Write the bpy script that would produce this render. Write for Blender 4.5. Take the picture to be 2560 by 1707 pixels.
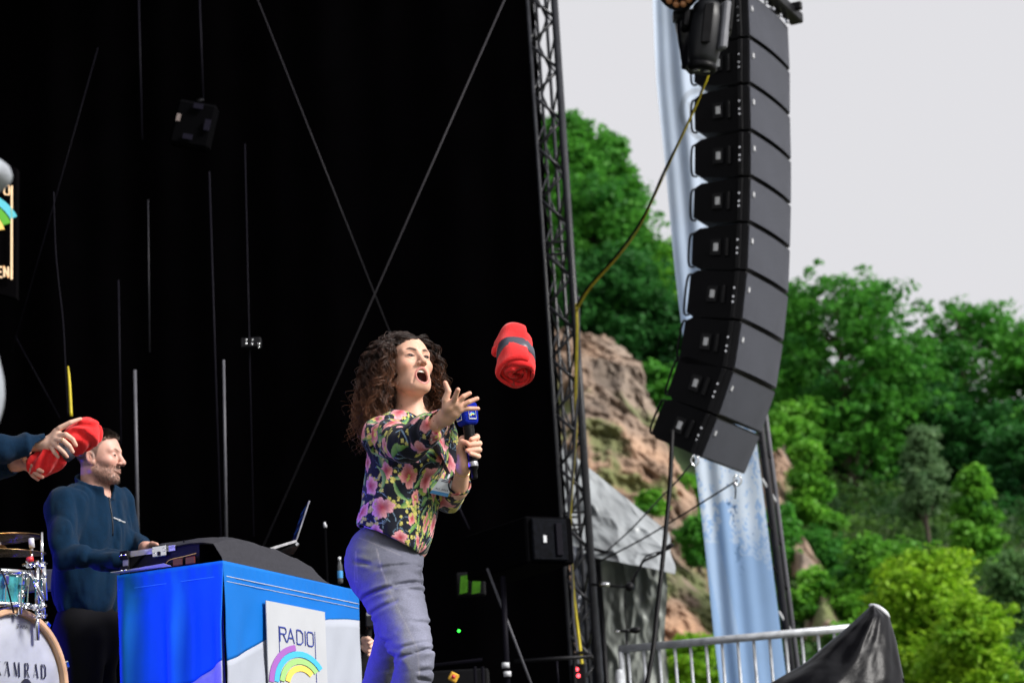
import bpy, math, random
import numpy as np
from mathutils import Matrix, Vector
random.seed(7); RNG = np.random.RandomState(7)
for o in list(bpy.data.objects): bpy.data.objects.remove(o)
S = bpy.context.scene
COL = S.collection
R = math.radians
# ------------------------------------------------------------------ camera
FPX, PITCH, ROLL, CAMZ = 6000.0, 13.1, 3.35, 1.6
cam = bpy.data.cameras.new('camera'); camo = bpy.data.objects.new('camera', cam); COL.objects.link(camo)
camM = Matrix.Translation((0, 0, CAMZ)) @ Matrix.Rotation(R(90 + PITCH), 4, 'X') @ Matrix.Rotation(R(-ROLL), 4, 'Z')
camo.matrix_world = camM
cam.sensor_width = 36; cam.lens = FPX / 2560 * 36; cam.clip_start = .1; cam.clip_end = 3000
cam.dof.use_dof = True; cam.dof.focus_distance = 8.7; cam.dof.aperture_fstop = 4.2
S.camera = camo
# ------------------------------------------------------------------ sky, sun, exposure
SUN_TO = Vector((.74, -.36, .56)).normalized()
w = bpy.data.worlds.new('World'); S.world = w; w.use_nodes = True
nt = w.node_tree; bg = nt.nodes['Background']
sky = nt.nodes.new('ShaderNodeTexSky'); sky.sky_type = 'NISHITA'; sky.sun_disc = False
sky.sun_elevation = math.asin(SUN_TO.z); sky.sun_rotation = math.atan2(SUN_TO.x, SUN_TO.y)
sky.dust_density = 3; sky.air_density = 1.5
mx = nt.nodes.new('ShaderNodeMix'); mx.data_type = 'RGBA'; mx.inputs[0].default_value = .95
mx.inputs[7].default_value = (4.15, 4.08, 4.22, 1)          # the even overcast layer
cn = nt.nodes.new('ShaderNodeTexNoise'); cn.inputs['Scale'].default_value = 2.2; cn.inputs['Detail'].default_value = 3
cr_ = nt.nodes.new('ShaderNodeMix'); cr_.data_type = 'RGBA'; cr_.inputs[6].default_value = (4.08, 4.03, 4.19, 1); cr_.inputs[7].default_value = (4.42, 4.35, 4.47, 1)
tcw = nt.nodes.new('ShaderNodeTexCoord'); nt.links.new(tcw.outputs['Generated'], cn.inputs['Vector']); nt.links.new(cn.outputs['Fac'], cr_.inputs[0]); nt.links.new(cr_.outputs[2], mx.inputs[7])
nt.links.new(sky.outputs[0], mx.inputs[6]); nt.links.new(mx.outputs[2], bg.inputs[0])
bg.inputs[1].default_value = .05
sl = bpy.data.lights.new('sun', 'SUN'); so = bpy.data.objects.new('sun', sl); COL.objects.link(so)
sl.energy = 1.5; sl.angle = R(18); sl.color = (1, .97, .93)
so.rotation_euler = SUN_TO.to_track_quat('Z', 'Y').to_euler()
S.view_settings.view_transform = 'Standard'; S.view_settings.look = 'None'
S.view_settings.exposure = 1.87; S.view_settings.gamma = 1
S.render.engine = 'CYCLES'

# ------------------------------------------------------------------ helpers
CM = np.array(camM)
def P(px, py, Y):
    """the world point at distance Y in front of the camera seen at a photograph pixel (used to take measurements)"""
    d = CM[:3, :3] @ np.array([(px - 1280) / FPX, -(py - 853.5) / FPX, -1.0])
    return CM[:3, 3] + d * (Y / d[1])
def PZ(px, py, z):
    d = CM[:3, :3] @ np.array([(px - 1280) / FPX, -(py - 853.5) / FPX, -1.0])
    return CM[:3, 3] + d * ((z - CAMZ) / d[2])
def nrm(v):
    v = np.asarray(v, float); return v / max(1e-9, np.linalg.norm(v))
A = lambda *v: np.array(v, float)
UP = A(0, 0, 1)
TH = R(25)
NA = A(math.cos(TH), -math.sin(TH), 0)      # towards the audience
WA = A(math.sin(TH), math.cos(TH), 0)       # along the stage front, away from the camera
STAGE = 1.9

def tagp(o, label=None, cat=None, group=None, kind=None):
    if label: o['label'] = label
    if cat: o['category'] = cat
    if group: o['group'] = group
    if kind: o['kind'] = kind
    return o
def thing(name, loc, label, cat, group=None):
    o = bpy.data.objects.new(name, None); COL.objects.link(o); o.location = [float(c) for c in loc]
    o.empty_display_size = .1
    return tagp(o, label, cat, group)
def rootloc(o):
    l = np.zeros(3)
    while o is not None:
        l = l + np.array(o.location); o = o.parent
    return l
def mesh_of(V, F, name='m'):
    me = bpy.data.meshes.new(name)
    V = np.asarray(V, np.float32).reshape(-1, 3)
    if isinstance(F, np.ndarray):
        n, k = F.shape
        me.vertices.add(len(V)); me.vertices.foreach_set('co', V.ravel())
        me.loops.add(n * k); me.loops.foreach_set('vertex_index', F.astype(np.int32).ravel())
        me.polygons.add(n); me.polygons.foreach_set('loop_start', np.arange(0, n * k, k, dtype=np.int32))
        me.update(calc_edges=True); me.validate()
    else:
        me.from_pydata(V.tolist(), [], [list(f) for f in F]); me.update()
    return me
def obj(name, V, F, mat, parent=None, smooth=False, col=None, mats=None, mi=None, at=None):
    """one mesh object from world-space vertices; a child is stored relative to its parent"""
    V = np.asarray(V, float).reshape(-1, 3)
    off = rootloc(parent) if parent is not None else np.zeros(3)
    loc = np.zeros(3)
    if parent is None:
        if at is None: at = A((V[:, 0].min() + V[:, 0].max()) / 2, (V[:, 1].min() + V[:, 1].max()) / 2, V[:, 2].min())
        loc = np.asarray(at, float); off = loc
    me = mesh_of(V - off, F, name)
    o = bpy.data.objects.new(name, me); COL.objects.link(o); o.location = loc.tolist()
    if parent is not None: o.parent = parent
    for m in (mats or [mat]): me.materials.append(m)
    if mi is not None: me.polygons.foreach_set('material_index', np.asarray(mi, np.int32))
    if smooth: me.polygons.foreach_set('use_smooth', np.ones(len(me.polygons), bool))
    if col is not None:
        at_ = me.color_attributes.new('Col', 'FLOAT_COLOR', 'POINT')
        c = np.ones((len(V), 4), np.float32); c[:, :3] = col; at_.data.foreach_set('color', c.ravel())
    return o
class MB:
    def __init__(s): s.V = []; s.F = []; s.M = []; s.n = 0
    def add(s, V, F, m=0):
        V = np.asarray(V, float).reshape(-1, 3); s.V.append(V)
        s.F += [[i + s.n for i in f] for f in F]; s.M += [m] * len(F); s.n += len(V); return s
    def box(s, c, ax, ay, az, m=0, bev=0.0):
        """box about c with half-axis vectors; bev chamfers all edges"""
        c = np.asarray(c, float); X = [np.asarray(a, float) for a in (ax, ay, az)]
        if bev <= 0:
            V = [c + i * X[0] + j * X[1] + k * X[2] for i in (-1, 1) for j in (-1, 1) for k in (-1, 1)]
            F = [(0, 1, 3, 2), (4, 6, 7, 5), (0, 4, 5, 1), (2, 3, 7, 6), (0, 2, 6, 4), (1, 5, 7, 3)]
            return s.add(V, F, m)
        U = [nrm(a) for a in X]; L = [np.linalg.norm(a) for a in X]
        V = []; idx = {}
        for a in range(3):
            for i in (-1, 1):
                for j in (-1, 1):
                    for k in (-1, 1):
                        sg = (i, j, k); p = c.copy()
                        for t in range(3): p = p + U[t] * sg[t] * (L[t] - (0 if t == a else bev))
                        idx[(a, sg)] = len(V); V.append(p)
        F = []
        for a in range(3):
            b, d = [(1, 2), (2, 0), (0, 1)][a]
            for sa in (-1, 1):
                q = []
                for (sb, sd) in ((-1, -1), (1, -1), (1, 1), (-1, 1)):
                    g = [0, 0, 0]; g[a] = sa; g[b] = sb; g[d] = sd; q.append(idx[(a, tuple(g))])
                F.append(q if sa > 0 else q[::-1])
        for a in range(3):                       # edges parallel to axis a
            b, d = [(1, 2), (2, 0), (0, 1)][a]
            for sb in (-1, 1):
                for sd in (-1, 1):
                    g0 = [0, 0, 0]; g0[a] = -1; g0[b] = sb; g0[d] = sd; g1 = list(g0); g1[a] = 1
                    q = [idx[(b, tuple(g0))], idx[(b, tuple(g1))], idx[(d, tuple(g1))], idx[(d, tuple(g0))]]
                    F.append(q if sb * sd < 0 else q[::-1])
        for sg in [(i, j, k) for i in (-1, 1) for j in (-1, 1) for k in (-1, 1)]:
            q = [idx[(0, sg)], idx[(1, sg)], idx[(2, sg)]]
            F.append(q if sg[0] * sg[1] * sg[2] > 0 else q[::-1])
        return s.add(V, F, m)
    def tube(s, pts, r, n=8, m=0, cap=True):
        V, F = tube_mesh(pts, r, n, cap); return s.add(V, F, m)
    def prism(s, poly, ex, m=0):
        """closed polygon of 3-D points extruded by the vector ex"""
        k = len(poly); V = [np.asarray(p, float) for p in poly]; V = V + [p + ex for p in V]
        F = [list(range(k))[::-1], list(range(k, 2 * k))] + [[i, (i + 1) % k, k + (i + 1) % k, k + i] for i in range(k)]
        return s.add(V, F, m)
    def lathe(s, c, ax, prof, n=24, m=0):
        """profile list of (radius, height along ax)"""
        ax = nrm(ax); e1 = nrm(np.cross(ax, A(.3, .9, .1))); e2 = np.cross(ax, e1); V = []; F = []
        for (r, h) in prof:
            for i in range(n):
                a = 2 * math.pi * i / n; V.append(c + ax * h + (e1 * math.cos(a) + e2 * math.sin(a)) * r)
        for j in range(len(prof) - 1):
            for i in range(n):
                F.append([j * n + i, j * n + (i + 1) % n, (j + 1) * n + (i + 1) % n, (j + 1) * n + i])
        return s.add(V, F, m)
    def build(s, name, mat, parent=None, smooth=False, mats=None, at=None):
        o = obj(name, np.concatenate(s.V), s.F, mat, parent, smooth, mats=mats, mi=s.M if mats else None, at=at); return o
def tube_mesh(pts, r, n=8, cap=True):
    pts = np.asarray(pts, float); k = len(pts); r = np.broadcast_to(np.asarray(r, float), (k,))
    T = np.gradient(pts, axis=0); T /= np.maximum(1e-9, np.linalg.norm(T, axis=1))[:, None]
    e = nrm(np.cross(T[0], A(.31, .2, .93))); V = []
    for i in range(k):
        e = nrm(e - T[i] * np.dot(e, T[i])); f = np.cross(T[i], e)
        for j in range(n):
            a = 2 * math.pi * j / n; V.append(pts[i] + r[i] * (math.cos(a) * e + math.sin(a) * f))
    F = [[i * n + j, i * n + (j + 1) % n, (i + 1) * n + (j + 1) % n, (i + 1) * n + j] for i in range(k - 1) for j in range(n)]
    if cap: F += [list(range(n))[::-1], [(k - 1) * n + j for j in range(n)]]
    return V, F
def spline(pts, n=24):
    pts = np.asarray(pts, float); k = len(pts)
    if k == 2: t = np.linspace(0, 1, n)[:, None]; return pts[0] * (1 - t) + pts[1] * t
    t = np.linspace(0, k - 1, n); out = []
    for u in t:
        i = min(int(u), k - 2); f = u - i
        p0 = pts[max(i - 1, 0)]; p1 = pts[i]; p2 = pts[i + 1]; p3 = pts[min(i + 2, k - 1)]
        out.append(.5 * ((2 * p1) + (-p0 + p2) * f + (2 * p0 - 5 * p1 + 4 * p2 - p3) * f * f + (-p0 + 3 * p1 - 3 * p2 + p3) * f ** 3))
    return np.array(out)
def grid(f, nu, nv, uclosed=False):
    """sheet of quads from f(u,v), arrays over 0..1"""
    u, v = np.meshgrid(np.linspace(0, 1, nu), np.linspace(0, 1, nv), indexing='ij')
    V = f(u.ravel(), v.ravel())
    i, j = np.meshgrid(np.arange(nu - 1), np.arange(nv - 1), indexing='ij')
    a = (i * nv + j).ravel(); F = np.stack([a, a + nv, a + nv + 1, a + 1], 1)
    return V, F
_lat = np.random.RandomState(3).rand(32, 32, 32).astype(np.float32)
def vnoise(Pp, sc=1.0, seed=0):
    """value noise -1..1 at points Pp"""
    q = np.asarray(Pp, float) * sc + seed * 7.31; i = np.floor(q).astype(int); f = q - i; f = f * f * (3 - 2 * f)
    r = 0
    for dx in (0, 1):
        for dy in (0, 1):
            for dz in (0, 1):
                wgt = (f[:, 0] if dx else 1 - f[:, 0]) * (f[:, 1] if dy else 1 - f[:, 1]) * (f[:, 2] if dz else 1 - f[:, 2])
                r = r + wgt * _lat[(i[:, 0] + dx) & 31, (i[:, 1] + dy) & 31, (i[:, 2] + dz) & 31]
    return r * 2 - 1
def fbm(Pp, sc, oct=4, seed=0, ridged=False):
    r = 0; a = .5
    for k in range(oct):
        n = vnoise(Pp, sc * 2 ** k, seed + k); r = r + a * ((1 - 2 * np.abs(n)) if ridged else n); a *= .5
    return r

# ------------------------------------------------------------------ signed-distance modelling (surface nets)
def cap(p, a, b, ra, rb=None):
    rb = ra if rb is None else rb; a = np.asarray(a, float); ab = np.asarray(b, float) - a
    pa = p - a; t = np.clip(pa @ ab / max(1e-12, ab @ ab), 0, 1)
    return np.linalg.norm(pa - t[:, None] * ab, axis=1) - (ra + t * (rb - ra))
def ell(p, c, r, M=None):
    q = p - np.asarray(c, float)
    if M is not None: q = q @ M.T
    r = np.asarray(r, float); k0 = np.linalg.norm(q / r, axis=1); k1 = np.linalg.norm(q / r ** 2, axis=1)
    return k0 * (k0 - 1) / np.maximum(k1, 1e-9)
def smin(a, b, k):
    h = np.clip(.5 + .5 * (b - a) / k, 0, 1); return b * (1 - h) + a * h - k * h * (1 - h)
def smax(a, b, k): return -smin(-a, -b, k)
def sunion(L, k):
    d = L[0]
    for e in L[1:]: d = smin(d, e, k)
    return d
CORN = np.array([[i, j, k] for i in (0, 1) for j in (0, 1) for k in (0, 1)])
EDG = [(a, b) for a in range(8) for b in range(a + 1, 8) if np.abs(CORN[a] - CORN[b]).sum() == 1]
def nets(func, lo, hi, res, slack=1.6):
    lo = np.asarray(lo, float); hi = np.asarray(hi, float); B = 8
    nb = np.ceil((hi - lo) / (res * B)).astype(int); n = nb * B + 1
    bi = np.stack(np.meshgrid(*[np.arange(k) for k in nb], indexing='ij'), -1).reshape(-1, 3)
    cen = lo + (bi + .5) * res * B
    d = np.concatenate([func(cen[i:i + 200000]) for i in range(0, len(cen), 200000)])
    near = np.abs(d) < res * B * .87 * slack
    V = np.ones(n, np.float32)
    full = np.kron(np.where(d < 0, -1, 1).reshape(nb), np.ones((B, B, B))).astype(np.float32)
    V[:-1, :-1, :-1] = full; V[-1] = 1; V[:, -1] = 1; V[:, :, -1] = 1
    off = np.stack(np.meshgrid(*[np.arange(B + 1)] * 3, indexing='ij'), -1).reshape(-1, 3)
    act = bi[near]
    for i in range(0, len(act), 400):
        idx = (act[i:i + 400, None, :] * B + off[None]).reshape(-1, 3)
        V[idx[:, 0], idx[:, 1], idx[:, 2]] = func(lo + idx * res)
    for ax in range(3):                                       # keep the surface closed at the box
        sl = [slice(None)] * 3
        for e in (0, -1): sl[ax] = e; V[tuple(sl)] = np.maximum(V[tuple(sl)], 1e-4)
    ins = V < 0
    c = sum(ins[i:n[0] - 1 + i, j:n[1] - 1 + j, k:n[2] - 1 + k].astype(np.int8) for i, j, k in CORN)
    ci = np.argwhere((c > 0) & (c < 8))
    vals = np.stack([V[ci[:, 0] + i, ci[:, 1] + j, ci[:, 2] + k] for i, j, k in CORN], 1)
    acc = np.zeros((len(ci), 3)); cnt = np.zeros(len(ci))
    for a, b in EDG:
        va, vb = vals[:, a], vals[:, b]; m = (va < 0) != (vb < 0)
        t = va[m] / (va[m] - vb[m]); acc[m] += CORN[a] + t[:, None] * (CORN[b] - CORN[a]); cnt[m] += 1
    verts = lo + (ci + acc / cnt[:, None]) * res
    idm = np.full(np.array(n) - 1, -1, np.int32); idm[ci[:, 0], ci[:, 1], ci[:, 2]] = np.arange(len(ci))
    Q = []
    for ax in range(3):
        b, d_ = [(1, 2), (2, 0), (0, 1)][ax]
        s0 = [slice(None)] * 3; s1 = [slice(None)] * 3; s0[ax] = slice(0, -1); s1[ax] = slice(1, None)
        ch = np.argwhere(ins[tuple(s0)] != ins[tuple(s1)])
        ok = (ch[:, b] > 0) & (ch[:, d_] > 0) & (ch[:, b] < n[b] - 1) & (ch[:, d_] < n[d_] - 1); ch = ch[ok]
        fl = ins[tuple(s0)][ch[:, 0], ch[:, 1], ch[:, 2]]
        q = []
        for (ob, od) in ((-1, -1), (0, -1), (0, 0), (-1, 0)):
            e = ch.copy(); e[:, b] += ob; e[:, d_] += od; q.append(idm[e[:, 0], e[:, 1], e[:, 2]])
        q = np.stack(q, 1); q[~fl] = q[~fl][:, ::-1]; Q.append(q)
    Q = np.concatenate(Q); Q = Q[(Q >= 0).all(1)]
    return verts, Q
def join(parts):
    V = []; F = []; n = 0
    for v, f in parts: V.append(v); F.append(f + n); n += len(v)
    return np.concatenate(V), np.concatenate(F)

# ------------------------------------------------------------------ materials
def mat(name, base, rough=.6, metal=0.0, spec=.5, noise=None, bump=0.0, bscale=40.0, attr=False, sheen=0.0, trans=0.0, emit=None, coat=0.0, vary=None):
    """principled material; noise=(scale, amount) mottles the colour, bump adds fine relief, attr multiplies by the Col attribute"""
    m = bpy.data.materials.new(name); m.use_nodes = True; t = m.node_tree; b = t.nodes['Principled BSDF']; L = t.links.new
    b.inputs['Base Color'].default_value = (*base, 1); b.inputs['Roughness'].default_value = rough
    b.inputs['Metallic'].default_value = metal; b.inputs['Specular IOR Level'].default_value = spec
    b.inputs['Sheen Weight'].default_value = sheen; b.inputs['Coat Weight'].default_value = coat
    src = None
    if attr:
        an = t.nodes.new('ShaderNodeAttribute'); an.attribute_name = 'Col'; src = an.outputs['Color']
    tc = t.nodes.new('ShaderNodeTexCoord')
    if noise:
        nz = t.nodes.new('ShaderNodeTexNoise'); nz.inputs['Scale'].default_value = noise[0]; nz.inputs['Detail'].default_value = 6
        L(tc.outputs['Object'], nz.inputs['Vector'])
        mr = t.nodes.new('ShaderNodeMapRange'); mr.inputs['From Min'].default_value = .3; mr.inputs['From Max'].default_value = .7
        mr.inputs['To Min'].default_value = 1 - noise[1]; mr.inputs['To Max'].default_value = 1 + noise[1]
        L(nz.outputs['Fac'], mr.inputs['Value'])
        mm = t.nodes.new('ShaderNodeMix'); mm.data_type = 'RGBA'; mm.blend_type = 'MULTIPLY'; mm.inputs[0].default_value = 1
        if src is not None: L(src, mm.inputs[6])
        else: mm.inputs[6].default_value = (*base, 1)
        L(mr.outputs['Result'], mm.inputs[7]); src = mm.outputs[2]
        rr = t.nodes.new('ShaderNodeMapRange'); rr.inputs['To Min'].default_value = max(.03, rough - .12); rr.inputs['To Max'].default_value = min(1, rough + .12)
        L(nz.outputs['Fac'], rr.inputs['Value']); L(rr.outputs['Result'], b.inputs['Roughness'])
    if src is not None: L(src, b.inputs['Base Color'])
    if bump:
        n2 = t.nodes.new('ShaderNodeTexNoise'); n2.inputs['Scale'].default_value = bscale; n2.inputs['Detail'].default_value = 5
        L(tc.outputs['Object'], n2.inputs['Vector'])
        bp = t.nodes.new('ShaderNodeBump'); bp.inputs['Strength'].default_value = min(1, bump); bp.inputs['Distance'].default_value = .01 * max(1, bump)
        L(n2.outputs['Fac'], bp.inputs['Height']); L(bp.outputs['Normal'], b.inputs['Normal'])
    if trans:
        tr = t.nodes.new('ShaderNodeBsdfTranslucent'); ms = t.nodes.new('ShaderNodeMixShader'); ms.inputs[0].default_value = trans
        if src is not None: L(src, tr.inputs['Color'])
        else: tr.inputs['Color'].default_value = (*base, 1)
        L(b.outputs[0], ms.inputs[1]); L(tr.outputs[0], ms.inputs[2]); L(ms.outputs[0], t.nodes['Material Output'].inputs['Surface'])
    if emit:
        b.inputs['Emission Color'].default_value = (*emit[:3], 1); b.inputs['Emission Strength'].default_value = emit[3]
    return m
M = {}
M['black_cloth'] = mat('black molton', (.0016, .0013, .0019), .95, spec=.03, noise=(3, .35))
M['black_metal'] = mat('black powder coated steel', (.006, .006, .0075), .4, spec=.16, noise=(14, .3), bump=.15, bscale=90)
M['black_plastic'] = mat('black plastic', (.004, .004, .005), .45, spec=.14, noise=(20, .25), bump=.12, bscale=120)
M['rubber'] = mat('black rubber cable', (.005, .005, .006), .5, spec=.15, noise=(30, .2))
M['steel'] = mat('galvanised steel', (.46, .48, .51), .42, metal=.35, noise=(18, .25), bump=.2, bscale=60)
M['chrome'] = mat('chrome', (.75, .76, .78), .14, metal=1.0, noise=(9, .12))
M['alu'] = mat('aluminium profile', (.50, .50, .53), .36, metal=.85, noise=(30, .15))
M['grey_pole'] = mat('grey painted tube', (.095, .095, .11), .4, spec=.25, noise=(8, .2))
M['dark_pole'] = mat('dark tube', (.018, .018, .023), .45, spec=.2, noise=(8, .3))
M['yellow'] = mat('yellow cable sheath', (.62, .50, .02), .5, noise=(20, .2))
M['white'] = mat('white print', (.42, .435, .47), .6, noise=(6, .05))
M['label'] = mat('white label', (.50, .51, .54), .4, noise=(30, .1))
# ------------------------------------------------------------------ ground and stage
M['ground'] = mat('trodden grass and gravel', (.10, .11, .06), .95, noise=(1.2, .5), bump=.6, bscale=8)
M['deck'] = mat('black stage plywood', (.02, .02, .022), .7, noise=(6, .3), bump=.2)
V, F = grid(lambda u, v: np.stack([u * 1600 - 800, v * 1600 - 400, u * 0], 1), 9, 9)
tagp(obj('ground', V, F, M['ground'], at=(0, 0, 0)), kind='structure')
TR = P(1352, 800, 17.0); TR0 = A(TR[0], TR[1], 0)        # foot of the far stage tower
def stg(a, b, z=0.0): return TR0 + WA * a + NA * b + UP * z   # a along the stage front, b towards the audience
m = MB(); m.prism([stg(.2, 3.4, 0), stg(.2, -9, 0), stg(-13, -9, 0), stg(-13, 3.4, 0)], UP * STAGE)
tagp(m.build('stage_floor', M['deck']), kind='structure')
# the black side cloth of the stage, hung from the tower, with soft vertical folds
def drape(p0, p1, z0, z1, nu, fold, name, label, seed):
    p0 = np.asarray(p0); p1 = np.asarray(p1); n = nrm(np.cross(p1 - p0, UP)); Ln = np.linalg.norm(p1 - p0)
    def f(u, v):
        s = u * Ln; sway = fold * (np.sin(s * 5.1 + seed) * .6 + np.sin(s * 11.7 + 2 * seed) * .4 + .5 * np.sin(s * 2.3)) * (1.05 - .5 * v) * np.minimum(1, u * 25)
        return p0 + (p1 - p0) * u[:, None] + n * sway[:, None] + UP * (z0 + (z1 - z0) * v)[:, None]
    V, F = grid(f, nu, 6); V2 = V + n * .012
    b = np.concatenate([F, F[:, ::-1] + len(V)])
    return tagp(obj(name, np.concatenate([V, V2]), b, M['black_cloth'], smooth=True), label, 'drape')
d0 = stg(.18, -.05)
drape(P(1383, 800, 17.3) * A(1, 1, 0), d0 - NA * 10 + WA * .2, STAGE - .3, 13, 500, .035, 'side_drape', 'huge black cloth closing the far side of the stage behind the performers', 1)
drape(stg(.4, -9.2), stg(-13, -9.2), STAGE - .3, 13, 300, .05, 'back_drape', 'black cloth hung along the rear of the stage', 4)
m = MB(); m.prism([stg(.1, -.2, 11.6), stg(.1, -9.4, 11.6), stg(-13, -9.4, 11.6), stg(-13, -.2, 11.6)], UP * .25)
tagp(m.build('stage_roof', M['black_cloth']), 'black canopy roof spanning the stage', 'roof')

# ------------------------------------------------------------------ hillside, quarry face
M['rock'] = mat('quarry rock', (1, 1, 1), .9, attr=True, noise=(1.1, .3), bump=1.0, bscale=3.0)
M['soil'] = mat('wooded slope soil', (1, 1, 1), .95, attr=True, noise=(.8, .4), bump=.8, bscale=4)
def hill():
    # rows of measured (pixel x, pixel y, distance) from foot to crest, left to right
    xs = [1150, 1400, 1620, 1800, 1960, 2150, 2350, 2600, 2900]
    rows = [[(x, 1790 - 0 * x, 46 - (x - 1150) / 140) for x in xs],
            [(x, y, d) for x, y, d in zip(xs, [1560, 1600, 1640, 1640, 1620, 1640, 1640, 1640, 1640], [56, 56, 55, 52, 50, 47, 46, 45, 44])],
            [(x, y, d) for x, y, d in zip(xs, [1250, 1300, 1350, 1400, 1330, 1330, 1340, 1360, 1380], [62, 62, 61, 60, 61, 60, 60, 59, 58])],
            [(x, y, d) for x, y, d in zip(xs, [860, 830, 960, 1130, 1130, 1180, 1200, 1210, 1220], [68, 68, 67, 68, 68, 68, 68, 67, 66])],
            [(x, y, d) for x, y, d in zip(xs, [850, 850, 1000, 1180, 1180, 1220, 1240, 1250, 1260], [84, 84, 84, 84, 84, 84, 84, 84, 84])]]
    G = np.array([[P(*q) for q in r] for r in rows])            # (5, nx, 3)
    G0 = G[0].copy(); G0[:, 2] = -.5; G0[:, 1] -= 9; G = np.concatenate([G0[None], G])
    rs = np.array([spline(G[:, j], 90) for j in range(G.shape[1])])          # along slope
    V = np.array([spline(rs[:, k], 130) for k in range(90)])                # (90,130,3)
    i, j = np.meshgrid(np.arange(89), np.arange(129), indexing='ij'); a = (i * 130 + j).ravel()
    F = np.stack([a, a + 1, a + 131, a + 130], 1); V = V.reshape(-1, 3)
    V[:, 1] += fbm(V, .25, 4, 2) * 1.2; V[:, 2] += fbm(V, .4, 3, 5) * .5
    n = fbm(V, .5, 3, 9)[:, None]; g = np.clip(.5 + n * 1.6, 0, 1)
    col = A(.045, .035, .022) * (1 - g) + A(.035, .065, .018) * g
    tagp(obj('hillside', V, F, M['soil'], smooth=True, col=col), kind='structure')
    return V
HV = hill()
def cliff(name, left, right, top, label, nu, nv, seed, d0, d1, amp):
    """bare rock face: columns between a left and a right outline given from the crest down; measured in pixels at 50-70 m"""
    top = np.array(top, float); rr = np.array(right, float); ll = np.array(left, float)
    ys = np.linspace(0, 1, nv)
    def f(u, v):
        L = np.stack([np.interp(v, np.linspace(0, 1, len(ll)), ll[:, k]) for k in (0, 1)], 1)
        Rr = np.stack([np.interp(v, np.linspace(0, 1, len(rr)), rr[:, k]) for k in (0, 1)], 1)
        px = L * (1 - u)[:, None] + Rr * u[:, None]
        px[:, 1] += np.interp(u, np.linspace(0, 1, len(top)), top) * (1 - v)
        bulge = np.sin(np.pi * np.clip(u, 0, 1)) ** .7
        return np.stack([P(x, y, d0 + (d1 - d0) * (1 - vv) - 2.6 * bb) for x, y, vv, bb in zip(px[:, 0], px[:, 1], v, bulge)])
    V, F = grid(f, nu, nv)
    q = V * A(1, 1, .55)
    rd = fbm(q, .45, 5, seed, True); fine = fbm(q, 1.7, 4, seed + 3, True)
    strat = np.sin((V[:, 2] * 2.1 + V[:, 0] * 1.0 + fbm(V, .6, 3, seed) * 3))
    V[:, 1] += -rd * amp * 1.3 - fine * amp * .75 - strat * .16 - fbm(q, 5.5, 3, seed + 20, True) * amp * .28
    V[:, 0] += fbm(V, .9, 3, seed + 1) * amp * .5; V[:, 2] += fbm(V, 1.1, 3, seed + 2) * amp * .45
    t1 = np.clip(.5 + fbm(V, .35, 3, seed + 6) * 1.3, 0, 1)[:, None]; t2 = np.clip(.5 + fbm(V * A(1.5, 1, .5), 1.2, 4, seed + 7) * 1.4, 0, 1)[:, None]
    col = A(.30, .18, .112) * t1 + A(.20, .155, .122) * (1 - t1); col = col * (.60 + .60 * t2)
    zz = (V[:, 2] - V[:, 2].min()) / np.ptp(V[:, 2]); col = col * (1 - .0 * zz[:, None])
    gr = np.clip((fbm(V, .8, 4, seed + 11) - .13) * 6, 0, 1)[:, None] * .8
    col = col * (1 - gr) + A(.10, .13, .04) * gr
    o = obj(name, V, F, M['rock'], smooth=False, col=col); tagp(o, label, 'rock'); return o
cliff('quarry_wall', [(1200, 850), (1200, 1250), (1220, 1680)], [(1520, 850), (1605, 930), (1640, 1060), (1680, 1150), (1725, 1280), (1770, 1420), (1800, 1560), (1815, 1680)],
      [0, -5, 5, -12, -15, 0], 'bare pinkish brown quarry rock face rising behind the silver tarpaulin', 240, 320, 3, 50, 64, .62)
cliff('rock_outcrop', [(1905, 1130), (1890, 1260), (1880, 1400)], [(1960, 1120), (1985, 1190), (1990, 1290), (1975, 1400)], [0, 10, 0],
      'small grey brown rock outcrop right of the banner among shrubs', 90, 130, 13, 54, 59, .4)
cliff('rock_rib', [(1960, 1360), (1985, 1450), (2010, 1600)], [(2000, 1350), (2060, 1440), (2100, 1480), (2130, 1600)], [0, 0],
      'low grey brown rock rib on the grassy slope under the shrubs', 90, 120, 21, 47, 53, .35)

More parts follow.
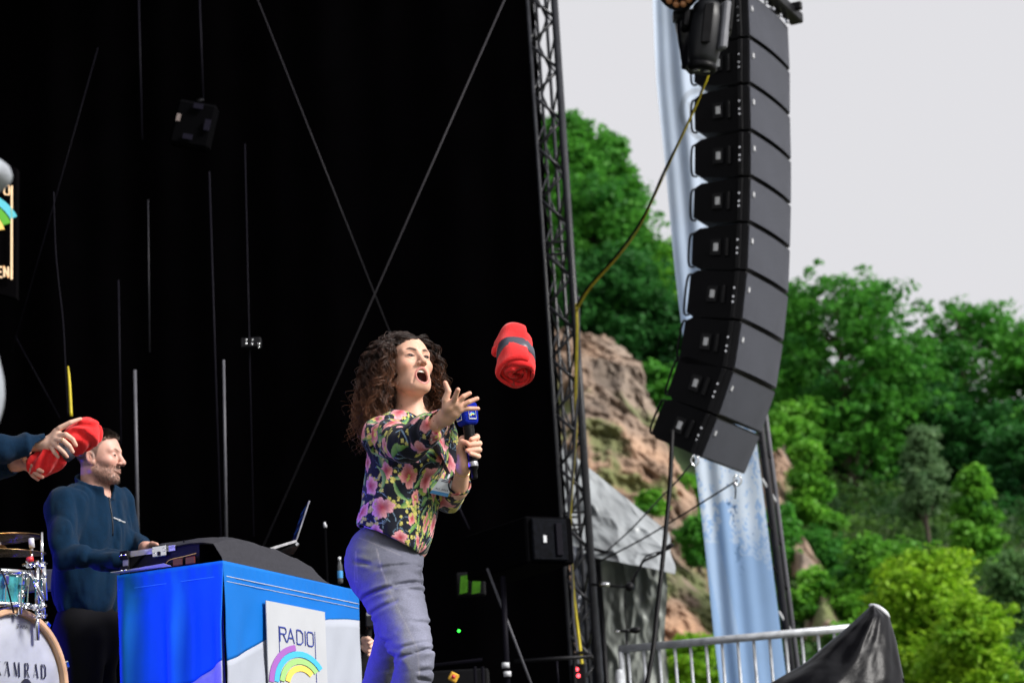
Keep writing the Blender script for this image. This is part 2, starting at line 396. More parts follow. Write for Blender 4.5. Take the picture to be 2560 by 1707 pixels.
# ------------------------------------------------------------------ trees
def leafmat(name, t):
    return mat(name, (1, 1, 1), .55, spec=.25, attr=True, trans=t)
M['leaf'] = leafmat('leaves', .48); M['bark'] = mat('bark', (.09, .07, .055), .9, noise=(5, .4), bump=.8, bscale=14)
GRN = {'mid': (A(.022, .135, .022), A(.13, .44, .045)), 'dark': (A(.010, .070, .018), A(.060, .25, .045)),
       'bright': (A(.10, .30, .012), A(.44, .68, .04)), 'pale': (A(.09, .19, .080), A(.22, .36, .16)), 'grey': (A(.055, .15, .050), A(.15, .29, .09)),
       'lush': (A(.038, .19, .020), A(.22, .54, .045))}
def tree(name, label, cat, px, pt, pb, pw, Y, kind, nclump, per, size, seed, shape='round', group=None, trunk=True, gap=1.0, thick=.8, extend=0.0):
    """boughs spread through the crown, leaf clumps spread over each bough, leaves in each clump"""
    rng = np.random.RandomState(seed)
    top = P(px, pt, Y); bot = P(px, pb, Y); H = top[2] - bot[2]; W = pw / FPX * Y / 2
    root = A(*(bot * .5 + top * .5)); root[2] = bot[2] - extend
    t = thing(name, root, label, cat, group); nb = max(10, int(nclump / 2.1)); cs = max(.085, size * 1.5)
    bc = []; br = []
    for i in range(nb):
        if shape == 'round':
            z = (i + .5) / nb; z = .06 + .90 * z; prof = math.sqrt(max(.03, 1 - (2 * z - 1) ** 2)); a = rng.rand() * 6.283 + i * 2.4; q = W * prof * (.25 + .65 * rng.rand() ** .7)
            s = W * (.20 + .15 * rng.rand()); bc.append(A(math.cos(a) * q, math.sin(a) * q * thick, H * z - .03 * H)); br.append(A(s * 1.2, s * 1.2, s * .78))
        elif shape == 'cone':
            z = rng.rand() ** .8; a = rng.rand() * 6.283; q = (1 - z) ** .85 * W * (.35 + .55 * rng.rand()); s = W * (.16 + .22 * (1 - z)); bc.append(A(math.cos(a) * q, math.sin(a) * q * thick, H * z * .95)); br.append(A(s * 1.3, s * 1.3, s * .5))
        else:
            z = (i + rng.rand()) / nb; a = rng.rand() * 6.283 + i * 2.4; q = (1 - .80 * z) * W * (.2 + .6 * rng.rand() ** .6); s = W * (.34 - .20 * z) * (.75 + .5 * rng.rand()); bc.append(A(math.cos(a) * q, math.sin(a) * q * thick, H * z * .96 - .10 * q)); br.append(A(s * 1.25, s * 1.25, s * .55))
    cent = []; rad = []; shade = []
    ncl = max(7, int(per * .135 * gap))
    for c, r in zip(bc, br):
        d = rng.normal(size=(ncl, 3)) * .62; rr = 1.0
        cent.append(c + d * r * rr); k = cs * (.7 + .9 * rng.rand(ncl)); rad.append(np.stack([k * 1.35, k * 1.35, k * .75], 1)); shade.append(np.full(ncl, rng.rand()))
    off = A(root[0], root[1], bot[2]); cent = np.concatenate(cent) + off; rad = np.concatenate(rad); shade = np.concatenate(shade); K = 17; n = len(cent); b, tp = GRN[kind]
    d = rng.normal(size=(n, K, 3)); d /= np.linalg.norm(d, axis=2)[..., None]; p = (cent[:, None] + d * (rng.rand(n, K) ** .4)[..., None] * rad[:, None]).reshape(-1, 3); d = d.reshape(-1, 3); k = len(p)
    nn = d * .5 + rng.normal(size=(k, 3)) * .55 + A(0, 0, .75); nn /= np.linalg.norm(nn, axis=1)[:, None]; tg = rng.normal(size=(k, 3)); tg -= nn * (tg * nn).sum(1)[:, None]; tg /= np.linalg.norm(tg, axis=1)[:, None]; bb = np.cross(nn, tg)
    s = size * .72 * (.5 + .9 * rng.rand(k))[:, None]; lift = nn * s * .25
    V = np.stack([p - tg * s, p + bb * s * .6 + lift, p + tg * s * 1.1, p - bb * s * .6 + lift], 1).reshape(-1, 3); F = np.arange(4 * k).reshape(k, 4)
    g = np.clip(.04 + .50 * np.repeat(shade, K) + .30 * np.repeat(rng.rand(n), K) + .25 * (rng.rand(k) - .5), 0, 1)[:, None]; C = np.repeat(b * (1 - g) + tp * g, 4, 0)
    obj('crown', V, F, M['leaf'], t, col=C)
    m = MB(); ax0 = A(root[0], root[1], root[2] - .3); ax1 = A(root[0] + rng.normal() * .1 * W, root[1], bot[2] + H * .9)
    tr = spline([ax0, (ax0 + ax1) / 2 + A(rng.normal() * .06 * W, 0, 0), ax1], 9); r0 = max(.035, .02 * (H + extend))
    m.tube(tr, np.linspace(r0, r0 * .15, 9), 7)
    for c in bc:
        c = c + off; f = np.clip((c[2] - tr[0][2]) / max(.1, tr[-1][2] - tr[0][2]) - .14, .10, .9); s0 = np.array([np.interp(f, np.linspace(0, 1, 9), tr[:, j]) for j in range(3)])
        m.tube(spline([s0, (s0 + c) / 2 + A(0, 0, .04 * H * rng.rand()), c], 5), np.linspace(r0 * .42, r0 * .10, 5), 4, cap=False)
    m.build('trunk', M['bark'], t, smooth=True)
    return t
TG = 'trees on the quarry hillside'
T = tree
# right-hand wood, from the skyline down
T('broadleaf_tree', 'tall leafy tree on the skyline just right of the hanging speakers', 'tree', 2110, 690, 1160, 400, 63, 'mid', 115, 185, .115, 11, group=TG, gap=.85, extend=1.5)
T('broadleaf_tree', 'leafy tree with sky showing through, on the skyline near the right edge', 'tree', 2420, 750, 1200, 360, 66, 'mid', 100, 185, .12, 12, group=TG, gap=.85, extend=1)
T('broadleaf_tree', 'leafy tree cut by the right edge of the picture at skyline height', 'tree', 2620, 815, 1300, 330, 64, 'mid', 60, 230, .13, 13, group=TG)
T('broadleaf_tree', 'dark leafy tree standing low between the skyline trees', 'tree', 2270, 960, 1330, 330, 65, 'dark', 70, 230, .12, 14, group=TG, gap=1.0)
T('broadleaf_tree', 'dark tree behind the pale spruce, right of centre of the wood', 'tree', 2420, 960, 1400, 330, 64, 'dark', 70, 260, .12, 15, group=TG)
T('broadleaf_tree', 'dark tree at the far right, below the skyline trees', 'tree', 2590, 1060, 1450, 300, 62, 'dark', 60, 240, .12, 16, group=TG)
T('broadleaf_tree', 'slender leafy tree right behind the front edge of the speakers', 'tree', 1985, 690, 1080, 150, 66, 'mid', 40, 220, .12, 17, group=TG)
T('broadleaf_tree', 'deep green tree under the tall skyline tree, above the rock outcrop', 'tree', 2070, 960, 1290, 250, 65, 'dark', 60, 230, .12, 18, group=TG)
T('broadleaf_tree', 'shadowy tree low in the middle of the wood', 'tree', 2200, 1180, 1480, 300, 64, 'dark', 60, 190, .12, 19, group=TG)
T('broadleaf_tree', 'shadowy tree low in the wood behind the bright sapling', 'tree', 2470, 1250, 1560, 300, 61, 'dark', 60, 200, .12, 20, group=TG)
T('spruce_tree', 'pale grey green spruce with a bare lower trunk in front of the dark wood', 'tree', 2312, 1062, 1275, 130, 55, 'pale', 70, 110, .085, 21, 'tier', group=TG, extend=2.2)
T('young_tree', 'bright green sapling tree right of the pale spruce', 'tree', 2440, 1165, 1430, 135, 54, 'lush', 45, 170, .10, 22, 'tier', group=TG, gap=1.5)
T('young_tree', 'light green bushy tree beside the rock outcrop right of the banner', 'tree', 2025, 1105, 1310, 120, 54, 'lush', 40, 170, .095, 23, 'tier', group=TG, gap=1.5)
T('shrub', 'dark green shrub on the slope below the light green bushy tree', 'shrub', 2040, 1325, 1450, 130, 53, 'mid', 30, 190, .09, 24, group='shrubs on the slope')
T('shrub', 'small yellowish shrub on the crest right of the lowest speaker', 'shrub', 1955, 1040, 1150, 110, 58, 'lush', 26, 160, .09, 25, group='shrubs on the slope')
T('shrub', 'olive shrub low on the slope just right of the banner pole', 'shrub', 1975, 1480, 1640, 120, 48, 'grey', 30, 170, .085, 26, group='shrubs on the slope')
T('shrub', 'pale green shrub beside the banner above the railing', 'shrub', 2090, 1560, 1720, 150, 44, 'lush', 30, 190, .08, 27, group='shrubs on the slope')
T('broadleaf_tree', 'bushy green tree with yellow green crown tips below the spruce', 'tree', 2205, 1335, 1640, 220, 46, 'lush', 70, 210, .085, 28, group=TG)
T('broadleaf_tree', 'rounded bright yellow green tree in front, above the black plastic cover', 'tree', 2330, 1375, 1760, 260, 41, 'bright', 110, 240, .078, 29, group=TG, extend=1)
T('broadleaf_tree', 'low spreading yellow green tree at the bottom right of the hillside', 'tree', 2440, 1500, 1800, 240, 39, 'bright', 90, 240, .075, 30, group=TG, extend=1)
T('broadleaf_tree', 'dull green bushy tree at the right edge above the bottom corner', 'tree', 2550, 1380, 1740, 190, 45, 'grey', 60, 230, .085, 31, group=TG)
# left group above the quarry face
T('broadleaf_tree', 'tallest tree above the quarry face, just right of the truss tower', 'tree', 1425, 275, 860, 330, 70, 'mid', 240, 200, .125, 41, 'tier', group=TG, gap=1.3, extend=1)
T('broadleaf_tree', 'tree with ragged crown between the truss tower and the banner', 'tree', 1535, 330, 880, 290, 72, 'mid', 190, 190, .125, 42, 'tier', group=TG, gap=1.25)
T('broadleaf_tree', 'tree half hidden by the truss tower above the quarry', 'tree', 1330, 330, 860, 260, 74, 'mid', 70, 200, .13, 43, group=TG)
T('broadleaf_tree', 'spreading tree low behind the upper banner', 'tree', 1630, 590, 930, 300, 69, 'lush', 85, 220, .12, 44, group=TG)
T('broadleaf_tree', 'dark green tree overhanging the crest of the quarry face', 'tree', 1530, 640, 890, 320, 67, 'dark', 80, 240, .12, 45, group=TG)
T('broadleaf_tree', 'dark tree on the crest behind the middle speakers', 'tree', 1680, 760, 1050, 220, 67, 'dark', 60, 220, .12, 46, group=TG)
T('shrub', 'green shrub growing on the right shoulder of the quarry face', 'shrub', 1650, 905, 1050, 110, 62, 'mid', 30, 180, .1, 47, group='shrubs on the slope')
T('shrub', 'tuft of green growing in a crack halfway down the quarry face', 'shrub', 1625, 1232, 1280, 50, 52, 'lush', 12, 110, .08, 48, group='shrubs on the slope')
T('shrub', 'green shrub at the foot of the quarry face left of the banner', 'shrub', 1745, 1290, 1400, 90, 52, 'mid', 26, 160, .085, 49, group='shrubs on the slope')
T('shrub', 'fresh green shrub seen through the railing at the foot of the quarry', 'shrub', 1735, 1585, 1760, 130, 40, 'bright', 40, 200, .065, 50, group='shrubs on the slope')
T('shrub', 'small dark shrub left of the banner beside the hanging cable', 'shrub', 1725, 1190, 1260, 60, 56, 'lush', 16, 120, .085, 51, group='shrubs on the slope')

T('broadleaf_tree', 'full green tree filling the gap between truss tower and banner above the cliff', 'tree', 1490, 470, 900, 330, 68, 'mid', 120, 190, .125, 52, group=TG)
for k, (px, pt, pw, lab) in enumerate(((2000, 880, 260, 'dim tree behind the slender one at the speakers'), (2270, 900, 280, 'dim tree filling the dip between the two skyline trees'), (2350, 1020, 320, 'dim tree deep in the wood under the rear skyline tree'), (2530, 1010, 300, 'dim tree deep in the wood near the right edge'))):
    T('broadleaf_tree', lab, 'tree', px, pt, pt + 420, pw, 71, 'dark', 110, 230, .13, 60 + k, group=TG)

T('shrub', 'leafy shrub hiding the foot of the rock outcrop beside the banner pole', 'shrub', 1950, 1265, 1400, 100, 50, 'mid', 26, 160, .085, 70, group='shrubs on the slope')
T('shrub', 'yellowish shrub over the low rock rib right of the banner', 'shrub', 2025, 1430, 1540, 110, 46, 'lush', 24, 140, .08, 71, group='shrubs on the slope')
T('shrub', 'green shrub right above the low rock rib', 'shrub', 2105, 1420, 1560, 120, 47, 'mid', 26, 160, .085, 72, group='shrubs on the slope')
T('shrub', 'light green shrub on the crest left of the tall right-hand tree', 'shrub', 1990, 1010, 1110, 120, 60, 'lush', 26, 150, .1, 73, group='shrubs on the slope')

def undergrowth():
    rng = np.random.RandomState(77); k = 60000; x = HV.reshape(90, 130, 3)[26:, 52:].reshape(-1, 3); i = rng.randint(0, len(x), k); p = x[i] + rng.normal(size=(k, 3)) * A(.25, .25, .08)
    p[:, 2] += .15 + (rng.rand(k) ** 2) * (.55 + .5 * fbm(p, .5, 3, 4)); nn = rng.normal(size=(k, 3)) * .6 + A(0, -.4, .7); nn /= np.linalg.norm(nn, axis=1)[:, None]; tg = rng.normal(size=(k, 3)); tg -= nn * (tg * nn).sum(1)[:, None]; tg /= np.linalg.norm(tg, axis=1)[:, None]; bb = np.cross(nn, tg); s = (.05 + .07 * rng.rand(k))[:, None]
    V = np.stack([p - tg * s, p + bb * s * .6, p + tg * s, p - bb * s * .6], 1).reshape(-1, 3); g = np.clip(.4 + fbm(p, .6, 3, 8) * 1.5 + .2 * rng.normal(size=k), 0, 1)[:, None]; C = np.repeat(A(.022, .07, .016) * (1 - g) + A(.09, .20, .03) * g, 4, 0)
    o = obj('undergrowth', V, np.arange(4 * k).reshape(k, 4), M['leaf'], col=C); tagp(o, 'leafy undergrowth covering the wooded slope', 'undergrowth', kind='stuff')
undergrowth()
M['shade_black'] = mat('stage-shaded black housing', (.0015, .0015, .002), .8, spec=.02)  # darker than plain black plastic: the stage's shade is put into the colour
# ------------------------------------------------------------------ truss tower at the far stage corner
def line_px(pts, Y): return [P(x, y, Y) for x, y in pts]
M['truss'] = mat('black coated truss', (.016, .017, .022), .36, spec=.45, noise=(14, .3))
tw = thing('truss_tower', P(1410, 1690, 17.0) * A(1, 1, 0), 'black lattice truss tower standing at the right edge of the stage', 'truss')
lean = (1400 - 1321) / 1300.0
def chord(x0, Y):          # the tower as measured: a straight tube through two photograph heights
    a = P(x0 - 20, -250, Y); b = P(x0 + 1707 * .064, 1720, Y); b2 = b + (b - a) * (0 - b[2]) / (b - a)[2]
    return b2, a
ch = {}
for nm, x0, Y, r in (('A', 1322, 16.95, .0145), ('B', 1389, 16.95, .029), ('C', 1343, 17.16, .013), ('D', 1367, 17.16, .014)):
    b, a = chord(x0, Y); ch[nm] = (b, a)
    m = MB(); m.tube([b, a], r, 10); m.build('chord', M['truss'], tw, smooth=True)
def at(nm, z): b, a = ch[nm]; return b + (a - b) * (z - b[2]) / (a[2] - b[2])
zz = 2.2; k = 0
while zz < 8.6:
    for (u, v, ph) in (('A', 'B', 0), ('C', 'D', .2), ('A', 'C', .1), ('B', 'D', .3)):
        for (z0, z1) in ((zz + ph * .4, zz + ph * .4 + .2), (zz + ph * .4 + .4, zz + ph * .4 + .2)):
            m = MB(); m.tube([at(u, z0), at(v, z1)], .0120 if u == 'A' and v == 'B' else .0080, 6); m.build('brace', M['truss'], tw, smooth=True)
    if k % 5 == 0:
        for dz in (-.02, .07):
            for u, v in (('A', 'B'), ('C', 'D')):
                m = MB(); m.tube([at(u, zz + dz), at(v, zz + dz)], .009, 6); m.build('coupler_rung', M['truss'], tw, smooth=True)
    zz += .4; k += 1
m = MB(); m.box(P(1410, 1720, 17.05) * A(1, 1, 0) + UP * .03, A(.3, 0, 0), A(0, .3, 0), UP * .03); m.build('base_plate', M['black_metal'], tw)

# ------------------------------------------------------------------ line array: ten cabinets on a curve
EDGE = [(1867, -26), (1872, 92), (1872, 208), (1874.5, 325), (1874, 440), (1871, 555), (1866, 675), (1852.5, 800), (1833, 924), (1793, 1039), (1750, 1145)]
YA = 15.4; A0 = P(1872, 208, YA)
def onplane(px, py):      # a pixel measured on the side plane of the array
    d = CM[:3, :3] @ A((px - 1280) / FPX, -(py - 853.5) / FPX, -1.0); o = CM[:3, 3]
    return o + d * (np.dot(A0 - o, WA) / np.dot(d, WA))
EP = [onplane(*e) for e in EDGE]
WBOX = .84; DBOX = .40
M['grille'] = mat('speaker grille', (.054, .057, .072), .6, metal=.1, spec=.2)
def grille_nodes(m):
    t = m.node_tree; L = t.links.new; b = t.nodes['Principled BSDF']
    uv = t.nodes.new('ShaderNodeTexCoord'); mp = t.nodes.new('ShaderNodeMapping'); mp.inputs['Scale'].default_value = (90, 90, 90)
    ck = t.nodes.new('ShaderNodeTexVoronoi'); ck.inputs['Randomness'].default_value = .0; ck.inputs['Scale'].default_value = 1
    L(uv.outputs['Object'], mp.inputs['Vector']); L(mp.outputs[0], ck.inputs['Vector'])
    nz = t.nodes.new('ShaderNodeTexNoise'); nz.inputs['Scale'].default_value = 3; L(uv.outputs['Object'], nz.inputs['Vector'])
    r = t.nodes.new('ShaderNodeMapRange'); r.inputs['From Min'].default_value = .25; r.inputs['From Max'].default_value = .5
    r.inputs['To Min'].default_value = .35; r.inputs['To Max'].default_value = 1.25; L(ck.outputs['Distance'], r.inputs['Value'])
    r2 = t.nodes.new('ShaderNodeMapRange'); r2.inputs['To Min'].default_value = .7; r2.inputs['To Max'].default_value = 1.3; L(nz.outputs['Fac'], r2.inputs['Value'])
    mu = t.nodes.new('ShaderNodeMath'); mu.operation = 'MULTIPLY'; L(r.outputs[0], mu.inputs[0]); L(r2.outputs[0], mu.inputs[1])
    mm = t.nodes.new('ShaderNodeMix'); mm.data_type = 'RGBA'; mm.blend_type = 'MULTIPLY'; mm.inputs[0].default_value = 1
    mm.inputs[6].default_value = b.inputs['Base Color'].default_value; L(mu.outputs[0], mm.inputs[7]); L(mm.outputs[2], b.inputs['Base Color'])
grille_nodes(M['grille'])
M['cab'] = mat('black textured cabinet', (.0030, .0030, .0042), .55, spec=.10, noise=(25, .25), bump=.25, bscale=160)
ordn = ['topmost', 'second from the top', 'third from the top', 'fourth from the top', 'fifth from the top', 'fifth from the bottom', 'fourth from the bottom', 'third from the bottom', 'second from the bottom', 'lowest']
for i in range(10):
    a, b = EP[i], EP[i + 1]; dn = nrm(b - a); h = np.linalg.norm(b - a) - .012
    a = a + dn * .006; fw = nrm(np.cross(WA, dn)); fw = fw if np.dot(fw, NA) > 0 else -fw      # front normal of this cabinet
    def q(f, d, wd): return a - fw * f + dn * d + WA * wd      # f back from the front, d down, wd along the width
    ctr = q(.2, h, WBOX / 2)
    t = thing('line_array_speaker', ctr, 'black wedge speaker cabinet with grey grille, %s of the hanging array' % ordn[i], 'loudspeaker', 'cabinets of the hanging line array')
    tp = .020 if i < 6 else .003                                                    # the wedge: rear lower than the front
    prof = [(.03, 0), (.17, .004), (DBOX - .05, tp), (DBOX, tp + .03), (DBOX, h - tp - .03), (DBOX - .05, h - tp), (.17, h - .004), (.03, h)]
    m = MB(); m.prism([q(f, d, .012) for f, d in prof], WA * (WBOX - .024)); m.build('cabinet', M['cab'], t)
    m = MB(); m.prism([q(f, d, 0) for f, d in [(0.004, 0.003), (.06, 0.003), (.06, h - .003), (.004, h - .003)]], WA * .012)
    m.prism([q(f, d, WBOX - .012) for f, d in [(0.004, 0.003), (.06, 0.003), (.06, h - .003), (.004, h - .003)]], WA * .012)
    m.box(q(.03, .005, WBOX / 2), fw * .026, dn * .005, WA * (WBOX / 2 - .013)); m.box(q(.03, h - .005, WBOX / 2), fw * .026, dn * .005, WA * (WBOX / 2 - .013))
    m.build('frame', M['black_metal'], t)
    gm = MB(); ncol = 13
    def gz(s): return .004 + .02 * (1 - (2 * s - 1) ** 2)
    pts = [(s, gz(s)) for s in np.linspace(0, 1, ncol)]
    for (s0, g0), (s1, g1) in zip(pts[:-1], pts[1:]):
        qq = [a + fw * g0 + dn * .012 + WA * (.014 + s0 * (WBOX - .028)), a + fw * g1 + dn * .012 + WA * (.014 + s1 * (WBOX - .028)),
              a + fw * g1 + dn * (h - .012) + WA * (.014 + s1 * (WBOX - .028)), a + fw * g0 + dn * (h - .012) + WA * (.014 + s0 * (WBOX - .028))]
        gm.prism(qq, -fw * .006)
    gm.build('grille', M['grille'], t, smooth=False)
    m = MB(); m.box(a + fw * .012 + dn * (h * .36) + WA * .055, fw * .004, dn * .016, WA * .013); m.build('badge', M['label'], t)
    # on the near side: recessed handle, label plate, rigging plate with pins
    m = MB(); m.box(q(.225, h * .5, -.001), fw * .036, dn * .052, WA * .006); m.build('label_plate', M['black_metal'], t)
    m = MB(); m.box(q(.222, h * .5, -.009), fw * .015, dn * .026, WA * .003); m.build('side_label', M['label'], t)
    m = MB(); m.box(q(.15, h * .5, .004), fw * .010, dn * .062, WA * .012, bev=.004); m.box(q(.137, h * .5, .006), fw * .0045, dn * .06, WA * .010); m.build('handle_recess', M['black_metal'], t)
    m = MB(); m.box(q(.062, h * .5, -.002), fw * .016, dn * (h * .5 - .004), WA * .010, bev=.003); m.build('rigging_plate', M['black_metal'], t)
    for dd in (.37, .55, .66):
        m = MB(); m.tube([q(.062, h * dd, -.012), q(.062, h * dd, -.026)], .007, 8); m.build('rigging_pin', M['chrome'], t)
    m = MB(); m.tube(spline([q(DBOX - .005, tp + .03, .05), q(DBOX + .035, tp + .045, .05), q(DBOX + .035, h - tp - .045, .05), q(DBOX - .005, h - tp - .02, .05)], 12), .008, 6)
    m.build('rear_handle', M['black_metal'], t, smooth=True)
# bumper frame at the top
up0 = EP[0] + UP * .03
t = thing('rigging_frame', up0 + WA * .4, 'black steel flying frame above the hanging speakers, at the top edge', 'rigging frame')
m = MB(); m.box(up0 + NA * .045 + WA * (WBOX / 2 + .03) + UP * .035, NA * .05, WA * (WBOX / 2 + .05), UP * .04, bev=.01); m.build('front_beam', M['black_metal'], t)
m = MB(); m.box(up0 - NA * .4 + WA * (WBOX / 2) + UP * .1, NA * .04, WA * (WBOX / 2 + .05), UP * .045, bev=.01); m.build('rear_beam', M['black_metal'], t)
for s in (.08, WBOX - .08):
    m = MB(); m.box(up0 - NA * .12 + WA * s + UP * .07, NA * .26, WA * .02, UP * .03, bev=.006); m.build('side_arm', M['black_metal'], t)
for s in np.linspace(.15, WBOX - .1, 5):
    m = MB(); m.tube([up0 + NA * .03 + WA * s + UP * .01, up0 + NA * .03 + WA * s - UP * .045], .014, 8); m.build('link_pin', M['chrome'], t)
m = MB(); m.tube([up0 - NA * .1 + WA * WBOX / 2 + UP * .1, up0 - NA * .1 + WA * WBOX / 2 + UP * 4], .012, 8); m.build('chain', M['black_metal'], t)

# ------------------------------------------------------------------ moving head lamp and amber par at the top
YL = 14.2
c = P(1765, 95, YL); sc = YL / FPX
def lp(dx, dy, dd=0.0): return P(1765 + dx, 95 + dy, YL + dd)
t = thing('moving_head_light', lp(0, 90), 'grey and black moving head spotlight hanging head down before the speakers', 'stage light')
m = MB()
ax = nrm(lp(-8, 70) - lp(8, -90))
hc = lp(8, -95)
m.lathe(hc, ax, [(.0, 0), (.05, 0), (.095, .05), (.108, .14), (.105, .30), (.092, .39), (.080, .425), (.072, .43)], 20)
m.build('head', M['grey_head'] if 'grey_head' in M else M.setdefault('grey_head', mat('grey plastic housing', (.012, .013, .016), .42, spec=.3, noise=(7, .2))), t, smooth=True)
m = MB(); m.lathe(hc, ax, [(.075, .425), (.088, .43), (.092, .46), (.08, .475), (.0, .47)], 20); m.build('lens_ring', M['black_plastic'], t, smooth=True)
for s in (-.035, .03):
    e = nrm(np.cross(ax, A(0, 1, 0))); m = MB(); m.lathe(hc + ax * .462 + e * s, ax, [(0, .016), (.02, .013), (.03, 0)], 12); m.build('lens', M['chrome'], t, smooth=True)
for s in (-1, 1):
    e = nrm(np.cross(ax, A(0, 1, 0))) * s; m = MB()
    m.box(hc + e * .135 + ax * .06, e * .022, ax * .16, A(0, .07, 0), bev=.015); m.build('yoke_arm', M['black_plastic'], t)
m = MB(); m.box(hc - ax * .14, nrm(np.cross(ax, A(0, 1, 0))) * .17, ax * .06, A(0, .13, 0), bev=.02); m.build('base', M['black_plastic'], t)
m = MB(); m.box(hc + ax * .2 + A(-.0, -.118, 0), A(.03, 0, 0), ax * .13, A(0, .012, 0), bev=.006); m.build('vent_panel', M['black_plastic'], t)
M['lightgrey'] = mat('light grey plastic', (.15, .155, .18), .4, noise=(9, .15))
m = MB(); m.box(hc + ax * .20 + A(.105, -.05, 0), A(.022, .012, 0), ax * .16, A(-.02, .035, 0), bev=.012); m.build('side_panel', M['lightgrey'], t)
# rain cover hanging beside it
def cover(u, v):
    a = u * 2 * np.pi; w = .095 + .02 * np.sin(v * 4 + 1) + .008 * np.sin(a * 5 + v * 6)
    px = 1728 + (1.0 - v) * -2 + v * 4; py = 40 + v * 132
    base = np.array([P(x, y, YL + .12) for x, y in zip(px, py)])
    return base + np.stack([np.cos(a) * w * .85, np.sin(a) * w, 0.012 * np.sin(3 * a) * v], 1)
V, F = grid(cover, 33, 16); M['bag'] = mat('black plastic foil', (.006, .006, .009), .3, spec=.3, bump=.35, bscale=22)
V2 = np.concatenate([V, [V[::16].mean(0), V[15::16].mean(0) + UP * .01]]); nV = len(V)
F2 = [list(f) for f in F] + [[nV, i * 16, (i + 1) * 16] for i in range(32)] + [[nV + 1, (i + 1) * 16 + 15, i * 16 + 15] for i in range(32)]
tagp(obj('rain_cover', V2, F2, M['bag'], smooth=True), 'crumpled black rain cover hanging left of the moving head spotlight', 'cover')
m = MB(); m.box(P(1702, 42, YL + .05), A(.05, 0, 0), A(0, .05, 0), UP * .028, bev=.008); tagp(m.build('junction_box', M['grey_head']), 'small grey box beside the amber lamp at the top edge', 'box')
pc = P(1688, -22, YL - .15); fx = nrm(A(-.55, -.62, -.62)); e1 = nrm(np.cross(fx, UP)); e2 = np.cross(fx, e1)
t = thing('led_par_light', pc, 'round stage lamp with amber lenses cut by the top edge left of the speakers', 'stage light')
m = MB(); m.lathe(pc - fx * .2, fx, [(0, 0), (.09, .0), (.13, .06), (.14, .19), (.132, .2), (.128, .18), (0, .18)], 26); m.build('housing', M['black_plastic'], t, smooth=True)
M['amber'] = mat('amber lens', (.55, .24, .10), .18, spec=.7, coat=.5)
for rr, k in ((0, 1), (.05, 6), (.1, 12)):
    for j in range(k):
        a = 6.283 * j / k; cc = pc - fx * .02 + (e1 * math.cos(a) + e2 * math.sin(a)) * rr
        m = MB(); m.lathe(cc, fx, [(.023, 0), (.022, .008), (.014, .016), (0, .018)], 10); m.build('lens', M['amber'], t, smooth=True)
m = MB(); m.tube(spline([pc + e1 * .15, pc + e1 * .17 - fx * .1 + UP * .2, pc - fx * .1 + UP * .35, pc - e1 * .17 - fx * .1 + UP * .2, pc - e1 * .15], 20), .012, 6); m.build('yoke', M['black_metal'], t, smooth=True)
YLc = P(1750, 40, YL)
t = thing('lamp_bar', P(1600, -60, YL + .1), 'black tube carrying the lamps, just above the top edge', 'bar')
m = MB(); m.tube([P(1560, -10, YL + .3), P(2000, -70, YL + .1)], .025, 10); m.build('tube', M['black_metal'], t, smooth=True)

# ------------------------------------------------------------------ tall printed banner behind the array
YB = 17.4
bl = [(1630, 0), (1642, 200), (1668, 480), (1700, 780), (1738, 1150), (1770, 1450), (1802, 1720)]
def bx(y, side):
    l = np.interp(y, [p[1] for p in bl], [p[0] for p in bl]); r = 1752 + (y - 0) * .1265
    return l if side == 0 else r
M['banner'] = mat('banner fabric', (1, 1, 1), .55, attr=True, trans=.38, noise=(2, .06))
def ban(u, v):
    py = -160 + v * 1900; l = bx(py, 0); r = bx(py, 1)
    base = np.array([P(x, y, YB) for x, y in zip(l + (r - l) * u, py)])
    fold = .022 * np.sin(u * 9 + v * 1.5) * (1 - v) + .010 * np.sin(u * 21 + v * 5) * (1 - u) + .02 * np.sin(v * 9 + u * 3) * (1 - u) * v
    base[:, 1] += fold; base[:, 0] += .004 * np.sin(v * 25) * (1 - u)
    return base
V, F = grid(ban, 90, 700)
u = np.repeat(np.linspace(0, 1, 90), 700); v = np.tile(np.linspace(0, 1, 700), 90)
Pn = np.stack([u * 5, v * 60, u * 0], 1)
top = A(.62, .71, .84); sky_b = A(.36, .55, .82); pale = A(.70, .79, .90)
g = np.clip((v - .35) / .35, 0, 1)[:, None]; col = top * (1 - g) + sky_b * g
def treeprint(seed, x0, wd, y0, y1):         # frosted fir trees printed on the banner
    s = (v - y0) / (y1 - y0); inside = (s > 0) & (s < 1); half = wd * (s ** .8) * (.7 + .5 * vnoise(np.stack([v * 300, u * 40, u * 0 + seed], 1)))
    return inside & (np.abs(u - x0) < half)
snow = np.zeros(len(u), bool); navy = np.zeros(len(u), bool)
rg = np.random.RandomState(5)
for k in range(60):
    y0 = .60 + rg.rand() * .13; snow |= treeprint(k, rg.rand(), .05 + .07 * rg.rand(), y0, y0 + .05 + .07 * rg.rand()) & (vnoise(np.stack([u * 30, v * 260, u * 0 + k], 1)) > -.15)
for k in range(5):
    y0 = .615 + rg.rand() * .14; navy |= treeprint(k + 50, rg.choice([.06, .1, .5, .8, .92]), .05 + .04 * rg.rand(), y0, y0 + .05 + .05 * rg.rand()) & (vnoise(np.stack([u * 26, v * 200, u * 0 + k], 1)) > .05)
fade = np.clip((.86 - v) / .1, 0, 1)[:, None]
col = np.where(snow[:, None], pale * fade + col * (1 - fade), col); col = np.where((navy & ~snow)[:, None], A(.06, .16, .36) * fade + col * (1 - fade), col)
ring = np.abs(np.hypot((u - .80) * .42, (v - .235) * 5.2) - .17) < .018          # pale round emblem
bars = (np.abs(v - .236) < .016) & (np.abs(u - .80) < .28) & ((np.floor(u * 26) % 3) != 0) & (np.hypot((u - .80) * .42, (v - .235) * 5.2) < .15)
